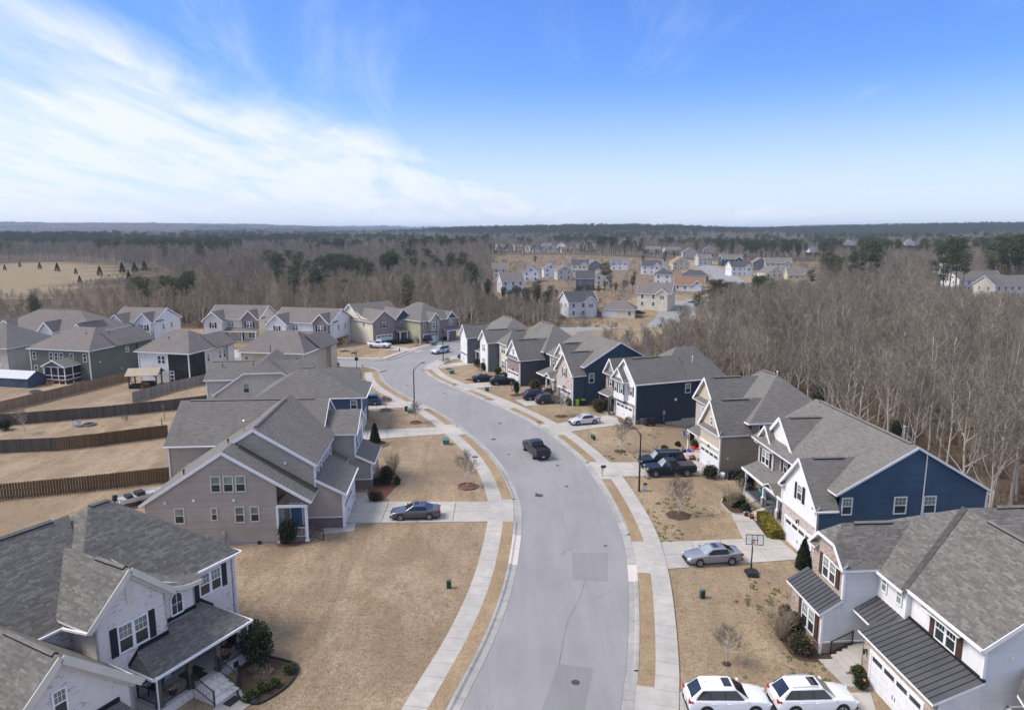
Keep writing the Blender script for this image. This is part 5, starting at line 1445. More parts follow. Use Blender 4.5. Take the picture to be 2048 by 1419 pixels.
# ---- taupe house --------
def house_L2():
 H=House('suburban_house','taupe lap-sided house with a broad gable, brick wainscot and blue shutters',(-16.3,64.3),4)
 H.bd=True
 H.W('-y',-3.1,-16.7,-5.15,0.25,4.15,'taupe',[(-9.7,8.6),(-5.15,5.75)],boards='taupe')
 fo=MB();fo.box(-16.7,-5.15,-3.08,-2.9,-.2,.25);H.part('foundation',fo,'found')
 for x in(-10.4,-9.3,-8.23):H.win('-y',-3.1,x,5.0,.92,1.55,fr='cream_trim')
 H.win('-y',-3.1,-13.75,2.15,.9,1.5,fr='cream_trim');H.win('-y',-3.1,-10.7,2.35,.6,1.25,fr='cream_trim');H.win('-y',-3.1,-8.48,2.1,.88,1.55,fr='cream_trim');H.win('-y',-3.1,-7.14,2.15,.84,1.5,fr='cream_trim')
 H.meter('-y',-3.1,-10.0,.75);H.vent('-y',-3.1,-12.4,4.2,.22);H.vent('-y',-3.1,-8.9,4.15,.2);H.vent('-y',-3.1,-14.9,4.0,.3,'cream_trim');H.vent('-y',-3.1,-11.4,.7,.28,'greybox')
 for x in(-10.6,-6.9):H.vent('-y',-3.08,x,.02,.3,'black')
 H.W('-y',0,-9.62,-2.35,3.6,6.3,'taupe',[(-9.62,8.62),(-7.7,9.8)],boards='taupe')
 H.W('-y',0.0,-5.2,.2,.0,3.45,'taupe',[(-2.35,5.0)]);H.W('-y',-.04,-3.4,.2,0,1.1,'brick_red')
 H.T((-3.4,-.09,1.15),(.2,-.09,1.15),.06,.09);H.vent('-y',0,-5.0,6.5,.2)
 H.bd=False
 H.gable('y',-3.35,9,-17.1,-2.05,4.0,8.78,'roof_w',mid=-9.65);fascia_rake(H,'y',-3.37,-17.1,-2.05,4.0,8.78,mid=-9.65,w=.26)
 H.R([(-2.05,-.3,6.38),(-2.05,9,6.38),(-3.4,14,7.24),(-7.72,14,9.98),(-7.72,-.3,9.98)],'roof_b');H.R([(-9.66,14,8.80),(-9.66,-.3,8.80),(-7.72,-.3,9.98),(-7.72,14,9.98)],'roof_b');H.T((-2.05,-.32,6.28),(-7.72,-.32,9.88),.05,.26)
 H.T((-9.7,-.32,8.68),(-7.72,-.32,9.88),.05,.26)
 H.W('+x',-2.35,0,9,3,6.35,'shutblue_w');H.corner(-2.33,-.02,3.6,6.3)
 for y in(1.0,2.5,4.0):H.win('+x',-2.35,y,4.75,.95,1.5,shut=None)
 H.win('+x',-2.35,6.6,4.75,.8,1.5,shut=None);H.win('+x',-2.35,7.9,4.75,.8,1.5)
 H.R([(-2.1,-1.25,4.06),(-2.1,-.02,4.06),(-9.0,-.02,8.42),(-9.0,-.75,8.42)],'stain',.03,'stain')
 H.R([(.55,-.3,3.5),(.55,7.4,3.5),(-2.35,7.4,5.05),(-2.35,-.3,5.05)],'roof_w');H.T((.6,-.35,3.42),(.6,7.4,3.42),.12,.14);H.T((.55,-.32,3.4),(-2.35,-.32,4.95),.05,.24)
 H.W('+x',.2,0,7.2,0,3.45,'white_p');H.garage('+x',.2,2.6,4.6);H.garage('+x',.2,6.1,1.6,2.2,glaz=False);H.corner(.2,-.03,0,3.4,w=.18);H.downspout(.34,-.12,0,3.35);H.W('+y',7.2,-3,.2,0,3.5,'taupe_s')
 H.W('+x',-5.15,-3.1,0,.25,3.6,'taupe_s');H.T((-5.15,-3.16,3.55),(-2.5,-3.16,3.55),.1,.26)
 H.post(-2.62,-3.0,.1,3.5,.24);H.corner(-5.15,-3.14,0,3.6,w=.2)
 fl=MB();fl.box(-5.1,-2.5,-3.0,-.05,0,.45);H.part('porch_floor',fl,'brick_red');H.railing((-5.0,-2.95,.45),(-2.75,-2.95,.45),m='trim');H.railing((-2.6,-2.9,.45),(-1.2,-2.9,.02))
 H.door('-y',0.0,-4.2,.45,'shutblue');H.win('+x',-5.15,-1.5,1.2,.7,1.4)
 H.gable('x',-19.6,-3.3,8.5,19.5,5.85,9.5,'roof_d');H.W('-y',8.8,-19.2,-3,0,5.85,'taupe_s');H.W('-x',-19.2,8.8,19.2,0,5.85,'taupe_s',[(14,9.3)]);H.W('+x',-3.5,8.8,19.2,0,5.85,'shutblue_w',[(14,9.3)]);H.W('+y',19.2,-19.2,-3.5,0,5.85,'taupe_s')
 H.corner(-19.2,8.78,0,5.8);H.T((-19.6,8.46,5.78),(-13,8.46,5.78),.12,.13);H.T((-3.28,8.5,5.75),(-3.28,14,9.4),.05,.24);H.T((-3.28,19.5,5.75),(-3.28,14,9.4),.05,.24)
 H.ridge_vent((-18.5,14,9.5),(-5.0,14,9.5));H.ridge_vent((-7.72,.6,9.98),(-7.72,12,9.98))
 H.pipe(-9.3,2.4,8.85,1.3,'chrome');H.pipe(-10.6,1.5,8.1,.5,'black');H.pipe(-13.8,-1.3,6.1,.5,'black')
 H.W('-y',10.35,-3.5,-.1,1.1,6.35,'taupe_s');H.W('-y',10.33,-2.4,1.6,0,1.1,'brick_red');H.W('-y',10.35,-.1,1.6,1.1,2.9,'taupe_s',[(-.05,3.9)]);H.W('+x',-.1,10.35,16.6,3.2,6.35,'white_p',[(13.5,8.0)])
 H.W('+x',1.6,10.35,16.2,0,2.95,'taupe_s');H.W('+x',1.62,10.35,16.2,0,1.1,'brick_red');H.corner(1.6,10.32,1.15,2.95);H.corner(-.1,10.32,3.6,6.3);H.T((-2.4,10.28,1.15),(1.6,10.28,1.15),.06,.09)
 H.gable('x',-3.5,.25,10.0,17.0,6.4,8.3,'roof_d');fascia_rake(H,'x',.26,10.0,17.0,6.4,8.3,w=.24);H.win('+x',-.1,12.0,4.2,.8,1.5,shut='shut_blue');H.win('+x',-.1,14.6,4.2,.8,1.5,shut='shut_blue')
 H.R([(1.95,10.1,3.0),(1.95,16.5,3.0),(-.1,16.5,4.0),(-.1,10.1,4.0)],'roof_w');H.T((1.98,10.1,2.92),(1.98,16.5,2.92),.1,.14);H.T((1.95,10.08,2.92),(-.1,10.08,3.92),.05,.22)
 H.win('+x',1.6,12,1.3,1.2,1.4);H.win('+x',1.6,14.4,1.3,1.2,1.4)
 H.R([(-.8,8.6,3.6),(-.8,10.3,3.6),(-2.4,10.3,4.5),(-2.4,8.6,4.5)],'roof_d');H.door('+x',-2.35,9.4,.3)
 H.finish()
M_['shutblue']=M_['shut_blue']
M_['shutblue_w']=siding_mat('soft_blue_board_siding',(0.30,0.37,0.45),0.25)
def house_L3():
 H=House('suburban_house','dark teal-blue house with a big grey hip roof behind the taupe house',(-24.5,99.5),6)
 H.box(-11,3.1,-2.6,6.5,0,5.1,'navy_s')
 H.hip(-11.6,3.8,-3.2,7.0,5.15,8.6,(-5.9,1.9),(-4.0,1.9),'roof_d');H.win('-y',-2.6,2.0,3.35,.95,1.35);H.corner(3.1,-2.6,0,5.05)
 H.T((-11.6,-3.25,5.08),(3.8,-3.25,5.08),.12,.13);H.T((3.85,-3.2,5.08),(3.85,7,5.08),.12,.13)
 H.gable('x',-6,2,5.4,10.2,5.2,7.4,'roof_d');H.ridge_vent((-5.8,1.9,8.6),(-4.1,1.9,8.6));H.box(-10,1.6,5.8,9.8,0,5.2,'navy_s');H.garage('+x',3.1,.6,4.2)
 H.finish()
def house_L4():
 H=House('suburban_house','cream-sided house with a clipped side gable and many-peaked grey roof',(-36.0,113.0),7)
 m=-4.2
 H.W('-y',0,-11.6,3.2,0,2.3,'beige_s',[(m-3.0,5.55),(m+3.0,5.55)])
 H.R([(-12.3,-.35,2.05),(-12.3,11,2.05),(m,11,7.6),(m,2.0,7.6),(m-3.0,-.35,5.55)],'roof_b');H.R([(3.9,-.35,2.05),(3.9,11,2.05),(m,11,7.6),(m,2.0,7.6),(m+3.0,-.35,5.55)],'roof_b')
 H.R([(m-3.0,-.35,5.55),(m+3.0,-.35,5.55),(m,2.0,7.6)],'roof_d')
 H.T((-12.3,-.37,1.95),(m-3,-.37,5.45),.05,.24);H.T((m-3,-.37,5.45),(m+3,-.37,5.45),.05,.22);H.T((3.9,-.37,1.95),(m+3,-.37,5.45),.05,.24)
 H.win('-y',0,-7.0,2.25,1.0,1.6,fr='cream_trim')
 H.gable('x',-13.7,-3.5,.4,9,4.4,6.7,'roof_d');H.W('-x',-13.3,.8,8.6,0,4.4,'beige_s',[(4.7,6.5)]);H.W('-y',.8,-13.3,-8,0,4.4,'beige_s');H.T((-13.7,.36,4.32),(-8.6,.36,4.32),.1,.16);H.corner(-13.3,.78,0,4.3);H.ridge_vent((-13.2,4.7,6.7),(-6.5,4.7,6.7))
 H.gable('x',-3.5,3.3,.8,6.2,5.0,7.0,'roof_d');H.W('+x',3.0,1.1,5.9,0,5.0,'cream_s',[(3.5,6.8)]);H.box(0,3.0,1.1,5.9,0,5.0,'cream_s',skip=('+x','-x'));H.garage('+x',3.0,3.5,4.0)
 H.pipe(-4.6,8.0,7.5,1.1,'black');H.pipe(1.2,.8,3.7,2.2,'black');H.pipe(-6.4,3.0,6.0,.6,'black');H.pipe(-11.4,3.4,6.0,.5,'black')
 H.W('+y',10.6,-11.6,3.2,0,2.3,'beige_s',[(m,7.3)])
 H.finish()
def house_L5():
 H=House('suburban_house','olive green house with white-trimmed windows and a screened back porch',(-93.11,135.29),-13.5)
 W=13.6;D=13.0
 H.box(0,W,0,D,0,5.8,'green_s');H.hip(-.5,W+.5,-.5,D+.5,5.85,9.3,(4.4,D/2),(W-4.2,D/2),'roof_b')
 for x in(.9,4.8,6.0,7.2,9.6,12.6):H.win('-y',0,x,3.6,.85,1.6,blind=0)
 for x in(1.0,3.0,5.6):H.win('-y',0,x,.9,.85,1.6,blind=0)
 H.corner(0,-.02,0,5.75);H.corner(W,-.02,0,5.75);H.win('+x',W,9.5,4.0,.9,1.2,blind=1);H.vent('-y',0,4.3,2.9,.3);H.vent('+x',W,2.4,3.1,.25);H.meter('+x',W,7.5,.8)
 H.gable('y',6,D+3.4,7.4,W+.9,5.85,8.4,'roof_b',edge='roof_b');H.box(8,W+.4,D-1,D+3,0,5.85,'green_s');H.pipe(9,4.5,8.0,.5,'black');H.pipe(12.5,6.5,8.0,.5,'black')
 x0,x1,y0=6.8,11.3,-3.6
 H.gable('y',y0-.4,.2,x0-.4,x1+.4,3.3,4.5,'roof_w');H.W('-y',y0,x0,x1,3.2,3.3,'green_s',[((x0+x1)/2,4.35)]);fascia_rake(H,'y',y0-.4,x0-.4,x1+.4,3.3,4.5)
 fr=MB();sc_=MB()
 for x in(x0,x0+1.55,x0+3.1,x1):fr.box(x-.07,x+.07,y0-.07,y0+.07,.0,3.25)
 for y in(y0+1.8,):fr.box(x1-.07,x1+.07,y-.07,y+.07,0,3.25)
 for z in(.8,1.55,3.15):fr.box(x0,x1,y0-.05,y0+.05,z-.06,z+.06);fr.box(x1-.05,x1+.05,y0,0,z-.06,z+.06)
 H.part('porch_frame',fr,'trim');sc_.box(x0,x1,y0-.01,y0+.01,.7,3.2);sc_.box(x1-.01,x1+.01,y0,0,.7,3.2);sc_.box(x0-.01,x0+.01,y0,0,.7,3.2);H.part('porch_screen',sc_,'screen')
 fl=MB();fl.box(x0-.1,x1+.1,y0-.12,0,.45,.75);H.part('porch_deck',fl,'fence_red');H.steps('-y',x0-1.6,x0-.2,y0+.6,y0+2.2,.6,3,'fence_dark')
 H.finish()
def house_L6():
 H=House('suburban_house','pale blue-white house with a two-storey dark screened porch at its corner',(-70.19,131.44),-13)
 W,D=10.8,11.5
 H.box(0,W,0,D,0,5.9,'lblue_s');H.hip(-.6,W+.6,-.6,D+.6,5.9,9.3,(3.6,5.6),(6.6,5.9),'roof_b')
 sc_=MB();sc_.box(6.3,W+.02,-.04,-.005,.3,5.6);sc_.box(W+.005,W+.04,0,4.6,.3,5.6);H.part('porch_screen',sc_,'screen')
 fr=MB()
 for x in(6.3,W):fr.box(x-.12,x+.12,-.14,-.04,0,5.85)
 fr.box(6.3,W,-.12,-.03,5.55,5.85);fr.box(W+.03,W+.14,4.5,4.72,0,5.85);fr.box(W+.03,W+.12,0,4.6,5.55,5.85);H.part('porch_frame',fr,'trim')
 ru=MB();ru.box(6.4,W-.1,-.055,-.04,2.75,3.0);
 for x in(7.4,8.6,9.7):ru.box(x-.04,x+.04,-.052,-.04,.3,5.6)
 ru.box(6.4,W-.1,-.052,-.04,3.7,3.8);H.part('porch_rail',ru,'door_dark')
 d=MB();d.box(6.6,7.5,-.12,-.06,.2,2.4);dd=H.part('porch_door',d,'trim');p=MB()
 for z in(.4,1.1,1.8):p.box(6.72,7.38,-.13,-.12,z,z+.5)
 put('pane',p,M_['glass'],dd)
 H.win('-y',0,4.9,3.6,1.7,1.6,True,blind=0);H.win('-y',0,2.3,1.4,1.2,.8,True,blind=0);H.win('-y',0,3.5,1.4,1.0,.8,blind=0)
 for y in(5.6,9.2,10.6):H.win('+x',W,y,3.3,.75,1.6)
 H.corner(0,-.02,0,5.85);H.corner(W,D,0,5.85);H.vent('-y',0,3.3,4.6,.3);H.vent('-y',0,4.2,2.6,.3)
 H.gable('y',7,D+2,5.0,W+1.0,5.9,8.2,'roof_b',edge='roof_b');H.box(5.6,W+.5,D-.5,D+1.6,0,5.9,'lblue_s');H.pipe(4.5,3,7.8,.5,'black')
 H.finish()
def house_L7():
 H=House('suburban_house','light tan house with a broad brown-grey hip roof at the street corner',(-50.69,131.03),-9)
 W,D=12.3,11.0
 H.box(0,W,0,D,0,5.8,'tan_s');H.hip(-.6,W+.6,-.6,D+.6,5.85,9.2,(2.6,5.4),(8.8,5.6),'roof_b');H.corner(W,-.02,0,5.75)
 for x in(1.0,6.6,8.0,11.1):H.win('-y',0,x,3.5,.95,1.6)
 H.gable('y',5.5,D+3,7.2,W+1.2,5.85,8.3,'roof_b',edge='roof_b');H.box(7.6,W+.8,D-.5,D+2.6,0,5.8,'tan_s');H.T((-.6,-.65,5.78),(W+.6,-.65,5.78),.12,.14);H.T((W+.65,-.6,5.78),(W+.65,D+.6,5.78),.12,.14);H.vent('+x',W,6,3,.25)
 H.pipe(9.5,4.6,8.4,.5,'black')
 H.finish()
def house_L8():
 H=House('suburban_house','beige house with white double windows at the left edge of the picture',(-114.43,138.67),-12)
 H.box(0,17.5,0,12,0,5.8,'beige_s');H.hip(-.6,18.1,-.6,12.6,5.85,9.8,(5,6),(11.5,6),'roof_d');H.win('-y',0,13.8,3.2,1.9,1.7,True,blind=1);H.win('-y',0,9,3.2,1.9,1.7,True)
 for x in(14.4,15.6):H.vent('-y',0,x,2.2,.35)
 H.finish()
def front_house(name_label,o,yaw,wall,w=12,d=11,gar=None,brick=None,roof='roof_b',shut='shut_black',grp='houses around the junction',plan='A'):
 """two-storey house whose front (-y) faces the side street: cross gables, porch, garage"""
 H=House('suburban_house',name_label,o,yaw,grp)
 H.W('-x',0,0,d,0,5.8,wall,[(d/2,8.5)]);H.W('+x',w,0,d,0,5.8,wall,[(d/2,8.5)]);H.W('-y',0,0,w,0,5.8,wall);H.W('+y',d,0,w,0,5.8,wall)
 H.gable('x',-.4,w+.4,-.4,d+.4,5.85,8.9,roof)
 for x in(-.4,w+.4):fascia_rake(H,'x',x,-.4,d+.4,5.85,8.9)
 for y in(d*.35,d*.65):H.win('+x',w,y,3.6,.8,1.4,blind=0);H.win('-x',0,y,3.6,.8,1.4,blind=0)
 gm=gar or wall
 g0,g1=.2,5.4
 H.box(g0,g1,-2.2,0,0,5.4,gm,skip=('+y',));H.W('-y',-2.21,g0,g1,5.3,5.4,gm,[((g0+g1)/2,7.6)]);H.gable('y',-2.6,5,g0-.4,g1+.4,5.35,7.9,roof);fascia_rake(H,'y',-2.61,g0-.4,g1+.4,5.35,7.9,w=.26)
 H.win('-y',-2.2,(g0+g1)/2,3.7,.95,1.4,shut=shut);H.garage('-y',-2.2,(g0+g1)/2,4.3,2.1)
 b0,b1=w-4.2,w-.1
 bm=brick or wall
 H.box(b0,b1,-.7,0,3.2,5.8,bm,skip=('+y',));H.W('-y',-.71,b0,b1,5.7,5.8,bm,[((b0+b1)/2,7.9)]);H.gable('y',-1.1,4,b0-.4,b1+.4,5.8,8.2,roof);fascia_rake(H,'y',-1.11,b0-.4,b1+.4,5.8,8.2,w=.24)
 H.win('-y',-.7,(b0+b1)/2,3.8,1.7,1.5,True,shut);H.win('-y',0,g1+1.1,3.9,1.5,1.4,True)
 H.R([(g1,-2.0,2.9),(w+.2,-2.0,2.9),(w+.2,0,3.7),(g1,0,3.7)],roof);H.T((g1,-2.04,2.82),(w+.2,-2.04,2.82),.1,.22)
 fl=MB();fl.box(g1,w,-1.9,0,0,.4);H.part('porch_floor',fl,'concrete')
 for x in(g1+1.6,b0+.4,w-.2):H.post(x,-1.8,.4,2.85,.2)
 H.door('-y',0,b0-.4,.4);H.win('-y',0,(b0+b1)/2+.2,1.0,1.7,1.5,True,blind=0)
 H.finish()
 return H
# --------- build the houses
HOUSE_FOOT=[]
house_R1();house_R2();house_R3();house_R4();house_R5();house_R6();house_R7()
house_L1();house_L2();house_L3();house_L4();house_L5();house_L6();house_L7();house_L8()
front_house('white house with black shutters and twin front gables at the edge of the wood',(-100.1,176.3),-9,'white_s',11.4,11,roof='roof_b')
front_house('house with a pale stone garage gable, dark open garage and covered porch',(-78.8,182.3),-7,'cream_s',14,11,gar='brick_white',brick='brick_mauve',roof='roof_b')
front_house('white house with a brick front gable and a tall plain white side wall',(-60.0,176.0),-14,'white_s',16,12,brick='brick_mauve',roof='roof_b')
def house_L13():
 H=House('suburban_house','cream-sided house with a brick garage front and small covered porch',(-34.6,175.4),-46,'houses around the junction')
 D,Wd=15.5,12
 H.W('-y',0,-D,0,0,5.8,'cream_s',[(-11.0,9.2),(-5.2,6.6)]);H.W('-x',-D,0,Wd,0,5.8,'cream_s');H.W('+y',Wd,-D,0,0,5.8,'cream_s')
 H.W('+x',0,0,6.4,0,5.8,'brick_mauve',[(3.2,8.3)]);H.W('+x',-.8,6.4,Wd,0,5.8,'brick_mauve')
 H.gable('x',-D+2,.4,-.4,6.8,5.8,8.5,'roof_b');fascia_rake(H,'x',.41,-.4,6.8,5.8,8.5,w=.24);H.gable('y',-.4,Wd+.4,-D-.4,-5,5.8,9.6,'roof_b');fascia_rake(H,'y',-.41,-D-.4,-5,5.8,9.6,w=.24)
 H.gable('x',-9,.0,6.6,Wd,5.8,8.4,'roof_b');fascia_rake(H,'x',.02,6.6,Wd,5.8,8.4,w=.24);H.W('+x',-.3,6.8,Wd-.2,5.7,5.8,'dkgrey_s',[(9.3,8.1)])
 H.garage('+x',0,3.2,4.6);H.win('+x',0,3.2,4.0,1.2,1.4,shut='shut_grey',sw=.3);H.win('+x',-.8,9.4,3.9,1.5,1.4,True);H.win('-y',0,-4.2,4.3,1.0,1.0,blind=0)
 H.R([(2.0,6.4,2.9),(2.0,Wd+.6,2.9),(-.8,Wd+.6,3.7),(-.8,6.4,3.7)],'roof_b')
 for y in(6.8,9,Wd+.3):H.post(1.8,y,.3,2.85,.24)
 H.door('+x',-.8,8.2,.3);H.win('+x',-.8,10.4,1,1.2,1.4)
 H.W('-y',-.01,-D-3.5,-D,0,2.8,'cream_s');H.R([(-D-3.8,-.4,2.8),(-D,-.4,2.8),(-D,4,3.6),(-D-3.8,4,3.6)],'roof_b')
 H.finish()
house_L13()
def house_L14():
 H=House('suburban_house','pale green lap-sided house with a brick front and hip roof',(-23.0,177.5),-43,'houses around the junction')
 D,Wd=14,12
 H.W('-y',0,-D,0,0,5.7,'palegreen_s');H.W('-x',-D,0,Wd,0,5.7,'palegreen_s');H.W('+y',Wd,-D,0,0,5.7,'palegreen_s');H.W('+x',0,0,Wd,0,5.7,'brick_mauve')
 H.hip(-D-.4,.5,-.4,Wd+.4,5.75,9.6,(-8.6,6),(-6,6),'roof_d')
 H.box(.0,.9,2.4,5.6,2.9,5.6,'palegreen_s',skip=('-x',));H.gable('x',-4,1.3,2.0,6.0,5.6,7.7,'roof_d');fascia_rake(H,'x',1.3,2.0,6.0,5.6,7.7);H.win('+x',.9,4,3.7,1.8,1.5,True);H.W('+x',.92,2.4,5.6,5.5,5.6,'palegreen_s',[(4,7.5)])
 H.gable('x',-4,.6,8.2,12.2,5.6,7.5,'roof_d');fascia_rake(H,'x',.6,8.2,12.2,5.6,7.5);H.win('+x',0,10.2,3.8,1.2,1.4,True);H.win('+x',0,1.1,3.8,.8,1.4)
 H.garage('+x',0,3.2,4.6);H.R([(2.2,7,2.8),(2.2,12.6,2.8),(0,12.6,3.5),(0,7,3.5)],'roof_d')
 for y in(7.3,12.3):H.post(2.0,y,.3,2.75,.24)
 H.door('+x',0,9,.3)
 H.finish()
house_L14()
def house_L9():
 H=House('suburban_house','many-gabled grey-roofed house half hidden behind the olive green house',(-118.1,165.6),-10,'houses around the junction')
 H.box(-4,22,0,12,0,5.2,'cream_s');H.hip(-4.5,22.5,-.5,12.5,5.25,9.6,(3,6),(14,6),'roof_b')
 for x0,x1,z in((9.4,13.6,7.6),(18.2,21.8,7.4)):
  H.gable('y',-2.4,6,x0,x1,5.2,z,'roof_b');H.W('-y',-2,x0+.3,x1-.3,0,5.2,'white_s',[((x0+x1)/2,z-.2)]);fascia_rake(H,'y',-2.4,x0,x1,5.2,z,w=.3);H.box(x0+.3,x1-.3,-2,0,0,5.2,'white_s',skip=('-y','+y'))
 H.gable('y',-1,6,-4.4,3.4,4.6,7.6,'roof_d');H.W('-y',-.6,-4,3,0,4.6,'cream_s',[(-.5,7.4)]);fascia_rake(H,'y',-1,-4.4,3.4,4.6,7.6,w=.26)
 H.ridge_vent((3,6,9.6),(14,6,9.6));H.ridge_vent((20,-1,7.4),(20,4,7.4))
 H.finish()
house_L9()
# --------- cars
SEDAN=dict(L=4.86,W=1.85,wb=2.80,r=.335,zl=.22,zr=1.44,st=[(2.43,.62,.72),(2.25,.74,.84),(1.6,.86,.93),(.95,.95,.98),(0,.95,1.0),(-1.0,.97,1.0),(-1.75,1.02,.97),(-2.25,1.0,.90),(-2.43,.86,.78)],gh=(1.0,.22,-.95,-1.82),side=[(.72,-.18),(-.24,-1.1)],belt=.95)
SUV=dict(L=4.80,W=1.92,wb=2.82,r=.37,zl=.26,zr=1.70,st=[(2.4,.72,.76),(2.22,.92,.88),(1.6,1.04,.95),(1.0,1.09,.98),(0,1.08,1.0),(-1.2,1.1,1.0),(-2.0,1.12,.97),(-2.3,1.08,.92),(-2.4,.95,.86)],gh=(1.12,.30,-1.62,-2.34),side=[(.74,-.30),(-.34,-1.20),(-1.24,-2.0)],belt=1.08)
MINIVAN=dict(L=5.0,W=1.97,wb=3.0,r=.34,zl=.22,zr=1.74,st=[(2.5,.66,.78),(2.3,.84,.88),(1.8,.98,.95),(1.35,1.06,.98),(0,1.02,1.0),(-1.4,1.02,1.0),(-2.3,1.04,.97),(-2.5,.95,.88)],gh=(1.45,.55,-2.05,-2.42),side=[(1.0,.05),(-.02,-1.05),(-1.12,-2.05)],belt=1.02)
PICKUP=dict(L=5.85,W=2.02,wb=3.68,r=.40,zl=.38,zr=1.90,st=[(2.9,.86,.82),(2.75,1.12,.93),(1.9,1.20,.97),(1.25,1.22,.99),(.2,1.20,1.0),(-.85,1.20,1.0),(-.95,1.20,1.0),(-2.7,1.20,.99),(-2.92,1.18,.97)],gh=(1.28,.62,-.62,-.86),side=[(.95,.02),(-.06,-.66)],belt=1.20,bed=(-.98,-2.86))
JEEP=dict(L=4.3,W=1.88,wb=2.6,r=.40,zl=.45,zr=1.84,st=[(2.0,.9,.80),(1.9,1.12,.86),(1.0,1.18,.9),(.85,1.2,.98),(0,1.2,1.0),(-1.7,1.2,1.0),(-1.95,1.18,.98)],gh=(.86,.55,-1.75,-1.92),side=[(.6,-.2),(-.28,-.95),(-1.05,-1.6)],belt=1.2)
FULLSUV=dict(SUV,L=5.6,W=2.04,wb=3.3,r=.40,zl=.32,zr=1.90,st=[(2.8,.86,.82),(2.62,1.10,.92),(1.9,1.18,.97),(1.3,1.22,.99),(0,1.20,1.0),(-1.6,1.20,1.0),(-2.5,1.2,.98),(-2.72,1.14,.95),(-2.8,1.0,.92)],gh=(1.32,.68,-2.35,-2.72),side=[(1.02,0.02),(-.05,-1.02),(-1.16,-2.45)],belt=1.20)
COMPACT=dict(SEDAN,L=4.55,wb=2.62,W=1.72,zr=1.46,st=[(x*.936,z,h)for x,z,h in SEDAN['st']],gh=(1.02,.3,-.9,-1.58),side=[(.75,-.16),(-.22,-1.05)])
CROSS=dict(SUV,L=4.5,wb=2.68,W=1.84,zr=1.62,st=[(x*.9375,z*.96,h)for x,z,h in SUV['st']],gh=(.95,.3,-1.45,-2.12),side=[(.66,-.28),(-.34,-1.1),(-1.16,-1.65)],belt=1.03)
def wheel_meshes(r):
 k=('wheel',r)
 if k in MESHES:return MESHES[k]
 t=MB();w=.22
 t.lathe([(r*.62,-w/2),(r*.95,-w/2),(r,-w*.3),(r,w*.3),(r*.95,w/2),(r*.62,w/2)],22,axis='y')
 m=MB();m.lathe([(r*.60,-w*.46),(r*.66,-w*.5),(r*.64,w*.5),(r*.5,w*.44),(r*.16,w*.36),(.001,w*.40)],20,0,axis='y')
 dk=MB()
 rim=MB();rim.lathe([(r*.64,-w*.5),(r*.67,-w*.5),(r*.67,w*.515),(r*.62,w*.53),(r*.58,w*.42)],22,0,axis='y');rim.lathe([(r*.58,w*.30),(.001,w*.30)],18,1,axis='y')
 for i in range(5):
  a=6.2832*i/5
  for da in(-.13,.13):
   rim.bar((r*.12*math.cos(a),w*.44,r*.12*math.sin(a)),(r*.62*math.cos(a+da),w*.46,r*.62*math.sin(a+da)),r*.11,.03)
 rim.lathe([(r*.16,w*.36),(r*.14,w*.5),(.001,w*.5)],10,0,axis='y')
 MESHES[k]=(t.mesh('tyre',M_['tyre'],True),rim.mesh('rim',[M_['rim'],M_['plastic']]))
 return MESHES[k]
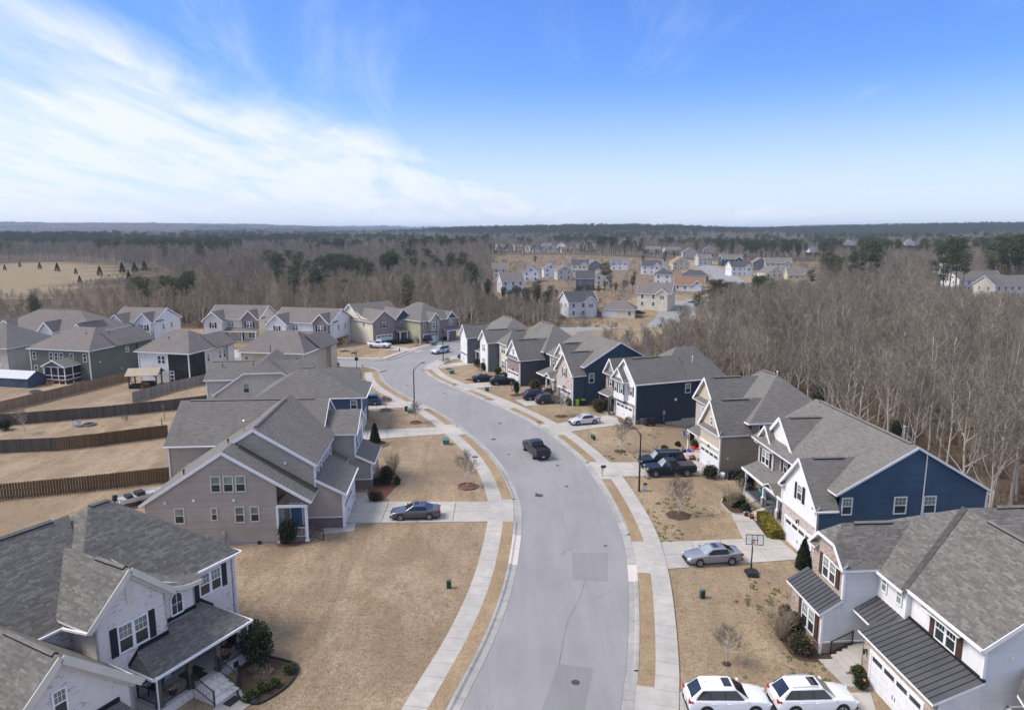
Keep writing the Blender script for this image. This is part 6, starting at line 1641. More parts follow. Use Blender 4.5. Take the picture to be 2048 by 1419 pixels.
def car(name,label,cat,kind,paint,c,head,group=None,glass='cglass',roofrail=False,sunroof=False,tonneau=False,chrome=False,z=0.06):
 K=kind;o=thing(name,label,cat,(c[0],c[1],z),head,group);P=M_[paint]
 hw=K['W']/2;st=K['st'];zl=K['zl'];S=K['L']/2;bed=K.get('bed')
 wx=(K['wb']/2+.02+(0.08 if bed else 0),-K['wb']/2+.02+(0.08 if bed else 0))
 def interp(x):
  for(x0,z0,h0),(x1,z1,h1)in zip(st,st[1:]):
   if x1<=x<=x0:t=(x0-x)/(x0-x1);return z0+(z1-z0)*t,h0+(h1-h0)*t
  return st[0][1:]if x>st[0][0]else st[-1][1:]
 xs=sorted({s[0]for s in st}|{wx[0]+d for d in(-K['r']*1.1,0,K['r']*1.1)}|{wx[1]+d for d in(-K['r']*1.1,0,K['r']*1.1)},reverse=True)
 xs=[x for x in xs if st[-1][0]<=x<=st[0][0]]
 def ring(x):
  zb,h=interp(x);H=hw*h;e=0.0
  lo=zl+(.10 if abs(x)>S*.93 else 0)
  pts=[(0,lo),(H*.86,lo),(H*.97,lo+.10),(H*1.0,lo+(zb-lo)*.45),(H*.985,zb-.16),(H*.95,zb-.05),(H*.86,zb),(H*.45,zb+.022),(0,zb+.03)]
  return[(x,y,z)for y,z in pts]
 bm=bmesh.new();rows=[]
 for x in xs:
  r=ring(x);full=[(a,-b,c_)for a,b,c_ in r[::-1]][:-1]+r
  full=r+[(a,-b,c_)for a,b,c_ in r[-2:0:-1]]
  rows.append([bm.verts.new(p)for p in full])
 nn=len(rows[0])
 for a,b in zip(rows,rows[1:]):
  for i in range(nn):
   j=(i+1)%nn;bm.faces.new((a[i],a[j],b[j],b[i]))
 bm.faces.new(rows[0][::-1]);bm.faces.new(rows[-1])
 bmesh.ops.recalc_face_normals(bm,faces=bm.faces)
 me=bpy.data.meshes.new('body');bm.to_mesh(me);bm.free();me.materials.append(P)
 me.polygons.foreach_set('use_smooth',[True]*len(me.polygons))
 me.set_sharp_from_angle(angle=math.radians(38))
 body=link('body',me,o);bv=body.modifiers.new('bevel','BEVEL');bv.width=.035;bv.segments=2;bv.limit_method='ANGLE';bv.angle_limit=math.radians(32)
 g0,g1,g2,g3=K['gh'];zt=K['zr']
 def zb(x):return interp(x)[0]
 hb=lambda x:hw*interp(x)[1]*.90
 hr=hw*.72
 def side(x,t):
  if t==0:return None
 Bl=[(g0,hb(g0)*.93,zb(g0)),(g3,hb(g3)*.93,zb(g3))]
 top=[(g1,hr*.93,zt-.045),((g1+g2)/2,hr,zt),(g2,hr*.95,zt-.04)]
 bm=bmesh.new()
 secs=[]
 def sec(pb,pt):
  x0,y0,z0=pb;x1,y1,z1=pt
  return[(x0,y0,z0-.02),(x1,y1,z1-.05),(x1,y1*.90,z1),(x1,0,z1+.015),(x1,-y1*.90,z1),(x1,-y1,z1-.05),(x0,-y0,z0-.02)]
 midx=(g1+g2)/2
 S_=[sec((g0,hb(g0)*.90,zb(g0)),(g1,hr*.92,zt-.04)),sec((g1,hb(g1)*.985,zb(g1)),(g1-.08,hr*.96,zt-.02)),sec((midx,hb(midx),zb(midx)),(midx,hr,zt)),sec((g2,hb(g2)*.985,zb(g2)),(g2+.08,hr*.97,zt-.02)),sec((g3,hb(g3)*.90,zb(g3)),(g2,hr*.93,zt-.05))]
 rows=[[bm.verts.new(p)for p in s_]for s_ in S_]
 for a,b in zip(rows,rows[1:]):
  for i in range(6):bm.faces.new((a[i],a[i+1],b[i+1],b[i]))
 bm.faces.new(rows[0][::-1]);bm.faces.new(rows[-1])
 bmesh.ops.recalc_face_normals(bm,faces=bm.faces)
 me=bpy.data.meshes.new('cabin');bm.to_mesh(me);bm.free();me.materials.append(P)
 me.polygons.foreach_set('use_smooth',[True]*len(me.polygons));me.set_sharp_from_angle(angle=math.radians(30))
 cb=link('cabin',me,o);bv=cb.modifiers.new('bevel','BEVEL');bv.width=.045;bv.segments=2;bv.limit_method='ANGLE';bv.angle_limit=math.radians(24)
 def panel(nm,q,m,inset=.90,lift=.008):
  q=[Vector(p)for p in q];cc=sum(q,Vector())/len(q);n=(q[1]-q[0]).cross(q[2]-q[0]).normalized()
  if n.dot(cc-Vector((0,0,.8)))<0:q=q[::-1];n=-n
  mb=MB();mb.slab([cc+(p-cc)*inset+n*lift for p in q],-n*.012);return put(nm,mb,M_[m],o)
 a,b=S_[0],S_[-1]
 panel('windshield',[a[0],a[6],a[4],a[2]],glass if glass!='cglass' else 'cglass_l' if paint in('paint_silver','paint_silvergrey')else 'cglass',.93)
 panel('rear_window',[b[6],b[0],b[2],b[4]],'cglass',.90)
 def cab_y(x,z):
  zb_=zb(x);t=(z-zb_)/max(.01,zt-.05-zb_);return hb(x)*(.99)*(1-t)+hr*.985*t+.012
 for sg in(1,-1):
  xa,xb=K['side'][0][0],K['side'][-1][1];z0,z1=zb(xa)+.012,zt-.10
  xt0=g1+(g0-g1)*(1-(z1-zb(g0))/(zt-zb(g0)))-.10;xt1=g2+(g3-g2)*(1-(z1-zb(g3))/(zt-zb(g3)))+.10
  panel('window_surround',[(xa+.05,sg*cab_y(xa,z0),z0),(xb-.05,sg*cab_y(xb,z0),z0),(max(xb-.03,xt1),sg*cab_y(xt1,z1),z1),(min(xa+.03,xt0),sg*cab_y(xt0,z1),z1)],'plastic',1.0,.002)
  n=len(K['side'])
  for i,(xa,xb)in enumerate(K['side']):
   z0=zb(xa)+.03;z1=zt-.115
   xat=min(xa,g1+(g0-g1)*(1-(z1-zb(g0))/(zt-zb(g0)))-.12)if i==0 else xa
   xbt=max(xb,g2+(g3-g2)*(1-(z1-zb(g3))/(zt-zb(g3)))+.14)if i==n-1 else xb
   q=[(xa,sg*cab_y(xa,z0),z0),(xb,sg*cab_y(xb,z0),z0),(xbt,sg*cab_y(xbt,z1),z1),(xat,sg*cab_y(xat,z1),z1)]
   panel('side_window',q,'cglass',1.0,.006)
 for sg in(1,-1):
  for i,(xa,xb)in enumerate(K['side'][:2]):
   x0,x1=xa+.06,xb-.02;mb=MB();N=4
   gx=[x0+(x1-x0)*k/N for k in range(N+1)]
   def col(x):
    z_,h_=interp(x);Hh=hw*h_
    return[(x,sg*(Hh*.975+.005),zl+.13),(x,sg*(Hh+.006),zl+(z_-zl)*.45),(x,sg*(Hh*.985+.006),z_-.16),(x,sg*(Hh*.95+.006),z_-.055)]
   C=[col(x)for x in gx]
   for k in range(N):
    for r_ in range(3):
     q=[C[k][r_],C[k+1][r_],C[k+1][r_+1],C[k][r_+1]];mb.face(q if sg<0 else q[::-1])
   for e in(0,N):
    for r_ in range(3):
     p0,p1=Vector(C[e][r_]),Vector(C[e][r_+1]);mb.face([p0,p1,p1-Vector((0,sg*.02,0)),p0-Vector((0,sg*.02,0))])
   d=put('door',mb,P,o,smooth=False)
   hb_=MB();z_,h_=interp(x1);hb_.box(x1+.08,x1+.27,sg*(hw*h_+.006)-.02,sg*(hw*h_+.006)+.022,z_-.20,z_-.165);put('handle',hb_,M_['chrome']if chrome else P,d)
 tm,rm=wheel_meshes(K['r']);r=K['r']
 for x in wx:
  for sg in(1,-1):
   h_=interp(x)[1]*hw
   ar=MB();ar.lathe([(r*1.16,-.01),(r*1.16,.012),(r*1.10,.016),(.001,.006)],24,axis='y',c=(0,0,0))
   w=link('wheel',None,o,M=Matrix.Translation((x,sg*(h_-.085),r))@(Matrix.Identity(4)if sg>0 else Matrix.Rotation(math.pi,4,'Z')))
   link('tyre',tm,w);link('rim',rm,w)
   k=('arch',r)
   if k not in MESHES:MESHES[k]=ar.mesh('wheel_arch',M_['plastic'])
   link('wheel_arch',MESHES[k],o,M=Matrix.Translation((x,sg*(h_*1.0+.001),r*1.04))@(Matrix.Identity(4)if sg>0 else Matrix.Rotation(math.pi,4,'Z')))
   w.matrix_local=Matrix.Translation((x,sg*(h_-.075),r))@(Matrix.Identity(4)if sg>0 else Matrix.Rotation(math.pi,4,'Z'))
 xf,xr=st[0][0],st[-1][0]
 for sg in(1,-1):
  m=MB();zf=interp(xf-.12)[0];q=[(xf-.015,sg*hw*.46,zf-.20),(xf-.17,sg*hw*.86,zf-.16),(xf-.34,sg*hw*.905,zf-.06),(xf-.05,sg*hw*.5,zf-.09)]
  m.obox((xf-.13,sg*hw*.70,zf-.13),(.12,-sg*.05,0),(.05,sg*.14,0),(.03,0,.065));put('headlight',m,M_['headlight'],o)
  m=MB();zr_=interp(xr+.1)[0];
  if bed or kind in(MINIVAN,FULLSUV,JEEP):m.box(xr-.012,xr+.10,sg*hw*.93-.09,sg*hw*.93+.03,zr_-.36,zr_-.02)
  else:m.obox((xr+.10,sg*hw*.74,zr_-.12),(.13,sg*.05,0),(-.04,sg*.14,0),(0,0,.07))
  put('taillight',m,M_['redlight'],o)
  m=MB();x=g0-.22;m.obox((x,sg*(hw*1.0+.07),zb(x)+.07),(.06,0,0),(0,.11,0),(0,0,.065));put('mirror',m,P,o)
 m=MB();m.box(xf-.05,xf+.03,-hw*.40,hw*.40,zl+.20,interp(xf)[0]-.04);put('grille',m,M_['chrome' if chrome else 'plastic'],o)
 m=MB();m.box(xf-.12,xf+.05,-hw*.74,hw*.74,zl+.02,zl+.17);put('front_bumper',m,M_['chrome' if chrome else 'plastic'],o)
 m=MB();m.box(xr-.05,xr+.12,-hw*.80,hw*.80,zl+.06,zl+.20);put('rear_bumper',m,M_['plastic'],o)
 m=MB();m.box(xr-.06,xr-.045,-.16,.16,zl+.30,zl+.44)if not bed else m.box(xr-.07,xr-.055,-.16,.16,zl+.08,zl+.2);put('license_plate',m,M_['letter'],o)
 if bed:
  b0,b1=bed;m=MB();zt_=interp(-2)[0]+.03
  if tonneau:m.box(b1,b0,-hw*.86,hw*.86,zt_,zt_+.035);put('bed_cover',m,M_['cover'],o)
  else:
   m.box(b1,b0,-hw*.80,hw*.80,zt_-.005,zt_+.004);put('cargo_bed',m,M_['bedliner'],o)
   for sg in(1,-1):q=MB();q.box(b1,b0,sg*hw*.88-.05,sg*hw*.88+.05,zt_-.05,zt_+.20);put('bed_rail',q,P,o)
   q=MB();q.box(b1-.05,b1+.03,-hw*.88,hw*.88,zt_-.1,zt_+.20);put('tailgate',q,P,o)
   q=MB();q.box(b0-.02,b0+.03,-hw*.82,hw*.82,zt_-.05,zt_+.18);put('bed_wall',q,P,o)
 if roofrail:
  for sg in(1,-1):
   m=MB();m.tube([(g1-.25,sg*hr*.84,zt+.005),(g1-.35,sg*hr*.84,zt+.05),(g2+.2,sg*hr*.84,zt+.05),(g2+.1,sg*hr*.84,zt+.0)],.02,6);put('roof_rail',m,M_['rim'],o)
 if sunroof:
  m=MB();m.box(g1-.62,g1-.16,-.40,.40,zt-.006,zt+.021);put('sunroof',m,M_['cglass'],o)
 if kind in(FULLSUV,SUV,CROSS,SEDAN)and not bed:
  m=MB();m.obox((g2+.3,0,zt+.04),(.09,0,-.02),(0,.012,0),(0,0,.03));put('antenna',m,P,o)
 return o
def carpaint(n,c,rough=.28,metal=.0,coat=None):M_[n]=plain(n,c,rough,.5 if sum(c)>.2 else .25,metal,var=.03,coat=(.6 if sum(c)>.2 else .12)if coat is None else coat)
carpaint('paint_white',(.74,.74,.75));carpaint('paint_grey',(.105,.115,.135),metal=.45);carpaint('paint_silvergrey',(.30,.32,.35),metal=.5)
carpaint('paint_black',(.012,.013,.016));carpaint('paint_navyblack',(.012,.018,.03));carpaint('paint_silver',(.60,.62,.66),metal=.3);carpaint('paint_charcoal',(.05,.047,.045),metal=.3)
carpaint('paint_blue',(.035,.075,.15),metal=.3);carpaint('paint_deepblue',(.02,.04,.14),metal=.3);carpaint('paint_dark',(.02,.022,.025));carpaint('paint_gun',(.045,.046,.052),metal=.4)
M_['cover']=plain('black_vinyl_bed_cover',(.05,.05,.052),.7,.3,var=.1);M_['bedliner']=plain('black_bed_liner',(.012,.012,.013),.8,.2,var=.2)
M_['cglass_l']=glass_mat('bright_windscreen',(.26,.30,.30),.08,.8)
def axle(rear,front,half,flip=1):
 """centre and heading from the ground contacts of the near wheels; half = half track, flip = which way the car's middle lies"""
 r,f=G(*rear,.06),G(*front,.06);d=(f-r).normalized();n=Vector((-d.y,d.x,0))*flip
 c=(r+f)/2+n*half
 return(c.x,c.y),math.atan2(d.y,d.x)
CG='cars parked in the driveways'
c,h=axle((858.7,1038.5),(801.8,1040.5),.80,-1);car('parked_car','dark grey four-door sedan parked on the driveway of the taupe house','car',SEDAN,'paint_grey',c,h,CG,sunroof=True)
c,h=axle((1465,1127.8),(1397.9,1132),.80,-1);car('parked_car','silver-grey sedan with sunroof parked beside the basketball hoop','car',SEDAN,'paint_silvergrey',c,h,CG,sunroof=True)
c,h=axle((1188.4,847.7),(1157,850.6),.76,-1);car('parked_car','small pale silver sedan parked before the ink blue house','car',COMPACT,'paint_silver',c,h,CG)
c,h=axle((1375.5,951.7),(1312.3,953.7),.90,-1);car('pickup_truck','black pickup truck with covered bed parked outside the tan house','pickup truck',PICKUP,'paint_navyblack',c,h,CG,tonneau=True,chrome=True,glass='cglass_l')
c2=(c[0]+.35,c[1]+3.25);car('parked_car','big black sport utility vehicle with roof rails beside the black pickup','car',FULLSUV,'paint_navyblack',(c[0]-.35,c[1]+2.95),h,CG,roofrail=True,chrome=True,glass='cglass_l')
rl,rr,fl=G(1067.6,917),G(1094,915),G(1050.9,901.4)
d=(fl-rl).normalized();cc=(rl+rr)/2+d*(PICKUP['wb']/2-.05);car('pickup_truck','dark gunmetal pickup truck driving away down the middle of the street','pickup truck',PICKUP,'paint_gun',(cc.x,cc.y),math.atan2(d.y,d.x),z=.02)
c,h=axle((1085.8,808.3),(1114.6,806.6),.80,1);car('parked_car','brown-grey crossover nearest the slate blue house garage','car',CROSS,'paint_charcoal',c,h,CG)
car('parked_car','black sport utility car behind the brown-grey crossover','car',SUV,'paint_dark',(c[0]-1.9,c[1]+2.7),h,CG)
c,h=axle((993.5,770.3),(1021,769),.80,1);car('parked_car','long black sport utility car outside the mauve brick garage','car',SUV,'paint_black',c,h,CG)
car('parked_car','black sedan half hidden behind the long black sport utility car','car',SEDAN,'paint_black',(c[0]-3.4,c[1]+2.6),h,CG)
c,h=axle((747.2,810.5),(718.5,811),.80,-1);car('parked_car','steel blue sport utility car on the driveway of the teal-blue house','car',SUV,'paint_blue',c,h,CG)
r,f=GT(884,703.5),GT(868,709.5);dd=(f-r).normalized();car('minivan','silver minivan coming towards the junction on the far bend','minivan',MINIVAN,'paint_silver',((r.x+f.x)/2+.5,(r.y+f.y)/2+.6),math.atan2(dd.y,dd.x)-.35,z=.02)
c,h=axle((945,718.2),(924.8,717.3),.8,-1);car('parked_car','deep blue sport utility car beside a dark bin at the grey house','car',SUV,'paint_deepblue',c,h,CG)
c,h=axle((745.5,695.4),(764.8,696.6),.9,1);car('pickup_truck','white pickup truck parked by the cream and brick house','pickup truck',PICKUP,'paint_white',c,h,CG)
c,h=axle((856,686),(840.4,686),.8,-1);car('parked_car','black boxy off-road car outside the pale green house','car',JEEP,'paint_black',c,h,CG)
p=G(1415,1413,.78);q=G(1510,1413,.78);dd=(q-p).normalized();n=Vector((-dd.y,dd.x,0))
m_=(p+q)/2+n*.92;car('parked_car','white sport utility car with sunroof and no roof rails, nearer the sidewalk','car',SUV,'paint_white',(m_.x,m_.y),math.atan2(dd.y,dd.x),CG,sunroof=True)
p=G(1587,1413,.78);q=G(1691.5,1410,.78);dd=(q-p).normalized();n=Vector((-dd.y,dd.x,0))
m_=(p+q)/2+n*.95;car('parked_car','white three-row car with roof rails and sunroof, nearer the garage','car',dict(SUV,L=5.0),'paint_white',(m_.x,m_.y),math.atan2(dd.y,dd.x),CG,sunroof=True,roofrail=True)
for(u,v),pn,lb,hd in[((958,679),'paint_white','white car glimpsed past the last grey house on the far bend',.3),((1381,604),'paint_silver','tiny silver car parked in the far neighbourhood',1.2),((1277,628),'paint_black','black car outside the far white garage',.2),((1398,532),'paint_white','tiny white car at the top of the distant street',.6),((1143,558),'paint_white','tiny white car between distant cream houses',.4)]:
 g=GT(u,v);car('distant_car',lb,'car',SEDAN,pn,(g.x,g.y),hd,'cars far away',z=g.z+.05)
# --------- plants
def rvec(r):
 while True:
  v=Vector((r.uniform(-1,1),r.uniform(-1,1),r.uniform(-1,1)))
  if .05<v.length<1:return v.normalized()
def ribbon3(mb,pts,w0,w1,r,tone=.5):
 """thin three-sided twig"""
 n=len(pts)
 mb.tube(pts,[w0+(w1-w0)*i/(n-1)for i in range(n)],3,cap=False,tone=tone)
def bare_tree(seed,H,clear=.45,spread=.30,L1=13,thick=.013,up=.75,fine=1.0,n2=7,n3=5):
 """trunk mesh and crown mesh of a leafless tree, base at the origin"""
 r=random.Random(seed);T=MB();C=MB()
 pts=[];p=Vector((0,0,-.3));d=Vector((r.uniform(-.05,.05),r.uniform(-.05,.05),1)).normalized();n=9
 for i in range(n+1):
  pts.append(p.copy());d=(d+Vector((r.uniform(-.07,.07),r.uniform(-.07,.07),.05))).normalized();p=p+d*(H*.97/n)
 R0=H*thick
 rad=[R0*(1.25 if i==0 else 1)*(1-i/n)**.8+.018 for i in range(n+1)]
 T.tube(pts,rad,7,cap=False)
 def at(t):
  f=t*n;i=min(n-1,int(f));return pts[i].lerp(pts[i+1],f-i),(pts[i+1]-pts[i]).normalized(),rad[i]+(rad[i+1]-rad[i])*(f-i)
 def branch(p,d,L,w,lev):
  k=4 if lev==1 else 3;q=[p.copy()];dd=d.copy()
  for i in range(k):
   dd=(dd+rvec(r)*.22+Vector((0,0,.16 if lev<3 else .05))).normalized();q.append(q[-1]+dd*L/k)
  if lev==1:T.tube(q,[w*(1-.75*i/k)for i in range(k+1)],5,cap=False)
  else:ribbon3(C,q,w,w*.45,r,r.random())
  if lev>=4 or L<.25:return
  m={1:n2,2:n3,3:3}[lev]
  for j in range(m):
   t=.22+.78*(j+r.random())/m;f=t*k;i=min(k-1,int(f));b=q[i].lerp(q[i+1],f-i);a=(q[i+1]-q[i]).normalized()
   s=rvec(r);s=(s-a*s.dot(a)).normalized();nd=(a*.72+s*.75+Vector((0,0,.12))).normalized()
   ll=L*(.62 if lev==1 else .55)*(1.1-.55*t)*r.uniform(.75,1.2)
   branch(b,nd,max(ll,.3),{1:.030+.25*w*.6,2:.022,3:.014}[lev]*fine,lev+1)
 for j in range(L1):
  t=clear+(1-clear)*(j+r.random()*.8)/L1;b,a,w=at(min(t,.985))
  az=j*2.4+r.uniform(-.5,.5);out=Vector((math.cos(az),math.sin(az),0))
  nd=(out*(1-up*.6)+Vector((0,0,up*r.uniform(.7,1.2)))).normalized()
  branch(b,nd,H*spread*(1.15-.7*(t-clear)/(1-clear))*r.uniform(.8,1.2),max(w*.62,.045),1)
 return T,C
def leaf_cloud(mb,r,c,rad,n,size,tone=(0,1),shell=.55,up=.3):
 for _ in range(n):
  v=rvec(r);k=shell+(1-shell)*r.random()**.6
  p=Vector((c[0]+v.x*rad[0]*k,c[1]+v.y*rad[1]*k,c[2]+v.z*rad[2]*k))
  a=rvec(r);b=a.cross((v+Vector((0,0,up))+rvec(r)*.6));
  if b.length<.05:continue
  b.normalize();s=size*r.uniform(.6,1.3);t=r.uniform(*tone)
  mb.face([p-a*s*.5,p+b*s*.32,p+a*s*.5,p-b*s*.32],0,None,t)
def pine_tree(seed,H,dense=1.0,base=.5,wide=.17):
 r=random.Random(seed);T=MB();C=MB()
 pts=[Vector((0,0,-.3))];d=Vector((r.uniform(-.03,.03),r.uniform(-.03,.03),1))
 for i in range(6):pts.append(pts[-1]+d*(H/6));d=(d+Vector((r.uniform(-.04,.04),r.uniform(-.04,.04),.03))).normalized()
 T.tube(pts,[H*.014*(1-i/6.6)for i in range(7)],6,cap=False)
 nb=int(34*dense)
 for j in range(nb):
  t=base+(1-base)*(j+r.random())/nb;f=t*6;i=min(5,int(f));b=pts[i].lerp(pts[i+1],f-i)
  az=j*2.4+r.uniform(-.6,.6);k=(t-base)/(1-base)
  L=H*wide*(math.sin(math.pi*min(1,.18+.82*(1-k)**.8))*.75+.25*(1-k)+.10)*r.uniform(.6,1.2)
  e=b+Vector((math.cos(az)*L,math.sin(az)*L,L*r.uniform(.05,.45)))
  T.tube([b,b.lerp(e,.5)+Vector((0,0,-.1)),e],[.07,.045,.02],4,cap=False)
  for q in(.55,.8,1.0):
   c=b.lerp(e,q);s=H*.050*r.uniform(.7,1.3)
   for _ in range(int(26*dense)):
    v=rvec(r);p=c+Vector((v.x*s,v.y*s,v.z*s*.6))*r.random()**.4
    a=(v+Vector((0,0,.4))+rvec(r)*.5).normalized();w=a.cross(rvec(r))
    if w.length<.05:continue
    w.normalize();z=r.uniform(.35,.62)
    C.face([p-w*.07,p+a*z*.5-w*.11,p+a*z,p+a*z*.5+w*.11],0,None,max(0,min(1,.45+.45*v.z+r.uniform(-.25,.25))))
 return T,C
def cedar_tree(seed,H,W):
 r=random.Random(seed);T=MB();C=MB();T.tube([(0,0,-.2),(0,0,H*.9)],[H*.02,.02],5,cap=False)
 for _ in range(1500):
  t=r.random()**.8;w=W*(1-t)**.8*(.75+.35*r.random())*(1 if t>.06 else .8);az=r.uniform(0,6.283)
  rr=w*(.5+.5*r.random()**.4);p=Vector((math.cos(az)*rr,math.sin(az)*rr,.15+t*H));o=Vector((math.cos(az),math.sin(az),.8)).normalized()
  b=o.cross(rvec(r));
  if b.length<.05:continue
  b.normalize();s=H*.05*r.uniform(.7,1.3)
  C.face([p-b*s*.4,p+o*s,p+b*s*.4,p-o*s*.5],0,None,r.random())
 return T,C
def tree_protos(fn,args,tm,cm):
 res=[]
 for a in args:
  T,C=fn(*a[0],**a[1]);res.append((T.mesh('trunk',M_[tm]),C.mesh('crown',M_[cm],False,True)))
 return res
TALL=tree_protos(bare_tree,[((100+i,19+(i%3)*1.5),dict(clear=.36+.08*(i%3),spread=.30,L1=13,thick=.0092,up=.80,n2=7,n3=5))for i in range(5)],'bark','twig')
ROUND=tree_protos(bare_tree,[((200+i,14+(i%3)),dict(clear=.22,spread=.40,L1=13,thick=.012,up=.62))for i in range(5)],'bark','twig')
TANT=tree_protos(bare_tree,[((300+i,12.5),dict(clear=.16,spread=.40,L1=12,thick=.009,up=.75))for i in range(3)],'bark','twigtan')
PINES=tree_protos(pine_tree,[((400+i,20+i),dict(base=.45+.06*(i%3),wide=.16+.015*(i%2)))for i in range(4)],'pinebark','pine')
CEDARS=tree_protos(cedar_tree,[((500+i,6.0,2.0),{})for i in range(2)],'pinebark','cedar')
def cam_px(x,y,z):
 fw=y*CP-(z-H0)*SP
 if fw<=1:return None
 return 1024+FPX*x/fw,709.5-FPX*(y*SP+(z-H0)*CP)/fw
# --------- houses of the far neighbourhoods
FH=[]
def far_house(u,v,wpx,wall,roof,yaw,label,storeys=2,hip=False,garage=False,depth=10,gablefront=False):
 g=GT(u,v);dist=math.hypot(g.x,g.y);w=max(9.0,wpx*dist/FPX)
 H=House('distant_house',label,(g.x,g.y),yaw,'houses of the far neighbourhood',g.z,True)
 h=5.6 if storeys==2 else 3.0;d=depth;x0,x1=-w/2,w/2
 if hip:
  H.box(x0,x1,0,d,-1.5,h,wall);H.hip(x0-.4,x1+.4,-.4,d+.4,h,h+d*.30,(x0+d*.42,d/2),(x1-d*.42,d/2),roof)
 elif gablefront:
  H.W('-y',0,x0,x1,-1.5,h,wall,[(0,h+w*.32)]);H.W('+y',d,x0,x1,-1.5,h,wall,[(0,h+w*.32)]);H.W('-x',x0,0,d,-1.5,h,wall);H.W('+x',x1,0,d,-1.5,h,wall)
  H.gable('y',-.4,d+.4,x0-.4,x1+.4,h-.05,h+w*.34,roof);fascia_rake(H,'y',-.42,x0-.4,x1+.4,h,h+w*.34,w=.3)
 else:
  H.W('-y',0,x0,x1,-1.5,h,wall);H.W('+y',d,x0,x1,-1.5,h,wall);H.W('-x',x0,0,d,-1.5,h,wall,[(d/2,h+d*.34)]);H.W('+x',x1,0,d,-1.5,h,wall,[(d/2,h+d*.34)])
  H.gable('x',x0-.4,x1+.4,-.4,d+.4,h-.05,h+d*.36,roof);fascia_rake(H,'x',x1+.42,-.4,d+.4,h,h+d*.36,w=.3);fascia_rake(H,'x',x0-.42,-.4,d+.4,h,h+d*.36,w=.3)
 nx=max(2,int(w/3.4))
 for i in range(nx):
  x=x0+w*(i+.5)/nx
  if storeys==2:H.win('-y',0,x,3.6,1.1,1.5,blind=0)
  if not(garage and i<2):H.win('-y',0,x,.9,1.1,1.5,blind=0)
 if gablefront:H.win('-y',0,0,h+.2,1.2,1.3,blind=0)
 if garage:H.garage('-y',0,x0+w*.26,min(4.6,w*.4),2.2,glaz=False)
 if not hip and not gablefront and w>11:
  a=x1-3.0;H.W('-y',-.9,a-2.2,a+2.2,-1.5,h,wall,[(a,h+1.9)]);H.gable('y',-1.3,d*.4,a-2.6,a+2.6,h,h+2.1,roof);fascia_rake(H,'y',-1.32,a-2.6,a+2.6,h,h+2.1,w=.3);H.box(a-2.2,a+2.2,-.9,0,-1.5,h,wall,skip=('-y','+y'));H.win('-y',-.9,a,3.6,1.7,1.4,True,blind=0)
 for y in(d*.3,d*.7):
  for f,c in(('+x',x1),('-x',x0)):H.win(f,c,y,3.6 if storeys==2 else 1.0,.9,1.4,blind=0)
 H.finish();FH.append((g.x,g.y,max(w,d)*.62+3))
 return H
far_house(1166,634,62,'lblue_s','roof_slate',18,'pale blue far house with a dormer gable, nearest across the wood',gablefront=False)
far_house(1236,635,66,'cream_s','roof_b',-14,'single-storey far house with a low brown hip roof and white garage',1,True,True)
far_house(1306,616,66,'cream_s','roof_b',-22,'big cream far house with a tall side gable above the road',depth=11)
far_house(1377,582,56,'lblue_s','roof_red',-18,'pale blue far house with a rust-brown lower roof',1)
far_house(1390,562,50,'navy_s','roof_slate',-10,'far house with a wide slate hip roof beside the pale street',1,True)
far_house(1362,540,32,'tan_s','roof_tan',4,'far house with an orange-tan roof and front gable',gablefront=True)
far_house(1321,542,40,'beige_s','roof_b',-12,'beige far house with a low broad gable behind the orange-tan roof',1,gablefront=True)
far_house(1303,549,38,'white_s','roof_slate',-8,'white far house with a flat charcoal roof beside the pines')
far_house(1325,570,32,'white_s','roof_slate',-14,'white far house with a low charcoal roof below the beige gable',hip=True)
far_house(1464,532,38,'slate_s','roof_w',2,'blue-grey far house with twin white-trimmed gables across the street')
far_house(1484,552,42,'white_s','roof_slate',6,'white far house with a dark slate roof and row of windows')
far_house(1520,540,26,'greyside_s','roof_w',-6,'grey far house with white gable trim right of the slate-roofed one',gablefront=True)
far_house(1556,541,46,'beige_s','roof_w',-10,'long grey-roofed far house with a white front gable')
far_house(1548,556,34,'cream_s','roof_w',10,'cream far house with pale roof half behind the pines',1,gablefront=True)
far_house(1600,560,44,'tan_s','roof_b',-8,'low tan-roofed far house at the edge of the big wood',1)
far_house(1160,547,34,'cream_s','roof_slate',-4,'cream far house with a dark roof and balcony side')
far_house(1190,545,26,'brick_mauve','roof_b',8,'far house with a brick-coloured gable between two cream ones',gablefront=True)
far_house(1240,540,36,'white_s','roof_w',-6,'white far house with a steep front gable left of the tall pine',gablefront=False)
far_house(1102,555,28,'white_s','roof_b',4,'white far house with a sharp gable behind the pines',gablefront=True)
far_house(1062,563,34,'white_s','roof_b',-6,'white-sided far house with a wide gable at the left of the far group',gablefront=True)
far_house(1026,586,46,'lblue_s','roof_b',14,'pale blue far house peeping through bare trees',gablefront=False)
far_house(1000,556,28,'cream_s','roof_w',0,'cream far house with a plain roof deep in bare trees')
far_house(1170,580,34,'greyside_s','roof_slate',-6,'dark-roofed far house sunk among the pines')
far_house(1206,572,30,'cream_s','roof_b',6,'brown-gabled far house beside the tall pine',gablefront=True)
far_house(1130,560,24,'beige_s','roof_b',8,'beige far house with a small brown gable',gablefront=True)
far_house(1410,530,26,'beige_s','roof_w',4,'little beige far house left of the street top')
far_house(1379,515,26,'beige_s','roof_b',-4,'far gabled house high behind the orange-tan roof',gablefront=True)
far_house(1345,508,30,'beige_s','roof_w',6,'grey-roofed far house at the rise above the street');far_house(1306,506,28,'beige_s','roof_w',-8,'grey-roofed far house left of the rise');far_house(1418,508,22,'brick_tan','roof_b',-10,'brown brick far house beside dark evergreens',gablefront=True)
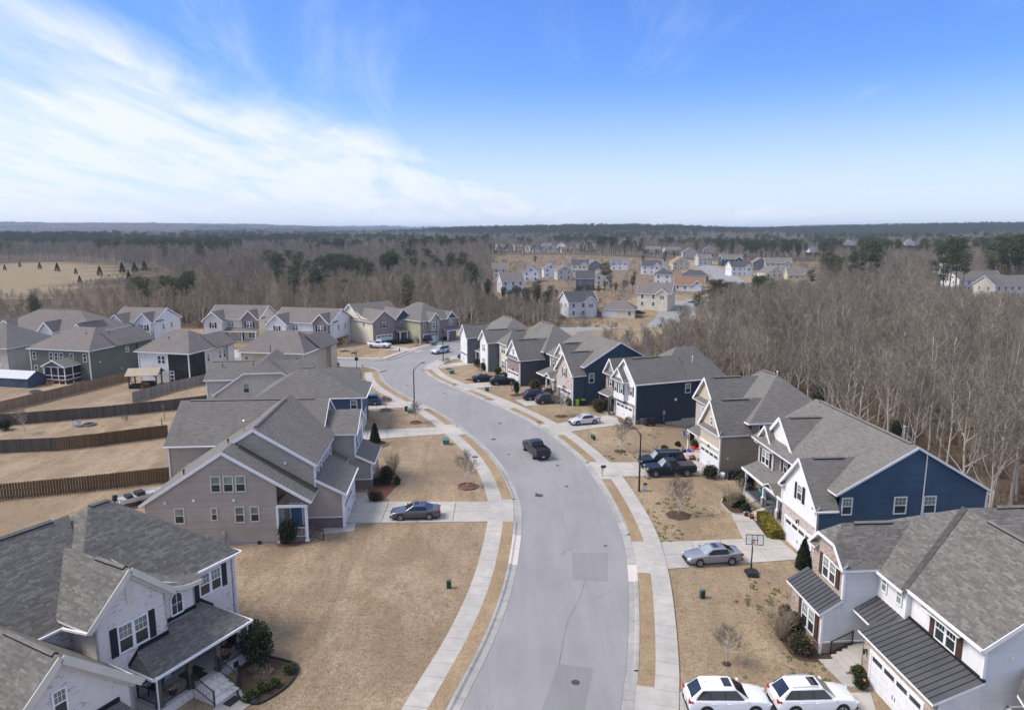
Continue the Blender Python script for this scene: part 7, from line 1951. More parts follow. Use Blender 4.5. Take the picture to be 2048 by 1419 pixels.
for i,(u,v,w_,wl,rf)in enumerate([(992,501,15,'white_s','roof_w'),(1008,502,17,'cream_s','roof_w'),(1024,499,15,'white_s','roof_b'),(1038,502,16,'beige_s','roof_w'),(1055,506,22,'cream_s','roof_red'),(1078,507,24,'white_s','roof_slate'),(1106,509,26,'beige_s','roof_red'),(1136,508,26,'tan_s','roof_red'),(1122,498,18,'white_s','roof_w'),(1094,497,18,'white_s','roof_w'),(1160,498,16,'cream_s','roof_w'),(1184,499,14,'white_s','roof_w')]):
 far_house(u,v,w_,wl,rf,(-20,8,-6,14)[i%4],['white house at the left end of the hilltop row','cream house second from the left end of the hilltop row','white brown-roofed house in the hilltop row','beige house in the middle of the hilltop row','cream red-roofed house in the hilltop row','white slate-roofed house in the hilltop row','beige red-roofed house in the hilltop row','tan red-roofed house at the right of the hilltop row','white house behind the red roofs of the hilltop row','white house behind the slate roof of the hilltop row','cream house at the far right of the hilltop row','last small white house right of the hilltop row'][i],gablefront=i%2==0)
for u,v,w_,lb in[(1242,493,8,'lone white gable among bare trees, left of two'),(1272,492,9,'lone white and slate gable among bare trees, right of two'),(1625,505,12,'small white gable far off in the brown wood')]:far_house(u,v,w_,'white_s','roof_slate',10,lb,gablefront=True)
far_house(1962,583,92,'white_s','roof_b',14,'large white house with a brown roof on the wooded rise at right',depth=11)
far_house(2036,597,96,'cream_s','roof_b',14,'cream house with a brown roof at the right edge',depth=11)
far_house(1905,552,34,'white_s','roof_w',14,'white house end with a small canopy left of the large white house')
far_house(2045,527,40,'greyside_s','roof_w',8,'grey-roofed house under the tall pines at the right edge')
far_house(1700,470+22,16,'cream_s','roof_w',0,'pale house roof in a gap of the far right wood',gablefront=True);far_house(1820,492,18,'white_s','roof_w',4,'small white gable low in the right-hand wood',gablefront=True)
# --------- the woods
HB={0:23.0,1:18.0,2:15.0,3:22.0}
VIEWS=[(*GT(u,v)[:2],r)for u,v,r in[(1425,540,16),(1445,552,14),(1465,565,12),(1230,648,12),(1270,643,10),(1310,632,9),(1360,606,7),(30,575,40),(90,560,50),(160,545,60),(210,555,40)]]
def tree_scale(P,k,d,r,s):
 nbh=inpoly(P,NBH);x,y=P[:,0],P[:,1];u=1024+FPX*x/np.maximum(y,1);g=(r*13.7)%1
 top=10.0+4.5*g
 top=np.where(d>600,12.0+6*g,top)
 near=(s>0)&(y<185)
 top=np.where(near,np.interp(u,[1300,1500,1700,1900],[8.0,10.0,12.5,12.0])+3.5*(g-.4),top)
 top=np.where((u<260)&(y<330),4.5+3.5*g,top)
 top=np.where(nbh,5.0+3.5*g,top);top=np.where((u>950)&(u<1420)&(y>190)&(d<300),np.minimum(top,4.5+3.5*g),top)
 top=np.where(k==3,np.where(near,top+1,top*1.12+1.5),top)
 for hx,hy,hr,up in[(*h,2.6 if math.hypot(h[0],h[1])<420 else .6)for h in FH]+[(*v,.2)for v in VIEWS]:
  L_=math.hypot(hx,hy);al=(x*hx+y*hy)/L_;ac=np.abs(x*hy-y*hx)/L_
  m=(al>60)&(al<L_)&(ac<hr*.85*(.35+.65*al/L_));top=np.where(m,np.minimum(top,H0-(H0-hz1(hx,hy)-up)*al/L_),top)
 hb=np.array([HB[int(i)]for i in k]);z=hz(x,y)
 return np.maximum(top-np.where(d<600,z,0),3.0)/hb
def allowed(P):
 ok=~inpoly(P,YARDS)&~inpoly(P,FIELD)
 for st in FAR_ST:ok&=seg_dist(P,st)>7.5
 ok&=seg_dist(P,RA)>9;ok&=seg_dist(P,LF)>8
 nb=inpoly(P,NBH);hsh=(np.abs(np.sin(P[:,0]*12.9898+P[:,1]*78.233))*43758.5453)%1;ok&=~nb|(hsh<.26)
 u=1024+FPX*P[:,0]/np.maximum(P[:,1],1);ok&=~((u<255)&(u>-300)&(P[:,1]>235)&(P[:,1]<330)&(hsh>.35))
 for x,y,r in FH:
  d=np.hypot(P[:,0]-x,P[:,1]-y);ok&=d>r
  L_=math.hypot(x,y);ux,uy=x/L_,y/L_
  al=(x-P[:,0])*ux+(y-P[:,1])*uy;ac=np.abs((P[:,0]-x)*uy-(P[:,1]-y)*ux)
  ok&=~((al>0)&(al<(26 if L_<420 else 120))&(ac<r*.8))
 return ok
def inview(P,z=12,margin=120):
 x,y=P[:,0],P[:,1];fw=y*CP-(z-H0)*SP
 u=1024+FPX*x/np.maximum(fw,1)
 return(fw>5)&(u>-margin)&(u<2048+margin)
def jitter_grid(x0,x1,y0,y1,step,seed):
 r=np.random.default_rng(seed);xs,ys=np.meshgrid(np.arange(x0,x1,step),np.arange(y0,y1,step))
 P=np.stack([xs.ravel(),ys.ravel()],1);return P+r.uniform(-.48,.48,P.shape)*step
def lumps(P,s,seed):
 o=seed*13.7
 return np.array([mnoise.noise(Vector((p[0]/s+o,p[1]/s-o,o*.3)))for p in P])
def forest():
 parts=[]
 A=jitter_grid(-420,420,30,520,5.6,1);A=A[inview(A)];parts.append(A)
 B=jitter_grid(-1000,1000,520,1300,8.5,2);B=B[inview(B)];parts.append(B)
 C=jitter_grid(-2200,2200,1300,2900,15,3);C=C[inview(C)];parts.append(C)
 P=np.concatenate(parts);P=P[allowed(P)]
 d=np.hypot(P[:,0],P[:,1]);s=ravine_s(P)
 n1=lumps(P,60,1);n2=lumps(P,17,2);n3=lumps(P,260,3);r=np.random.default_rng(8).random(len(P))
 x,y=P[:,0],P[:,1]
 pine=(n1*.55+n2*.5>.40-.06*smooth((d-500)/700))&(r<.8)
 pine|=(n3>.30)&(d>700)&(r<.5)
 for u,v,rad,den in[(640,575,16,.75),(565,565,7,.8),(545,500,26,.7),(700,580,9,.6),(730,590,10,.5),(1030,600,14,.75),(1080,622,13,.8),(1120,625,12,.8),(1150,600,10,.7),(1180,590,12,.7),(1440,610,9,.75),(1480,600,10,.85),(1520,585,9,.9),(1505,640,7,.8),(1530,560,10,.8),(1640,525,14,.8),(1700,515,9,.8),(1740,500,9,.7),(1710,560,5,.8),(1885,540,12,.9),(1990,520,22,.9),(2030,510,22,.9),(330,512,40,.85),(260,518,28,.7),(420,512,30,.7),(440,520,20,.6),(1260,570,6,.9),(1205,560,6,.9),(820,545,16,.35),(900,500,20,.55),(910,520,10,.6),(1330,520,14,.7),(1500,500,22,.4),(960,610,10,.6)]:
  g=GT(u,v);pine|=(np.hypot(x-g.x,y-g.y)<rad*(1+.4*n2))&(r<den)
 pine&=~((s>10)&(s<95)&(y<175))
 pine|=(s>18)&(s<95)&(y<175)&(r<.012)
 kind=np.where(pine,3,0)
 tall=(s>0)&(y<330)&(x>0)
 kind=np.where((kind==0)&~tall&(r>.45),1,kind);kind=np.where((kind==0)&tall&(r>.68),1,kind)
 kind=np.where((kind==0)&~tall&(n2>.05),1,kind)
 kind=np.where((kind!=3)&(x<-20)&(y<330)&(n1>-.15),2,kind)
 z=hz(x,y)
 keep=np.ones(len(P),bool)
 keep&=~((s>0)&(s<60)&(y<62)&(r>.35))
 P,z,kind,d,r,s,n2=(a[keep]for a in(P,z,kind,d,r,s,n2))
 order=np.argsort(d)
 return P[order],z[order],kind[order],d[order],r[order],s[order],n2[order]
FP,FZ,FK,FD,FR_,FS,FN=forest()
FSC=tree_scale(FP,FK,FD,FR_,FS)
SETS={0:TALL,1:ROUND,2:TANT,3:PINES}
TREE={0:('bare_tree','tall bare grey tree with a pale straight trunk in the wood behind the east houses','tree','tall bare trees of the east wood'),1:('bare_tree','spreading bare grey-brown tree among many in the wood','tree','spreading bare trees of the woods'),2:('bare_tree','tan-twigged bare tree in the wood edge behind the west houses','tree','tan bare trees behind the west yards'),3:('pine_tree','dark green pine rising among the bare trees','tree','pines scattered through the woods')}
def visible_first():
 """trees whose crown can be seen, nearest first"""
 ids=[]
 for i in range(len(FP)):
  q=cam_px(FP[i][0],FP[i][1],FZ[i]+11)
  if q and-40<q[0]<2088 and 430<q[1]<1419:ids.append(i)
 return ids
taken=set();cnt={}
LIM={0:130,1:90,2:75,3:120}
for i in visible_first():
 k=int(FK[i])
 if cnt.get(k,0)>=LIM[k]:continue
 cnt[k]=cnt.get(k,0)+1;taken.add(i)
 nm,lb,cat,grp=TREE[k];ms=SETS[k];tm,cm=ms[int(FR_[i]*997)%len(ms)]
 o=thing(nm,lb,cat,(FP[i][0],FP[i][1],FZ[i]),FR_[i]*40,grp);sca=float(FSC[i])
 o.scale=(sca*(.9+.2*((FR_[i]*5.3)%1)),)*2+(sca,)
 link('trunk',tm,o);link('crown',cm,o)
EXTRA=[(1437,230,572),(1455,225,592),(1470,240,590),(1490,245,568),(1505,235,578),(1520,250,547),(1535,255,562),(1550,262,582),(1500,200,612),(1445,200,614),(1640,330,502),(1655,335,514),(1690,320,522),(1700,330,497),(1722,350,480),(1735,360,487),(1610,340,532),(1715,290,547),(1880,300,472),(1892,310,482),(1868,295,502),(1906,330,502),(1975,340,482),(1990,350,472),(2005,355,457),(2022,350,464),(2040,345,472),(1958,360,492),(2047,352,482),(1030,300,587),(1050,290,592),(1075,280,602),(1085,275,594),(1110,285,602),(1125,280,592),(1150,275,602),(1165,290,587),(1180,300,582),(1205,340,524),(1215,345,540),(1260,335,547),(1245,325,557),(640,262,542),(655,256,547),(668,250,557),(624,266,552),(700,262,557),(725,256,562),(732,264,552),(565,300,506),(560,292,542),(545,400,500),(820,290,542),(955,262,592),(600,256,557),(520,330,547),(385,330,545),(432,300,540)]
for i,(u,dd,vt)in enumerate(EXTRA):
 x=(u-1024)/FPX*dd*1.02;z=hz1(x,dd);zt=H0-dd*(vt-462)/FPX*1.0;o=thing('pine_tree',TREE[3][1],'tree',(x,dd,z),i*1.7,TREE[3][3]);tm,cm=PINES[i%4];q=max(6.0,zt-z)/HB[3];o.scale=(q*(1.0+.25*(i%3)),q*(1.0+.25*(i%3)),q)
 link('trunk',tm,o);link('crown',cm,o)
for i,(u,v,h)in enumerate([(80,538,5),(115,543,6),(152,548,4),(200,551,6),(160,566,4),(245,546,7),(40,534,4),(258,560,5),(10,540,4),(270,546,7),(290,542,7)]):
 g=GT(u,v);tm,cm=CEDARS[i%2];o=thing('cedar_tree','small dark cedar standing on the pale far meadow','tree',g,i,'cedars on the far meadow');o.scale=(h/6,)*3;link('trunk',tm,o);link('crown',cm,o)
def scatter(name,label,pts,z,idx,rot,scl,sources):
 """one stuff object: instances of the source trees on a cloud of points"""
 col=bpy.data.collections.new(name+'_sources')
 for k,meshes in enumerate(sources):
  bm=bmesh.new();mats=[]
  for m in meshes:
   off=len(bm.faces);bm.from_mesh(m);bm.faces.ensure_lookup_table()
   for f in bm.faces[off:]:f.material_index=len(mats)
   mats.append(m.materials[0])
  me=bpy.data.meshes.new('%s_source_%03d'%(name,k));bm.to_mesh(me);bm.free()
  for m in mats:me.materials.append(m)
  o=bpy.data.objects.new('%s_source_%03d'%(name,k),me);col.objects.link(o)
 me=bpy.data.meshes.new(name);n=len(pts)
 me.vertices.add(n);me.vertices.foreach_set('co',np.column_stack([pts,z]).astype(np.float32).ravel())
 for nm,ty,val in(('rot','FLOAT',rot),('scl','FLOAT',scl),('idx','INT',idx)):
  a=me.attributes.new(nm,ty,'POINT');a.data.foreach_set('value',np.asarray(val,np.int32 if ty=='INT' else np.float32))
 me.update()
 o=tag(link(name,me),label,kind='stuff')
 ng=bpy.data.node_groups.new(name,'GeometryNodeTree');ng.interface.new_socket('Geometry',in_out='INPUT',socket_type='NodeSocketGeometry');ng.interface.new_socket('Geometry',in_out='OUTPUT',socket_type='NodeSocketGeometry')
 N=ng.nodes.new;gi=N('NodeGroupInput');go=N('NodeGroupOutput');ip=N('GeometryNodeInstanceOnPoints');ci=N('GeometryNodeCollectionInfo')
 ci.inputs['Collection'].default_value=col;ci.inputs['Separate Children'].default_value=True;ci.inputs['Reset Children'].default_value=True
 ip.inputs['Pick Instance'].default_value=True
 def attr(nm,ty):a=N('GeometryNodeInputNamedAttribute');a.data_type=ty;a.inputs[0].default_value=nm;return a.outputs[0]
 cx=N('ShaderNodeCombineXYZ');ng.links.new(attr('rot','FLOAT'),cx.inputs[2])
 ng.links.new(gi.outputs[0],ip.inputs['Points']);ng.links.new(ci.outputs[0],ip.inputs['Instance']);ng.links.new(attr('idx','INT'),ip.inputs['Instance Index'])
 ng.links.new(cx.outputs[0],ip.inputs['Rotation']);ng.links.new(attr('scl','FLOAT'),ip.inputs['Scale']);ng.links.new(ip.outputs[0],go.inputs[0])
 md=o.modifiers.new('scatter','NODES');md.node_group=ng
 return o
rest=np.array([i for i in range(len(FP))if i not in taken])
for nm,lb,kinds in(('bare_wood','brown-grey mass of bare woodland running to the horizon',(0,1,2)),('pine_wood','dark green pines massed through the far woodland',(3,))):
 sel=rest[np.isin(FK[rest],kinds)]
 src=sum((SETS[k]for k in kinds),[]);off={};c0=0
 for k in kinds:off[k]=c0;c0+=len(SETS[k])
 idx=np.array([off[int(FK[i])]+int(FR_[i]*997)%len(SETS[int(FK[i])])for i in sel])
 scl=FSC[sel]*np.where(FD[sel]>1300,1.25,1.0)
 scatter(nm,lb,FP[sel],FZ[sel],idx,FR_[sel]*40,scl,src)
def clump(seed,pine):
 r=random.Random(seed);out=[];mb=MB()
 for i in range(14):
  c=(r.uniform(-14,14),r.uniform(-14,14),r.uniform(9,14));s=r.uniform(3.5,5.5)
  leaf_cloud(mb,r,c,(s,s,s*.9),70,2.2 if pine else 1.8,shell=.6)
  mb.tube([(c[0],c[1],-2),c],[.5,.3],4,cap=False)
 return[mb.mesh('clump',M_['pine']if pine else M_['farwood'],False,True)]
M_['farwood']=leaf_mat('far_bare_canopy',(.20,.172,.135),.35)
def hills():
 P=np.concatenate([q[inview(q)]for q in(jitter_grid(-3600,3600,2850,4600,26,21),jitter_grid(-6500,6500,4600,8600,40,22),jitter_grid(-9500,9500,8600,12500,75,23))])
 n=lumps(P,420,5);m=lumps(P,90,6);r=np.random.default_rng(3).random(len(P));d=np.hypot(P[:,0],P[:,1])
 z=hz(P[:,0],P[:,1])
 pine=n+m*.5+r*.25>.30;scl=np.where(d>8600,2.6,np.where(d>4600,1.5,1.05))*(.8+.5*r)
 return P,z,pine,r,scl
HP,HZ_,HPN,HR,HS=hills()
scatter('far_bare_wood','blue-grey bare woodland of the distant hills',HP[~HPN],HZ_[~HPN],(HR[~HPN]*97).astype(int)%3,HR[~HPN]*30,HS[~HPN],[clump(60+i,False)for i in range(3)])
scatter('far_pine_wood','blue-green pine woodland of the distant hills',HP[HPN],HZ_[HPN],(HR[HPN]*97).astype(int)%3,HR[HPN]*30,HS[HPN],[clump(70+i,True)for i in range(3)])
def pinehill(cx,cy,rx,ry,seed):
 P=jitter_grid(cx-rx*1.5,cx+rx*1.5,cy-ry*1.5,cy+ry*1.5,13,seed);q=((P[:,0]-cx)/rx)**2+((P[:,1]-cy)/ry)**2
 return P[(q<1.6)&(np.random.default_rng(seed).random(len(P))<.9)]
PH=np.concatenate([pinehill(270,2300,420,240,31),pinehill(1500,2600,600,300,32),pinehill(-330,1500,120,50,33)]);PH=PH[inview(PH)]
pr_=np.random.default_rng(9).random(len(PH))
scatter('pine_hill','dark pine-covered hills below the horizon',PH,hz(PH[:,0],PH[:,1]),(pr_*97).astype(int)%4,pr_*30,.9+.4*pr_,PINES)
def brush(seed,twiggy):
 r=random.Random(seed);mb=MB()
 for i in range(46):
  a=r.uniform(0,6.283);p=Vector((math.cos(a)*r.random()*.7,math.sin(a)*r.random()*.7,0));d=(Vector((math.cos(a),math.sin(a),0))*r.uniform(.1,.5)+Vector((0,0,1))).normalized();L=r.uniform(.9,2.2);q=[p,p+d*L*.5,p+d*L+rvec(r)*.2]
  ribbon3(mb,q,.016,.008,r,r.random())
  for k in range(4):
   b=q[1].lerp(q[2],r.random());ribbon3(mb,[b,b+(d+rvec(r)*.9).normalized()*r.uniform(.3,.7)],.010,.006,r,r.random())
 T=mb.mesh('brush',M_['scrub']if not twiggy else M_['twigtan'],False,True)
 lf=MB();leaf_cloud(lf,r,(0,0,.7),(.9,.9,.8),60,.16)
 return[T,lf.mesh('leaves',M_['scrub'],False,True)]
U=jitter_grid(-140,260,25,300,3.0,41);U=U[allowed(U)&inview(U)];us=ravine_s(U);ur=np.random.default_rng(4).random(len(U));un=lumps(U,12,9)
U=U[(ur<.55+.4*un)];ur2=np.random.default_rng(6).random(len(U))
scatter('undergrowth','brown brush and dead leaves on the floor of the wood',U,hz(U[:,0],U[:,1]),(ur2*97).astype(int)%4,ur2*40,.6+.8*((ur2*7.7)%1),[brush(80+i,i%2)for i in range(4)])
# --------- fences
def fence(label,top_px_or_pts,mat,h=1.8,gap=.134,pw=.132,shadowbox=True,world=False,group='wooden yard fences'):
 pts=[G(u,v)for u,v in top_px_or_pts]if not world else[Vector((*p,0))for p in top_px_or_pts]
 line=resample(pts,.15);L=sum((b-a).length for a,b in zip(pts,pts[1:]))
 o=thing('wooden_fence',label,'fence',(0,0,0),0,group)
 k=('picket',mat,h)
 if k not in MESHES:
  mb=MB();mb.box(-pw/2,pw/2,-.011,.011,.03,h-.04)
  mb.face([(-pw/2,-.011,h-.04),(pw/2,-.011,h-.04),(pw/2-.025,-.011,h),(-pw/2+.025,-.011,h)])
  mb.face([(-pw/2,.011,h-.04),(-pw/2+.025,.011,h),(pw/2-.025,.011,h),(pw/2,.011,h-.04)]);mb.face([(-pw/2+.025,-.011,h),(pw/2-.025,-.011,h),(pw/2-.025,.011,h),(-pw/2+.025,.011,h)])
  MESHES[k]=mb.mesh('picket',M_[mat]);q=MB();q.box(-.045,.045,-.035,.035,-.3,h-.05);MESHES[('post',mat,h)]=q.mesh('fence_post',M_[mat])
 P=resample(pts,gap);cand=[]
 for i in range(len(P)-1):
  d=P[i+1]-P[i];cand.append((P[i],math.atan2(d.y,d.x),i))
 def vis(c):q=cam_px(c[0].x,c[0].y,1);return-1 if not q or not(-20<q[0]<2068)else 1/(c[0]-Vector((0,0,H0))).length
 cand.sort(key=vis,reverse=True);st=MB()
 for n,(p,a,i)in enumerate(cand):
  side=(.05 if i%2 else-.05)if shadowbox else-.045
  M=Matrix.Translation((p.x,p.y,rng.uniform(-.02,.02)))@Matrix.Rotation(a,4,'Z')@Matrix.Translation((0,side,0))
  if n<290 and vis((p,a,i))>0:link('picket',MESHES[k],o,M=M)
  elif vis((p,a,i))>0 or n<600:
   q=[M@Vector(v)for v in((-pw/2,0,.03),(pw/2,0,.03),(pw/2,0,h),(-pw/2,0,h))];st.slab(q,(M.to_3x3()@Vector((0,.02,0))))
 if st.f:put('picket_run',st,M_[mat],o)['kind']='stuff'
 for p in resample(pts,2.4):link('fence_post',MESHES[('post',mat,h)],o,(p.x,p.y,0))
 for z in(.3,h*.55,h-.3):
  for a,b in zip(pts,pts[1:]):q=MB();q.bar(Vector((a.x,a.y,z)),Vector((b.x,b.y,z)),.04,.09);put('rail',q,M_[mat],o)
 return o
fence('brown shadowbox fence nearest the whitewashed brick house',[(-120,1018),(0,1000),(170,983),(345,963)],'fence_brown')
fence('brown shadowbox fence running up to the taupe house',[(117,901),(200,892),(336,874)],'fence_brown')
fence('dark weathered fence joined to the left end of a brown shadowbox fence',[(-60,909),(0,906),(117,901)],'fence_dark',shadowbox=False)
fence('long dark weathered fence behind the yard with the blue chair',[(-40,856),(0,852),(215,834),(345,820),(416,811)],'fence_dark',shadowbox=False)
fence('tan board fence slanting up beside the screened porch',[(-40,835),(0,825),(120,795),(228,768)],'fence_tan',shadowbox=False)
fence('tan board fence closing the yard behind the gazebo',[(228,768),(262,762)],'fence_tan',shadowbox=False)
fence('silvery grey board fence running behind the cream house',[(266,805),(340,783),(421,765)],'fence_grey',shadowbox=False)
fence('short brown fence beside the two-storey dark porch',[(394,757),(421,752)],'fence_tan',shadowbox=False)
fence('reddish fence at the back of the cream and brick house',[(664,688),(676,690),(697,684)],'fence_red',shadowbox=False)
# --------- street furniture
def street_lamp(label,px,yaw,h=7.2,arm=2.0):
 g=GT(*px);o=thing('street_lamp',label,'street lamp',(g.x,g.y,0),yaw,'black street lamps')
 m=MB();m.tube([(0,0,-.2),(0,0,1.2),(0,0,h)],[.115,.105,.07],10);m.lathe([(.16,0),(.17,.06),(.12,.12)],12);put('pole',m,M_['black'],o)
 m=MB();m.tube([(0,0,h-.1),(arm*.35,0,h+.32),(arm*.75,0,h+.62),(arm,0,h+.72)],[.05,.045,.04,.04],8);m.bar((0,0,h-.5),(arm*.3,0,h+.27),.03);put('arm',m,M_['black'],o)
 m=MB();m.obox((arm+.3,0,h+.72),(.36,0,0),(0,.13,0),(0,0,.05));m.box(arm+.05,arm+.55,-.09,.09,h+.645,h+.671);put('lamp_head',m,M_['black'],o)
 return o
street_lamp('black street lamp on the east lawn before the two black trucks',(1278,982),math.radians(128),6.55,1.9)
street_lamp('tall black street lamp at the west kerb beside the green utility box',(829,823),math.radians(60),6.75,2.2)
street_lamp('black street lamp near the silver minivan',(886.5,724),math.radians(150),6.6,1.2);street_lamp('farthest black street lamp, before the pale green house',(874,690),math.radians(-60),6.6,1.2)
def utility_box(label,px,w,d,h,yaw,m='utility_green'):
 g=G(*px);o=thing('utility_box',label,'utility box',(g.x,g.y,0),yaw,'green utility boxes on the lawns')
 q=MB();q.box(-w/2-.12,w/2+.12,-d/2-.12,d/2+.12,-.1,.06);put('pad',q,M_['found'],o)
 q=MB();q.box(-w/2,w/2,-d/2,d/2,.06,h*.8);put('cabinet',q,M_[m],o)
 q=MB();q.slab([(-w/2-.03,-d/2-.04,h*.8),(w/2+.03,-d/2-.04,h*.8),(w/2+.03,d/2+.03,h),(-w/2-.03,d/2+.03,h)],(0,0,-.06));put('lid',q,M_['utility_green'],o)
 q=MB();q.box(-w*.45,w*.45,-d/2-.015,-d/2,.12,h*.74);q.box(-.03,.03,-d/2-.03,-d/2,h*.4,h*.5);put('door',q,M_[m],o)
utility_box('squat green transformer box on the lawn before the empty driveway',(892,888),.85,.75,.85,.15);utility_box('green transformer box at the foot of the west street lamp',(821,825),.95,.8,.7,.2)
utility_box('grey-green transformer box on the lawn near the junction',(903,747),.9,.8,.85,.4);utility_box('green transformer box beside the far lamp by the pale green house',(866,690),1.2,1,1.0,.5)
def pedestal(label,px,h=.62,m='dkgreen',cap='utility_green',w=.17):
 g=G(*px);o=thing('cable_pedestal',label,'cable pedestal',(g.x,g.y,0),rng.uniform(-.3,.3),'cable pedestals on the lawns')
 q=MB();q.box(-w,w,-w*.8,w*.8,-.1,h);q.box(-w*.7,w*.7,-w*.8-.012,-w*.8,h*.2,h*.8);put('post',q,M_[m],o)
 q=MB();q.box(-w-.02,w+.02,-w*.8-.02,w*.8+.02,h,h+.08);q.box(-w*.7,w*.7,-w*.5,w*.5,h+.08,h+.12);put('cap',q,M_[cap],o)
 return o
pedestal('dark green cable pedestal alone on the big west lawn',(898,1175));pedestal('dark green cable pedestal on the lawn before the metal-roofed house',(1404.5,1195));pedestal('dark green cable pedestal, right one of a pair by the white compact sedan',(1188,879),.55);pedestal('green cable pedestal, left one of a pair by the white compact sedan',(1184,876),.5,'utility_green')
o_=pedestal('grey cable pedestal with a white plate beside the east street lamp',(1290,981),.75,'greybox','plastic',.19);q=MB();q.box(-.08,.08,-.178,-.165,.25,.6);put('plate',q,M_['letter'],o_)
pedestal('green cable pedestal, left one of a pair before the mauve brick house',(972,781),.5,'utility_green');pedestal('dark cable pedestal, right one of a pair before the mauve brick house',(976,782),.55);pedestal('dark green box beside the transformer at the west lamp',(813,822),.7,'dkgreen','dkgreen',.22);pedestal('small orange-brown marker post on the lawn by the junction',(799,703),.7,'terracotta','terracotta',.12)
def hydrant():
 g=G(725,735);o=thing('fire_hydrant','yellow fire hydrant at the corner beside the street sign','fire hydrant',(g.x,g.y,0))
 q=MB();q.lathe([(.17,0),(.17,.06),(.11,.08),(.11,.55),(.15,.57),(.15,.62),(.12,.70),(.05,.77),(.001,.80)],14);put('barrel',q,M_['yellowpaint'],o)
 for a,r in((0,.07),(math.pi,.07),(-math.pi/2,.09)):q=MB();d=Vector((math.cos(a),math.sin(a),0));q.tube([d*.08+Vector((0,0,.42)),d*.22+Vector((0,0,.42))],r,10);put('outlet',q,M_['yellowpaint'],o)
hydrant()
def street_sign():
 g=G(713.5,735);o=thing('street_sign','black street sign post with green blades at the corner','street sign',(g.x,g.y,0))
 q=MB();q.tube([(0,0,-.2),(0,0,3.4)],[.06,.05],8);q.lathe([(.11,0),(.11,.25),(.07,.32)],10);q.lathe([(.001,3.62),(.07,3.52),(.05,3.4)],10);put('post',q,M_['black'],o)
 q=MB();q.box(-1.05,-.06,-.015,.015,2.95,3.25);put('blade',q,M_['signgreen'],o);q=MB();q.box(-.015,.015,-.5,.5,2.62,2.9);put('blade',q,M_['signgreen'],o)
 q=MB();q.box(-.34,.34,-.03,-.005,1.5,2.2);put('sign_back',q,M_['black'],o)
street_sign()
def mailbox():
 g=G(1204,953);o=thing('mailbox','dark mailbox on a post beside the pickup driveway','mailbox',(g.x,g.y,0.09),math.radians(100))
 q=MB();q.box(-.05,.05,-.05,.05,0,1.15);q.bar((0,-.35,1.0),(0,.15,1.0),.07);q.bar((0,-.3,1.0),(0,-.02,.65),.05);put('post',q,M_['greybox'],o)
 q=MB();r=.13;n=8;prof=[(-r,1.04)]+[(-r*math.cos(math.pi*k/n),1.16+r*math.sin(math.pi*k/n))for k in range(n+1)]+[(r,1.04)]
 q.slab([(x,-.42,z)for x,z in prof][::-1],(0,.55,0));put('box',q,M_['plastic'],o)
 q=MB();q.box(.135,.15,-.3,-.2,1.1,1.32);put('flag',q,M_['redplastic'],o)
mailbox()
def inlet(px,yaw,lb):
 g=G(*px);o=thing('storm_drain',lb,'storm drain',(g.x,g.y,0),yaw);q=MB();q.box(-.9,.9,-.5,.5,0,.17);put('top_slab',q,M_['concrete'],o);q=MB();q.box(-.7,.7,-.515,-.5,.03,.13);put('grate',q,M_['black'],o);q=MB();q.lathe([(.3,.17),(.3,.182),(.001,.184)],16);put('lid',q,M_['manhole'],o)
inlet((763,742),1.2,'storm drain inlet on the west corner of the junction');inlet((846.5,739.5),-1.2,'storm drain inlet on the east side of the junction')
def hoop():
 g=G(1502,1144);o=thing('basketball_hoop','portable basketball hoop with clear backboard beside the driveway','basketball hoop',(g.x,g.y,0),math.radians(-97))
 q=MB();b=[(-.1,-.55),(.95,-.42),(.95,.42),(-.1,.55),(-.3,.3),(-.3,-.3)];q.slab([(x,y,.2)for x,y in b],(0,0,-.2));q.slab([(x*.8+.05,y*.8,.3)for x,y in b],(0,0,-.1));put('base',q,M_['plastic'],o)
 q=MB();q.tube([(-.15,0,.1),(-.05,0,1.2),(.0,0,2.75)],[.055,.055,.05],8);q.bar((.55,0,.25),(-.05,0,1.0),.05);q.tube([(0,0,2.4),(.55,0,3.05)],.04,6);q.tube([(0,0,2.75),(.55,0,3.35)],.03,6);put('pole',q,M_['black'],o)
 q=MB();x=.62
 for a,c in(((x,-.68,2.75),(x,.68,2.75)),((x,.68,2.75),(x,.68,3.6)),((x,.68,3.6),(x,-.68,3.6)),((x,-.68,3.6),(x,-.68,2.75)),((x,-.22,2.75),(x,-.22,3.58)),((x,.22,2.75),(x,.22,3.58)),((x,-.22,3.15),(x,.22,3.15))):q.bar(a,c,.045)
 put('backboard_frame',q,M_['plastic'],o)
 q=MB();q.box(x-.01,x+.01,-.66,.66,2.77,3.58);put('backboard',q,M_['acrylic'],o)
 q=MB();pts=[(x+.28+.23*math.cos(6.2832*k/16),.23*math.sin(6.2832*k/16),2.95)for k in range(17)];q.tube(pts,.012,5,cap=False);q.bar((x,0,2.95),(x+.06,0,2.95),.1,.05);put('rim',q,M_['orange'],o)
 q=MB()
 for k in range(10):
  a,c=6.2832*k/10,6.2832*(k+.5)/10;q.bar((x+.28+.23*math.cos(a),.23*math.sin(a),2.95),(x+.28+.14*math.cos(c),.14*math.sin(c),2.55),.01)
 put('net',q,M_['letter'],o)
def acrylic():
 t=NT('clear_acrylic');t.col((.8,.85,.85));t.rs(.1,.5);t.b.inputs['Alpha'].default_value=.22;return t.m
M_['acrylic']=acrylic();hoop()
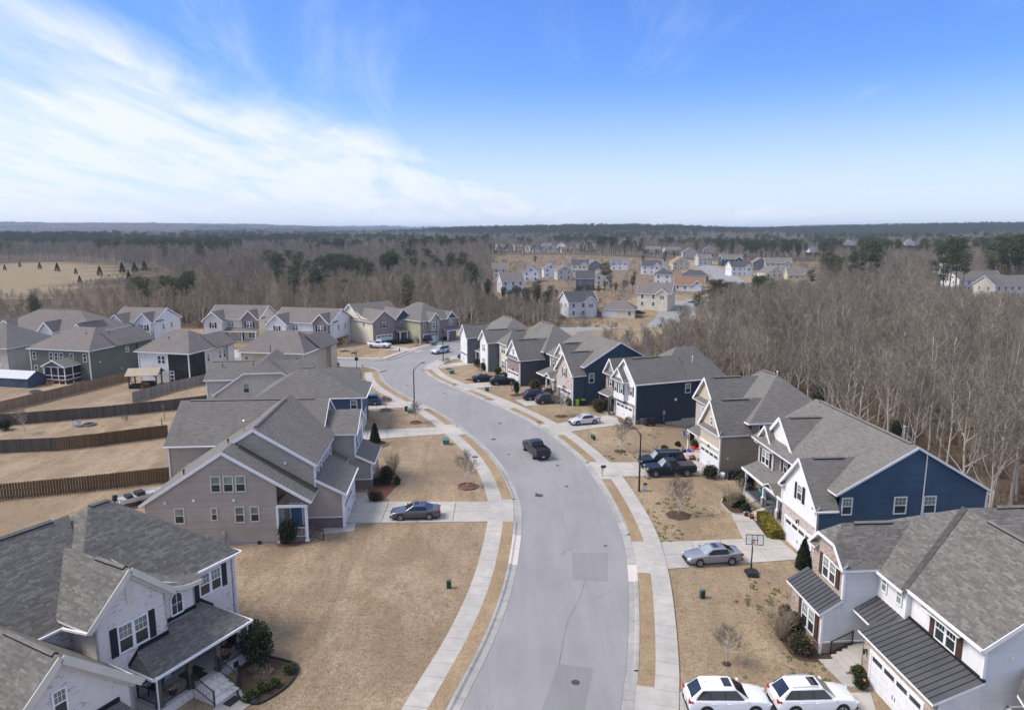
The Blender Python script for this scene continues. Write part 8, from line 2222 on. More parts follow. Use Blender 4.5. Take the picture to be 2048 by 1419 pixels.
def bin_(label,xy,yaw,body,lid,world=True,tip=False):
 o=thing('wheeled_bin',label,'bin',(xy[0],xy[1],0),yaw,'wheeled bins beside the houses')
 q=MB();a=[(-.24,-.26),(.24,-.26),(.24,.26),(-.24,.26)];c=[(x*1.22,y*1.22)for x,y in a]
 q.face([(x,y,.06)for x,y in a][::-1]);
 for i in range(4):j=(i+1)%4;q.face([(*a[i],.06),(*a[j],.06),(*c[j],1.0),(*c[i],1.0)])
 put('body',q,M_[body],o);q=MB();q.box(-.32,.32,-.36,.33,1.0,1.06);q.box(-.28,.28,-.3,.28,1.06,1.10);put('lid',q,M_[lid],o)
 for s in(-1,1):q=MB();q.lathe([(.001,-.03),(.11,-.03),(.11,.03),(.001,.03)],12,c=(0,0,0),axis='y');w=put('wheel',q,M_['tyre'],o);w.matrix_local=Matrix.Translation((s*.26,.28,.11))@Matrix.Rotation(math.pi/2,4,'Z')
 q=MB();q.bar((-.24,.36,.98),(.24,.36,.98),.04);put('handle',q,M_[lid],o)
g=GT(1154,811);bin_('lime green wheeled bin at the slate blue house corner',(g.x,g.y),.2,'lime','lime');g=GT(1166,811);bin_('black wheeled bin with lime lid at the slate blue house corner',(g.x,g.y),.25,'plastic','lime')
for(u,v),lb in(((1457,958),'black bin leaning against the khaki wall, leftmost of three'),((1472,957),'black bin against the khaki wall, middle of three'),((1487,955),'black bin against the khaki wall, rightmost of three')):g=G(u,v);bin_(lb,(g.x,g.y),.3,'plastic','plastic')
for(u,v),lb in(((1293,851),'black bin on the left below the ink blue wall'),((1306,851),'black bin on the right below the ink blue wall')):g=GT(u,v);bin_(lb,(g.x,g.y),.5,'plastic','plastic')
g=G(992.5,716.5)if False else G(950,719.5);bin_('dark bin beside the deep blue sport utility car',(g.x,g.y),.3,'dkgreen','lime')
g=GT(1445,955);q=MB();q.lathe([(.001,0),(.3,0),(.36,.35),(.30,.6),(.001,.62)],14);o=tag(put('sack',q,M_['petal_w'],None,(g.x,g.y,0),smooth=True),'pale sack beside the leftmost black bin','sack')
# --------- garden plants
def shrub(label,px,w,h,mat='holly',shape='round',n=1100,leaf=.11,group='evergreen shrubs in the front yards',name='shrub',seed=0,cat='shrub',d=None,stem=False,yaw=0.0,world=None):
 r=random.Random(seed*7+int(w*100));g=GT(*px)if world is None else Vector((*world,0));d=d or w
 o=thing(name,label,cat,(g.x,g.y,g.z),yaw,group)
 q=MB();m=MB()
 if shape=='cone':
  for _ in range(n):
   t=r.random()**.85;rr=w/2*((1-t)**.75 if t>.12 else .85+t)*(.72+.28*r.random())*(.85+.3*mnoise.noise(Vector((t*5,seed,0))));az=r.uniform(0,6.283)
   p=Vector((math.cos(az)*rr,math.sin(az)*rr,.08+t*h));a=(Vector((math.cos(az),math.sin(az),.5))+rvec(r)*.7).normalized();b=a.cross(rvec(r))
   if b.length<.1:continue
   b.normalize();s=leaf*r.uniform(.7,1.3);q.face([p-b*s*.4,p+a*s,p+b*s*.4,p-a*s*.5],0,None,r.random())
  m.lathe([(.001,.02),(w*.34,.1),(w*.33,h*.35),(w*.2,h*.7),(.01,h*.93)],10)
 elif shape=='box':
  for _ in range(n):
   f=r.choice('xxyyzzz');p=Vector((r.uniform(-w/2,w/2),r.uniform(-d/2,d/2),r.uniform(.05,h)))
   if f=='x':p.x=r.choice((-1,1))*w/2*r.uniform(.9,1.03)
   elif f=='y':p.y=r.choice((-1,1))*d/2*r.uniform(.93,1.02)
   else:p.z=h*r.uniform(.9,1.04)
   a=rvec(r);b=a.cross(rvec(r));
   if b.length<.1:continue
   b.normalize();s=leaf*r.uniform(.7,1.3);q.face([p-b*s*.4,p+a*s*.7,p+b*s*.4,p-a*s*.6],0,None,min(1,r.random()*(.6+.5*p.z/h)))
  m.box(-w*.45,w*.45,-d*.46,d*.46,0,h*.88)
 else:
  lobes=[(r.uniform(-.22,.22)*w,r.uniform(-.22,.22)*d,h*r.uniform(.42,.58),r.uniform(.30,.42))for _ in range(6)]
  for _ in range(n):
   x,y,z,k=r.choice(lobes);v=rvec(r);kk=.7+.3*r.random();p=Vector((x+v.x*w*k*kk,y+v.y*d*k*kk,max(.04,z+v.z*h*.46*kk)))
   a=(v+rvec(r)*.8).normalized();b=a.cross(rvec(r))
   if b.length<.1:continue
   b.normalize();s=leaf*r.uniform(.7,1.35);q.face([p-b*s*.4,p+a*s*.8,p+b*s*.4,p-a*s*.6],0,None,r.random())
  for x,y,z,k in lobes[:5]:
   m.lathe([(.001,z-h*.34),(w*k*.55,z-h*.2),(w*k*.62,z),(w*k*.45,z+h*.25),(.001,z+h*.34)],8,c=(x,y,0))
 put('foliage',q,M_[mat],o,tone=True);put('shade_core',m,M_['shade'],o)  # near-black solid core added inside the leaves to block light
 if stem or shape!='box':t=MB();t.tube([(0,0,-.1),(0,0,h*.5)],[.05,.03],5);put('stem',t,M_['bark'],o)
 return o
M_['shade']=plain('shade_core_and_ash',(.016,.018,.010),.95,.05,var=.3,scale=6)
def twigbush(label,px,w,h,mat='twigtan',n=40,group='leafless shrubs',seed=1,leaves=0,cat='shrub',lm='brownbush'):
 r=random.Random(seed);g=GT(*px);o=thing('bare_shrub',label,cat,(g.x,g.y,g.z),0,group);q=MB()
 for i in range(n):
  a=r.uniform(0,6.283);d=(Vector((math.cos(a),math.sin(a),0))*r.uniform(.1,w/h*.7)+Vector((0,0,1))).normalized();L=h*r.uniform(.7,1.05);p=Vector((math.cos(a)*.08,math.sin(a)*.08,0));pts=[p,p+d*L*.5,p+d*L+rvec(r)*.12*w];ribbon3(q,pts,.014,.006,r,r.random())
  for k in range(5):
   t=r.uniform(.3,1);b=pts[0].lerp(pts[2],t);ribbon3(q,[b,b+(d+rvec(r)*.8).normalized()*h*r.uniform(.15,.3)],.008,.005,r,r.random())
 put('twigs',q,M_[mat],o,tone=True)
 if leaves:l=MB();leaf_cloud(l,r,(0,0,h*.5),(w*.5,w*.5,h*.5),leaves,.10,shell=.3);put('foliage',l,M_[lm],o,tone=True)
 return o
M_['redstone']=plain('reddish_edging_stone',(.20,.12,.10),.9,.2,var=.3,scale=5)
YT=[bare_tree(700+i,3.4+i*.3,.30,.40,12,.010,.50,.55,6,4)for i in range(3)];YT=[(a.mesh('trunk',M_['bark']),b.mesh('crown',M_['twig'],False,True))for a,b in YT]
def mulch_bed(label,pts,m='mulch',h=.10,edging=None):
 g=[GT(*p)for p in pts];c=sum(g,Vector())/len(g);q=MB();poly=resample(spline([(*p[:2],)for p in g]+[tuple(g[0][:2])],.4),.4)[:-1]
 for a,b in zip(poly,poly[1:]+poly[:1]):
  A,B=Vector((a.x,a.y,c.z+.012)),Vector((b.x,b.y,c.z+.012));A1,B1=A.lerp(Vector((c.x,c.y,c.z)),.22),B.lerp(Vector((c.x,c.y,c.z)),.22);A1.z=B1.z=c.z+h
  q.wface([A,B,B1,A1]);q.wface([A1,B1,Vector((c.x,c.y,c.z+h*1.15))])
 o=struct('mulch_bed',q,M_[m],label)
 if edging:
  e=MB()
  for a,b in zip(poly,poly[1:]+poly[:1]):e.bar(Vector((a.x,a.y,c.z+.05)),Vector((b.x,b.y,c.z+.05)),.11,.14)
  put('edging',e,M_[edging],o)
 return o
def ring(px,r,m='mulch',edging=None,lb='round mulch bed',h=.16):
 g=GT(*px);q=MB();n=22;prof=[(r*(1+.06*math.sin(k*2.1)),k)for k in range(n)]
 P=[Vector((g.x+a*math.cos(6.2832*k/n),g.y+a*math.sin(6.2832*k/n),g.z+.01))for a,k in prof];c=Vector((g.x,g.y,g.z+h));I=[p.lerp(c,.35)for p in P]
 for p in I:p.z=g.z+h*.7
 for k in range(n):j=(k+1)%n;q.wface([P[k],P[j],I[j],I[k]]);q.wface([I[k],I[j],c])
 o=struct('mulch_bed',q,M_[m],lb)
 if edging:
  e=MB()
  for k in range(n):e.obox((P[k]+P[(k+1)%n])/2+Vector((0,0,.06)),(P[(k+1)%n]-P[k])*.46,(P[k]-c).normalized()*.09*Vector((1,1,0)),(0,0,.09))
  put('edging_stones',e,M_[edging],o)
YARDT='young bare trees on the front lawns'
def yard_tree(label,px,h,ring_r=.9,k=0,m='mulch',edging=None,group=YARDT,lb=None):
 g=GT(*px);o=thing('yard_tree',label,'tree',(g.x,g.y,g.z+.05),rng.uniform(0,6),group);s=h/(3.4+(k%3)*.3);o.scale=(s,s,s)
 link('trunk',YT[k%3][0],o);link('crown',YT[k%3][1],o)
 if ring_r:ring(px,ring_r,m,edging,lb or 'mulch ring under the young tree: '+label)
yard_tree('bare young tree in a red mulch ring on the west lawn',(935,973),3.9,1.05,0,'redmulch','redstone',lb='red mulch ring with stone edging on the west lawn')
yard_tree('thin bare sapling in a stone-edged ring by the west street lamp',(831,845),3.0,.75,1,'mulch','redstone',lb='dark mulch ring near the west street lamp');yard_tree('low bushy bare sapling with pale twigs beside the blue car driveway',(772,820),2.4,.95,2,'mulch','rock',lb='mulch ring with grey edging near the blue car')
yard_tree('bare tree with a dark mulch mound before the navy house',(1357,1030),3.7,1.25,1,lb='dark mulch mound before the navy house');yard_tree('slim bare tree on the weedy lawn before the tan house',(1240,902),4.6,.8,2,lb='small mulch ring on the weedy lawn');yard_tree('slim bare tree before the small silver sedan',(1122,832),4.2,1.0,0,lb='dark mulch mound left of the small silver sedan')
yard_tree('narrow bare sapling with dark twigs on the lawn near the white cars',(1453,1327),2.6,.3,0,lb='tiny mulch patch near the white cars');ring((771,799),.95,'mulch','redstone','empty mulch ring past the blue car');ring((897,737.5),.7,lb='mulch ring on the lawn near the junction');ring((1.0*939,759),.9,lb='empty mulch patch on the lawn past the junction')
yard_tree('tiny bare sapling near the junction lamp',(895,737),2.2,0,1);yard_tree('weeping bare tree with a round crown on the corner lawn',(689,702),3.2,1.3,2,lb='mulch ring under the weeping tree');yard_tree('thin bare tree on the lawn of the stone-gabled house',(452,696),3.6,.7,0,lb='mulch ring on the side street lawn');yard_tree('thin sapling on the lawn beside the jeep driveway',(833,691),2.2,.5,1,lb='small mulch ring by the jeep driveway')
yard_tree('bare little tree standing in the fenced back yard',(52,866),3.4,0,2);yard_tree('tiny staked sapling in the fenced back yard',(252,850),1.5,0,0)
shrub('green leafy young magnolia in a mulch bed near the mauve brick house',(1031,788),1.5,2.4,'holly','round',700,.14,seed=3,name='young_evergreen',cat='tree');ring((1031,790),1.0,lb='mulch ring below the leafy young magnolia')
shrub('cone-shaped evergreen in a stone-edged ring by the empty driveway',(750,886),1.9,2.7,'holly','cone',1300,.15,seed=5,cat='tree',name='cone_evergreen');ring((751,889),1.5,'mulch','rock','stone-edged mulch bed below the cone-shaped evergreen')
shrub('dark cone-shaped evergreen at the navy house garage corner',(1606,1137),1.75,2.6,'holly','cone',1900,.13,seed=6,cat='tree',name='cone_evergreen')
shrub('tall dark holly beside the whitewashed porch',(512,1318),2.5,2.7,'holly','round',3000,.13,seed=8)
for i,((u,v),w,lb)in enumerate([((578,1343),1.0,'low green shrub at the far tip of the mulch bed'),((553,1372),.75,'low green shrub, second along the mulch bed edge'),((528,1383),.85,'low green shrub in the middle of the mulch bed'),((500,1398),1.0,'low green shrub at the near end of the mulch bed')]):shrub(lb,(u,v),w,.62,'bush','round',700,.09,seed=20+i)
mulch_bed('dark mulch bed with black edging beside the whitewashed porch',[(482,1290),(520,1308),(560,1318),(592,1328),(597,1340),(575,1372),(530,1402),(505,1408),(476,1392),(478,1340)],'mulch',.06,'plastic')
for i,(u,v)in enumerate([(508,1345),(536,1348),(520,1362)]):twigbush('thin brown leafless plant in the porch mulch bed',(u,v),.9,.6,'twigtan',16,'brown plants in the porch mulch bed',30+i,60)
shrub('dark round bush beside the taupe house side porch',(577,1083),1.9,2.2,'holly','round',2000,.12,seed=9);mulch_bed('red mulch bed at the taupe house porch corner',[(553,1078),(600,1068),(622,1070),(612,1085),(580,1093),(556,1092)],'redmulch',.05)
mulch_bed('reddish mulch bed in front of the brick bay',[(735,985),(750,945),(775,930),(800,960),(790,975),(765,1000),(745,1005)],'redmulch',.06)
shrub('dark green bush with red-brown base before the brick bay',(772,968),1.7,2.2,'holly','round',1500,.13,seed=10);shrub('small glossy green shrub at the end of the red mulch bed',(796,968),.8,1.1,'bush','round',500,.12,seed=11);shrub('low dark brown-green shrub near the taupe house walkway',(752,1000),1.6,1.1,'brownbush','round',900,.1,seed=12);shrub('low reddish shrub in the middle of the red mulch bed',(757,968),1.5,.9,'brownbush','round',700,.1,seed=13)
twigbush('tall pinkish leafless crape myrtle by the brick bay',(786,950),1.8,2.8,'twigtan',50,seed=14,cat='tree')
shrub('long clipped yellow-green hedge before the navy house porch',(1538,1058),1.15,.95,'yellow','box',5200,.085,seed=15,d=4.6,name='hedge',cat='hedge',yaw=math.radians(-3));mulch_bed('mulch strip with pale kerb edging below the yellow hedge',[(1497,1030),(1511,1022),(1568,1068),(1562,1078),(1534,1076)],'mulch',.05)
mulch_bed('mulch bed with white edging before the navy house porch',[(1442,1006),(1450,994),(1480,985),(1504,1020),(1496,1027),(1464,1027)],'mulch',.06,'concrete')
shrub('dark evergreen bush at the navy house porch corner',(1490,985),2.2,2.6,'holly','round',1500,.12,seed=16);shrub('mid green bush in the mulch bed before the navy house porch',(1474,1010),1.7,1.5,'bush','round',1300,.1,seed=17);shrub('dark low bush beside the navy house front steps',(1490,1024),1.2,1.0,'holly','round',900,.09,seed=18);shrub('small green plant at the tip of the white-edged bed',(1452,1001),.8,.6,'bush','round',400,.08,seed=19)
twigbush('fan-shaped bare crape myrtle with pale stems in the white-edged bed',(1461,1014),2.6,3.0,'twigtan',70,seed=20,cat='tree')
for(u,v),w,h,lb,m in[((1421,956),1.9,1.6,'dark red-green bush at the tan house garage corner','holly'),((1386,886),1.9,2.6,'taller dark bush beside the tan house porch','holly'),((1393,899),1.7,1.5,'shorter green bush beside the tan house porch','bush'),((1356,891),.8,.6,'tiny dark shrub on the weedy lawn','holly'),((1329,898),1.0,.5,'tiny bright green shrub on the weedy lawn','bush'),((1257,856),1.6,1.7,'dark holly at the stone garage corner','holly'),((1203,822),3.2,2.2,'large rounded brown-green bush before the ink blue house','brownbush'),((1222,817),1.4,1.2,'dark bush under the ink blue house porch','holly'),((1137,810),1.4,1.3,'dark clipped bush at the pale brick garage corner','holly'),((1072,780),2.6,2.0,'brown-green bush below the porch of the slate blue house','brownbush'),((1100,790),3.0,1.3,'reddish-brown hedge before the pale brick garage','brownbush'),((1008,757),2.0,1.3,'brown-green bush before the mauve brick garage','brownbush'),((997,748),2.0,1.4,'green shrub under the cream bay','bush'),((955,733),1.8,1.7,'yellow-green shrub before the mid grey house','brownbush'),((966,740),2.6,1.6,'dark shrub mass before the mid grey house','holly'),((785,687),5.0,1.0,'dark low hedge before the brick porch of the cream house','holly'),((812,686),4.0,1.2,'dark rounded shrubs right of the brick porch','holly'),((835,681),1.8,2.4,'dark little conifer between the cream and green houses','cedar'),((885,680),3.6,1.2,'dark hedge at the pale green house porch','holly'),((668,735),2.2,1.3,'dark shrub at the tan house street corner','holly'),((891,674),1.4,1.6,'small dark shrub at the end of the pale green house','holly'),((4,860),2.0,1.6,'dark green shrub at the left end of the fence','holly'),((291,778),1.6,1.3,'yellow ball conifer in front of the gazebo','yellow'),((328,773),1.5,.8,'low yellow-green plant right of the gazebo','yellow'),((356,773),1.2,.7,'small yellow plant on the stone patio','yellow'),((1798,990),2.4,1.8,'bright green shrub behind the navy house roof','bush'),((1795,880),3,3.4,'bright green bush at the wood edge behind the navy roof','bush'),((1630,815),4.5,5.5,'dark green holly tree inside the wood edge','cedar'),((1490,768),4,3.4,'yellow-green shrub behind the tan house ridge','brownbush')]:
 shrub(lb,(u,v),w,h,m,'round',int(700+w*h*160),.10+.02*(w>2),seed=u)
twigbush('tall twiggy shrub with pale stems before the brick bay of the pale blue house',(1560,1278),2.2,2.4,'twigtan',60,seed=31,leaves=500);
for(u,v),w,h,lb in[((1588,1262),2.0,1.4,'dark bronze leafy shrub under the brick bay window'),((1604,1300),2.2,1.2,'dark spreading shrub at the brick bay corner'),((1573,1235),1.4,1.0,'thin bronze shrub at the far end of the brick bay')]:shrub(lb,(u,v),w,h,'brownbush','round',1500,.09,seed=u)
mulch_bed('dark mulch bed along the brick bay of the pale blue house',[(1548,1255),(1580,1215),(1640,1290),(1700,1312),(1660,1322),(1590,1316)],'mulch',.05)
shrub('clipped green shrub beside the walk to the pale blue house, upper one',(1712,1352),1.15,.8,'bush','round',1500,.07,seed=41);shrub('clipped dark shrub beside the garage of the pale blue house, lower one',(1724,1372),1.2,.7,'holly','round',1500,.07,seed=42);g=G(1728,1362,.5);q=MB();q.lathe([(.001,-.13),(.10,-.08),(.13,0),(.10,.08),(.001,.13)],14);q.tube([(0,0,-.5),(0,0,-.1)],.012,5);tag(put('garden_ornament',q,M_['orange'],None,(g.x,g.y,.55),smooth=True),'orange garden ornament by the clipped shrubs','ornament')
# --------- things in the yards and on the porches
def gazebo():
 a=GT(256,778);b=GT(312,776);d=(b-a).normalized();o=thing('gazebo','wooden gazebo with a tan metal gable roof in the back yard','gazebo',(a.x,a.y,0),math.atan2(d.y,d.x));L=5.0;W=3.6
 for x in(.2,L-.2):
  for y in(.2,W-.2):q=MB();q.box(x-.1,x+.1,y-.1,y+.1,0,2.5);q.bar((x,y,1.9),(x+(.6 if x<1 else-.6),y,2.45),.09);put('post',q,M_['fence_dark'],o)
 q=MB();q.slab([(-.3,-.4,2.45),(L+.3,-.4,2.45),(L+.3,W/2,3.5),(-.3,W/2,3.5)],(0,0,-.06));q.slab([(L+.3,W+.4,2.45),(-.3,W+.4,2.45),(-.3,W/2,3.5),(L+.3,W/2,3.5)],(0,0,-.06));put('roof',q,M_['canvas'],o)
 for x in(0,L):q=MB();q.bar((x,0,2.4),(x,W,2.4),.14);q.bar((x,0,2.4),(x,W/2,3.35),.1);q.bar((x,W,2.4),(x,W/2,3.35),.1);put('truss',q,M_['fence_dark'],o)
 a=o
 for i,(x,y,w,dd,h)in enumerate([(1.2,.8,1.9,.9,.8),(3.4,.9,1.5,.9,.8),(2.6,2.6,2.2,.9,.85)]):
  s=thing('covered_sofa',['covered dark garden sofa at the left under the gazebo','covered dark garden chair at the right under the gazebo','covered dark garden sofa at the back under the gazebo'][i],'garden sofa',o.matrix_basis@Vector((x,y,0)),o.rotation_euler[2],'covered garden furniture')
  q=MB();q.box(-w/2,w/2,-dd/2,dd/2,.05,h*.55);put('seat',q,M_['plastic'],s);q=MB();q.slab([(-w/2,dd/2-.25,h),(w/2,dd/2-.25,h),(w/2,dd/2,h),(-w/2,dd/2,h)],(0,0,-.5));put('backrest',q,M_['plastic'],s)
  for sg in(-1,1):q=MB();q.box(sg*w/2-.12,sg*w/2+.12,-dd/2,dd/2,.05,h*.75);put('armrest',q,M_['plastic'],s)
gazebo()
def shed():
 a=GT(-14,772);b=GT(62,776);d=(b-a).normalized();o=thing('garden_shed','low dark slate-coloured shed with a white ribbed roof','shed',(a.x,a.y,0),math.atan2(d.y,d.x));L=7.8;W=3.8
 for nm,P,dv in(('wall',[(0,0,0),(L,0,0),(L,0,1.7),(0,0,1.7)],(0,.1,0)),('wall',[(L,0,0),(L,W,0),(L,W,1.7),(L,W/2,2.7),(L,0,1.7)],(-.1,0,0)),('wall',[(L,W,0),(0,W,0),(0,W,1.7),(L,W,1.7)],(0,-.1,0))):q=MB();q.slab(P,dv);put(nm,q,M_['tarp'],o)
 q=MB();q.slab([(-.1,-.15,1.7),(L+.1,-.15,1.7),(L+.1,W/2,2.8),(-.1,W/2,2.8)],(0,0,-.05));r=put('roof',q,M_['shedroof'],o);q=MB();q.slab([(L+.1,W+.15,1.7),(-.1,W+.15,1.7),(-.1,W/2,2.8),(L+.1,W/2,2.8)],(0,0,-.05));put('roof',q,M_['tarp'],o)
 for i in range(14):x=L*i/13;q=MB();q.bar((x,-.15,1.715),(x,W/2,2.815),.06,.04);put('rib',q,M_['shedroof'],r)
shed()
def firepit(px,lb,r=.9):
 g=GT(*px);o=thing('fire_pit',lb,'fire pit',(g.x,g.y,0));
 key='pitstone'
 if key not in MESHES:q=MB();q.box(-.17,.17,-.1,.1,0,.15);MESHES[key]=q.mesh('stone',M_['rock'])
 for k in range(2):
  for i in range(14):a=6.2832*(i+k*.5)/14;link('stone',MESHES[key],o,M=Matrix.Translation((r*math.cos(a),r*math.sin(a),k*.155))@Matrix.Rotation(a+math.pi/2,4,'Z'))
 q=MB();q.lathe([(.001,.06),(r*.85,.05),(r*.88,0)],16);put('ash',q,M_['shade'],o)
firepit((70,784),'round stone fire pit on a pale stone patio behind the green house');firepit((179,850),'round stone fire pit with dark mound beside the garden chairs',.8)
def chair(lb,px,yaw,m):
 g=GT(*px);o=thing('garden_chair',lb,'chair',(g.x,g.y,g.z),yaw,'slatted garden chairs')
 q=MB()
 for i in range(6):q.box(-.3,.3,-.35+i*.115,-.35+i*.115+.09,.34+i*-.012,.37+i*-.012)
 put('seat',q,M_[m],o);q=MB()
 for i in range(5):q.bar((-.26+i*.13,.26,.28),(-.30+i*.15,.62,1.0),.10,.025)
 put('backrest',q,M_[m],o)
 for s in(-1,1):
  q=MB();q.box(s*.36-.06,s*.36+.06,-.45,.35,.55,.58);put('armrest',q,M_[m],o);q=MB();q.box(s*.34-.025,s*.34+.025,-.36,-.29,0,.55);put('leg',q,M_[m],o);q=MB();q.bar((s*.34,.1,.34),(s*.34,.48,0),.05);put('leg',q,M_[m],o)
chair('blue slatted chair with raised back in the fenced yard',(153,851),2.2,'water');chair('pale grey slatted chair beside the blue one',(160,853),.8,'greybox')
for px,lb,s in[((223,829),'grey boulder against the dark fence',.5)]:
 g=GT(*px);bm=bmesh.new();bmesh.ops.create_icosphere(bm,subdivisions=3,radius=s)
 for v in bm.verts:v.co*=1+.28*mnoise.noise(v.co*2.3);v.co.z*=.6
 me=bpy.data.meshes.new('boulder');bm.to_mesh(me);bm.free();me.materials.append(M_['rock']);tag(link('boulder',me,None,(g.x,g.y,.2)),lb,'boulder')
for px,lb,h in[((326,872),'wooden pole with a crossbar in the fenced yard',2.6),((329,838),'plain thin pole by the dark fence',2.4)]:
 g=GT(*px);o=thing('yard_pole',lb,'pole',(g.x,g.y,0));q=MB();q.tube([(0,0,-.2),(0,0,h)],.06,6);put('post',q,M_['fence_tan'],o);q=MB();q.bar((-.35,0,h-.4),(.35,0,h-.4),.07);put('crossbar',q,M_['fence_tan'],o)
def ac_unit(lb,px):
 g=GT(*px);o=thing('air_conditioner',lb,'air conditioner',(g.x,g.y,g.z),.3,'air conditioning units');q=MB();q.box(-.42,.42,-.42,.42,.06,.86)
 put('case',q,M_['greybox'],o);q=MB()
 for k in range(6):q.box(-.43,.43,-.43,.43,.16+k*.11,.19+k*.11)
 put('louvre',q,M_['plastic'],o);q=MB();q.lathe([(.36,.86),(.36,.89),(.30,.90),(.001,.89)],18);put('fan_guard',q,M_['plastic'],o)
ac_unit('air conditioning unit behind the dark porch of the pale blue house',(372,770));ac_unit('air conditioning unit at the corner of the ink blue house',(1283,846))
def boat():
 g=G(283,1004);o=thing('small_boat','small white motor boat with a dark outboard half hidden behind the taupe house','boat',(g.x,g.y,0),math.radians(48));bm=bmesh.new();R=[]
 for x,w,z0 in((-2.3,.8,.35),(-1,.95,.3),(.6,.9,.32),(1.8,.55,.45),(2.6,.05,.8)):R.append([bm.verts.new(p)for p in((x,-w,1.05),(x,-w*.8,z0+.2),(x,0,z0),(x,w*.8,z0+.2),(x,w,1.05))])
 for a,b in zip(R,R[1:]):
  for i in range(4):bm.faces.new((a[i],a[i+1],b[i+1],b[i]))
 bm.faces.new(R[0]);me=bpy.data.meshes.new('hull');bm.to_mesh(me);bm.free();me.materials.append(M_['door_white']);link('hull',me,o)
 q=MB();q.slab([(-2.2,-.75,.9),(1.5,-.55,.9),(1.5,.55,.9),(-2.2,.75,.9)],(0,0,-.04));put('deck',q,M_['greybox'],o);q=MB();q.obox((-2.5,0,1.2),(.2,0,0),(0,.17,0),(.05,0,.3));q.box(-2.55,-2.4,-.06,.06,.2,1.0);put('outboard_motor',q,M_['black'],o)
 q=MB();q.box(-.5,.3,-.5,.5,.9,1.3);q.box(-1.5,-.9,-.5,.5,.9,1.2);put('seat',q,M_['plastic'],o);q=MB();q.bar((-2,0,.2),(3.4,0,.3),.1);
 for s in(-1,1):q.lathe([(.001,-.1),(.28,-.1),(.28,.1),(.001,.1)],14,c=(-.5,s*.95,.28),axis='y')
 put('trailer',q,M_['black'],o)
boat()
# --------- grass blades and weeds on the near lawns
def lw(o,yaw,pts):
 a=math.radians(yaw);return[(o[0]+x*math.cos(a)-y*math.sin(a),o[1]+x*math.sin(a)+y*math.cos(a))for x,y in pts]
FOOT=[lw((20.6,43.64),4,[(-.1,4.7),(16,4.7),(16,-14),(1.5,-14),(1.5,-2.4),(.0,-.2)]),lw((25.64,56.41),4.3,[(-.1,-.1),(15,-.1),(15,17),(.4,17),(.4,6.5),(-.1,6.5)]),lw((-19.2,46),-27.6,[(-12,.3),(3.2,.3),(3.2,-8.8),(5,-10),(5,-20),(-12,-26)]),lw((-16.3,64.3),4,[(-17,-3.2),(-2.4,-3.2),(-2.4,-.2),(.3,-.2),(.3,7.3),(2,10),(2,17),(-19.5,19.5),(-19.5,8)]),lw((24.08,79.16),10,[(-.2,-.1),(15,-.1),(15,11),(-.4,11)])]
def ontolawn(P):
 ok=inpoly(P,YARDS)&inview(P,0,20)
 for q in DRIVES+FOOT:ok&=~inpoly(P,q)
 core=[(p.x,p.y)for p in WL if p.y<110]+[(p.x,p.y)for p in WR if p.y<110][::-1]
 ok&=~inpoly(P,core)&(seg_dist(P,WL)>.12)&(seg_dist(P,WR)>.12)
 return ok
def lawnstuff():
 srcs=[]
 for k in range(4):
  r=random.Random(900+k);q=MB()
  for i in range(11):
   a=r.uniform(0,6.283);c=Vector((r.uniform(-.10,.10),r.uniform(-.10,.10),0));t=Vector((math.cos(a),math.sin(a),0));h=r.uniform(.025,.065);n=Vector((-t.y,t.x,0))*.012
   q.face([c-n,c+n,c+t*r.uniform(.02,.07)+Vector((0,0,h))],0,None,r.random())
  srcs.append([q.mesh('tuft',M_['drygrass'],False,True)])
 P=np.concatenate([jitter_grid(-34,26,34,52,.21,51),jitter_grid(-40,30,52,74,.30,52)]);P=P[ontolawn(P)];n=lumps(P,1.3,3);r=np.random.default_rng(2).random(len(P));k=r<.55+.6*n;P,r=P[k],r[k]
 scatter('grass_tufts','short dry tufts of dormant grass on the near lawns',P,hz(P[:,0],P[:,1])-.004,(r*397).astype(int)%4,r*91,.7+.8*((r*17.3)%1),srcs)
 srcs=[]
 for k in range(3):
  r=random.Random(950+k);q=MB();leaf_cloud(q,r,(0,0,.03),(.22,.16,.04),46,.085);srcs.append([q.mesh('weed',M_['weed'],False,True)])
 P=jitter_grid(8,32,36,100,.55,53);P=P[ontolawn(P)];n=lumps(P,4.5,4)+.5*lumps(P,1.4,7);r=np.random.default_rng(12).random(len(P));k=(n>.34)&(r<.6);P,r=P[k],r[k]
 scatter('lawn_weeds','green winter weeds in patches on the east lawns',P,hz(P[:,0],P[:,1]),(r*397).astype(int)%3,r*91,.5+.9*((r*17.3)%1),srcs)
lawnstuff()
def Lw(o,yaw,x,y,z=0):
 a=math.radians(yaw);return Vector((o[0]+x*math.cos(a)-y*math.sin(a),o[1]+x*math.sin(a)+y*math.cos(a),z))
def flowerpot(lb,p,r=.26,h=.42,cols=('petal_w','petal_y','petal_o'),seed=1):
 o=thing('flower_pot',lb,'flower pot',p,0,'flower pots on the porches');q=MB();q.lathe([(.001,0),(r*.7,0),(r,h),(r*.86,h),(.001,h*.9)],16);put('pot',q,M_['terracotta'],o);rr=random.Random(seed)
 for c in cols:
  q=MB()
  for _ in range(36):v=rvec(rr);s=.055;pt=Vector((v.x*r*1.1,v.y*r*1.1,h+abs(v.z)*r*.75));a=rvec(rr);b=a.cross(rvec(rr)).normalized();q.face([pt-a*s,pt-b*s,pt+a*s,pt+b*s])
  put('flowers',q,M_[c],o)
 q=MB();leaf_cloud(q,rr,(0,0,h+.05),(r,r,r*.6),120,.10);put('leaves',q,M_['bush'],o,tone=True)
O1,Y1=(-19.2,46.0),-27.6
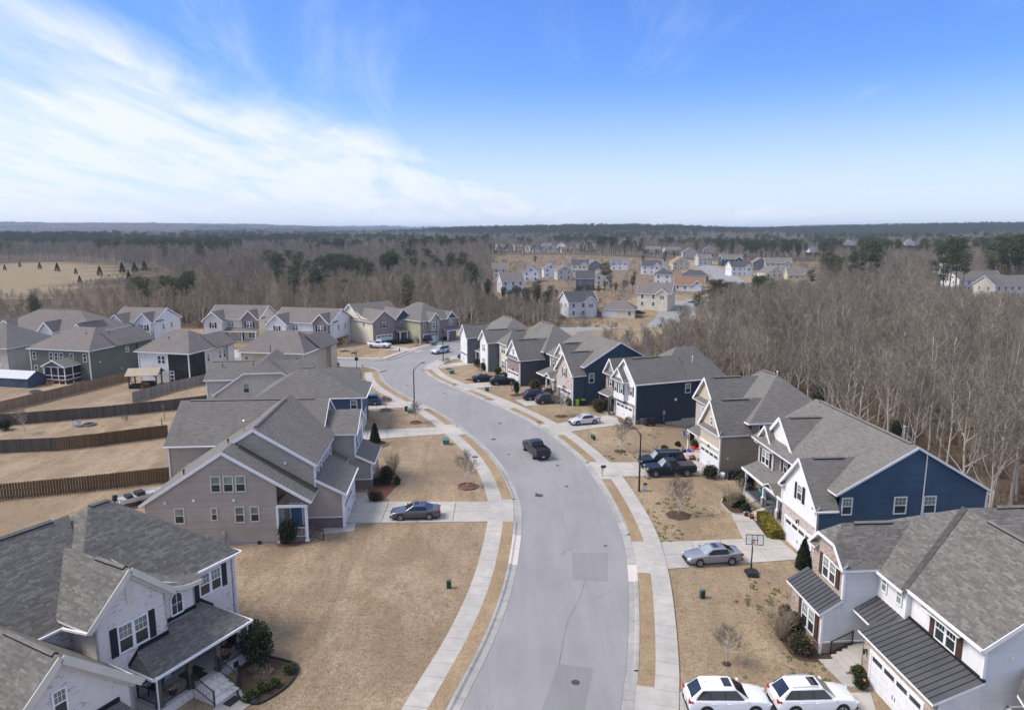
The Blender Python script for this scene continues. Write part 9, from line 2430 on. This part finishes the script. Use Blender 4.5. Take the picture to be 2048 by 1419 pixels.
flowerpot('pot of white and yellow flowers at the near porch railing',Lw(O1,Y1,2.5,-7.2,.7),seed=2);flowerpot('pot of white and orange flowers at the far porch railing',Lw(O1,Y1,2.4,-3.2,.7),seed=3)
def rocker(lb,p,yaw,m,grp):
 o=thing('porch_chair',lb,'chair',p,yaw,grp);q=MB();q.box(-.32,.32,-.3,.3,.38,.50);put('seat',q,M_[m],o);q=MB();q.slab([(-.32,.26,.5),(.32,.26,.5),(.32,.42,1.1),(-.32,.42,1.1)],(0,.1,0));put('backrest',q,M_[m],o)
 for s in(-1,1):
  q=MB();q.box(s*.34-.03,s*.34+.03,-.3,.3,.62,.67);put('armrest',q,M_['black'],o)
  for y in(-.28,.28):q=MB();q.box(s*.34-.022,s*.34+.022,y-.022,y+.022,0,.65);put('leg',q,M_['black'],o)
PC='chairs on the porches'
rocker('dark blue cushioned chair at the near end of the whitewashed porch',Lw(O1,Y1,1.5,-7.6,.7),math.radians(Y1-60),'bluecloth',PC);rocker('dark blue cushioned chair beside the first, near the door',Lw(O1,Y1,.55,-6.7,.7)+Vector((.2,.3,0)),math.radians(Y1-90),'bluecloth',PC)
def bench(lb,p,yaw):
 o=thing('porch_sofa',lb,'sofa',p,yaw);q=MB();q.box(-.85,.85,-.38,.38,.25,.48);put('seat',q,M_['bluecloth'],o);q=MB();q.slab([(-.85,.3,.48),(.85,.3,.48),(.85,.42,1.0),(-.85,.42,1.0)],(0,.12,0));put('backrest',q,M_['bluecloth'],o)
 for s in(-1,1):q=MB();q.tube([(s*.88,-.36,.0),(s*.88,-.36,.62),(s*.88,.36,.62),(s*.88,.36,0)],.022,6);put('frame',q,M_['black'],o)
bench('dark blue cushioned sofa at the far end of the whitewashed porch',Lw(O1,Y1,.45,-3.1,.7),math.radians(Y1-90+0));rocker('black metal chair at the far porch railing',Lw(O1,Y1,1.9,-2.55,.7),math.radians(Y1+10),'black',PC)
q=MB();q.box(-.45,.45,-.3,.3,.0,.02);tag(put('door_mat',q,M_['black'],None,Lw(O1,Y1,2.4,-5.3,.71),math.radians(Y1+90)),'black mat at the top of the whitewashed porch steps','mat','black mats');q=MB();q.box(-.45,.45,-.3,.3,.0,.02);tag(put('door_mat',q,M_['black'],None,Lw(O1,Y1,5.4,-5.4,.05),math.radians(Y1+90)),'black mat at the foot of the whitewashed porch steps','mat','black mats')
driveway('concrete walk leading from the whitewashed porch steps',[tuple(Lw(O1,Y1,4.95,-6.3)[:2]),tuple(Lw(O1,Y1,4.95,-4.3)[:2]),tuple(Lw(O1,Y1,6.6,-4.3)[:2]),tuple(Lw(O1,Y1,6.6,-12)[:2])],2,1,.045,True)
O2,Y2=(25.64,56.41),4.3
for(x,y,lb)in((1.5,13.6,'chair with a teal cushion at the far end of the navy house porch'),(1.3,7.2,'chair with a teal cushion nearest the navy house garage')):rocker(lb,Lw(O2,Y2,x,y,.66),math.radians(Y2+90),'teal',PC)
def welcome():
 p=Lw(O2,Y2,1.9,8.95,.66);o=thing('welcome_sign','tall black board with white lettering WELCOME leaning on the porch wall','sign',p,math.radians(Y2-90));q=MB();q.box(-.20,.20,-.02,.02,0,1.95);put('board',q,M_['black'],o)
 for i,ch in enumerate('WELCOME'):
  cu=bpy.data.curves.new('letter','FONT');cu.body=ch;cu.size=.30;cu.align_x='CENTER';cu.extrude=.004
  t=bpy.data.objects.new('letter',cu);COL.objects.link(t);dg=bpy.context.evaluated_depsgraph_get();me=bpy.data.meshes.new_from_object(t.evaluated_get(dg));bpy.data.objects.remove(t);me.materials.clear();me.materials.append(M_['letter'])
  link('letter',me,o,M=Matrix.Translation((0,-.026,1.66-i*.262))@Matrix.Rotation(math.pi/2,4,'X'))
welcome()
O3,Y3=(24.08,79.16),10
def flag():
 p=Lw(O3,Y3,-.1,7.9,2.4);o=thing('porch_flag','red white and blue flag hanging from the tan house porch post','flag',p,math.radians(Y3));q=MB();q.tube([(0,0,0),(-1.0,.2,1.0)],.02,6);put('flagpole',q,M_['letter'],o)
 a=Vector((-.25,.05,.25));b=Vector((-.95,.19,.95));n=7
 for i in range(n):
  q=MB();t0,t1=i/n,(i+1)/n;pa,pb=a.lerp(b,t0),a.lerp(b,t1);dn=Vector((.15,.06,-.85));q.slab([pa,pb,pb+dn,pa+dn],(0,.01,0));put('stripe',q,M_['redplastic' if i%2==0 else 'letter']if i<4 else M_['blueplastic'],o)
flag()
for i,((u,v),m,lb)in enumerate([((1381,908),'blueplastic','blue plastic toy on the flower patch by the tan house walk'),((1391,903),'redplastic','red plastic toy on the flower patch by the tan house walk')]):
 g=G(u,v);o=thing('garden_toy',lb,'toy',(g.x,g.y,.05),.4,'plastic toys by the walk');q=MB();q.box(-.5,.5,-.25,.25,.15,.4);q.box(-.45,-.2,-.22,.22,.4,.7);put('body',q,M_[m],o)
 for sx in(-.3,.3):q=MB();q.lathe([(.001,-.3),(.13,-.3),(.13,.3),(.001,.3)],12,c=(sx,0,.13),axis='y');put('wheel',q,M_['plastic'],o)
flowerpot('low pot of pale flowers nearest the black trucks',G(1384,918),.4,.3,('petal_w','petal_o'),5);flowerpot('brown planter of twigs beside the tan house walk',G(1368,904),.35,.4,('petal_w',),6);mulch_bed('pale flower patch beside the tan house walk',[(1372,913),(1392,900),(1403,905),(1400,920),(1385,922)],'palebed',.05)
for(u,v),lb in[((1492,1032),'dark planter pot at the foot of the navy house steps'),((1503,1037),'small planter with pink flowers beside the yellow hedge')]:flowerpot(lb,G(u,v),.22,.36,('petal_o',)if u>1500 else('petal_w',),u)
# --------- air
def haze():
 x0,x1,y0,y1,z0,z1=-15000,15000,-300,17000,float(-60),130.0
 q=MB();q.box(x0,x1,y0,y1,z0,z1);o=put('haze',q,M_['haze']);o['kind']='stuff';o['label']='thin blue haze over the whole landscape'
def hazemat():
 m=bpy.data.materials.new('thin_haze');m.use_nodes=True;nt=m.node_tree;nt.nodes.clear();out=nt.nodes.new('ShaderNodeOutputMaterial');v=nt.nodes.new('ShaderNodeVolumePrincipled')
 v.inputs['Color'].default_value=(.66,.80,1.0,1);v.inputs['Density'].default_value=HAZE;v.inputs['Anisotropy'].default_value=.2;nt.links.new(v.outputs[0],out.inputs['Volume']);return m
HAZE=0.000095
M_['haze']=hazemat();haze()
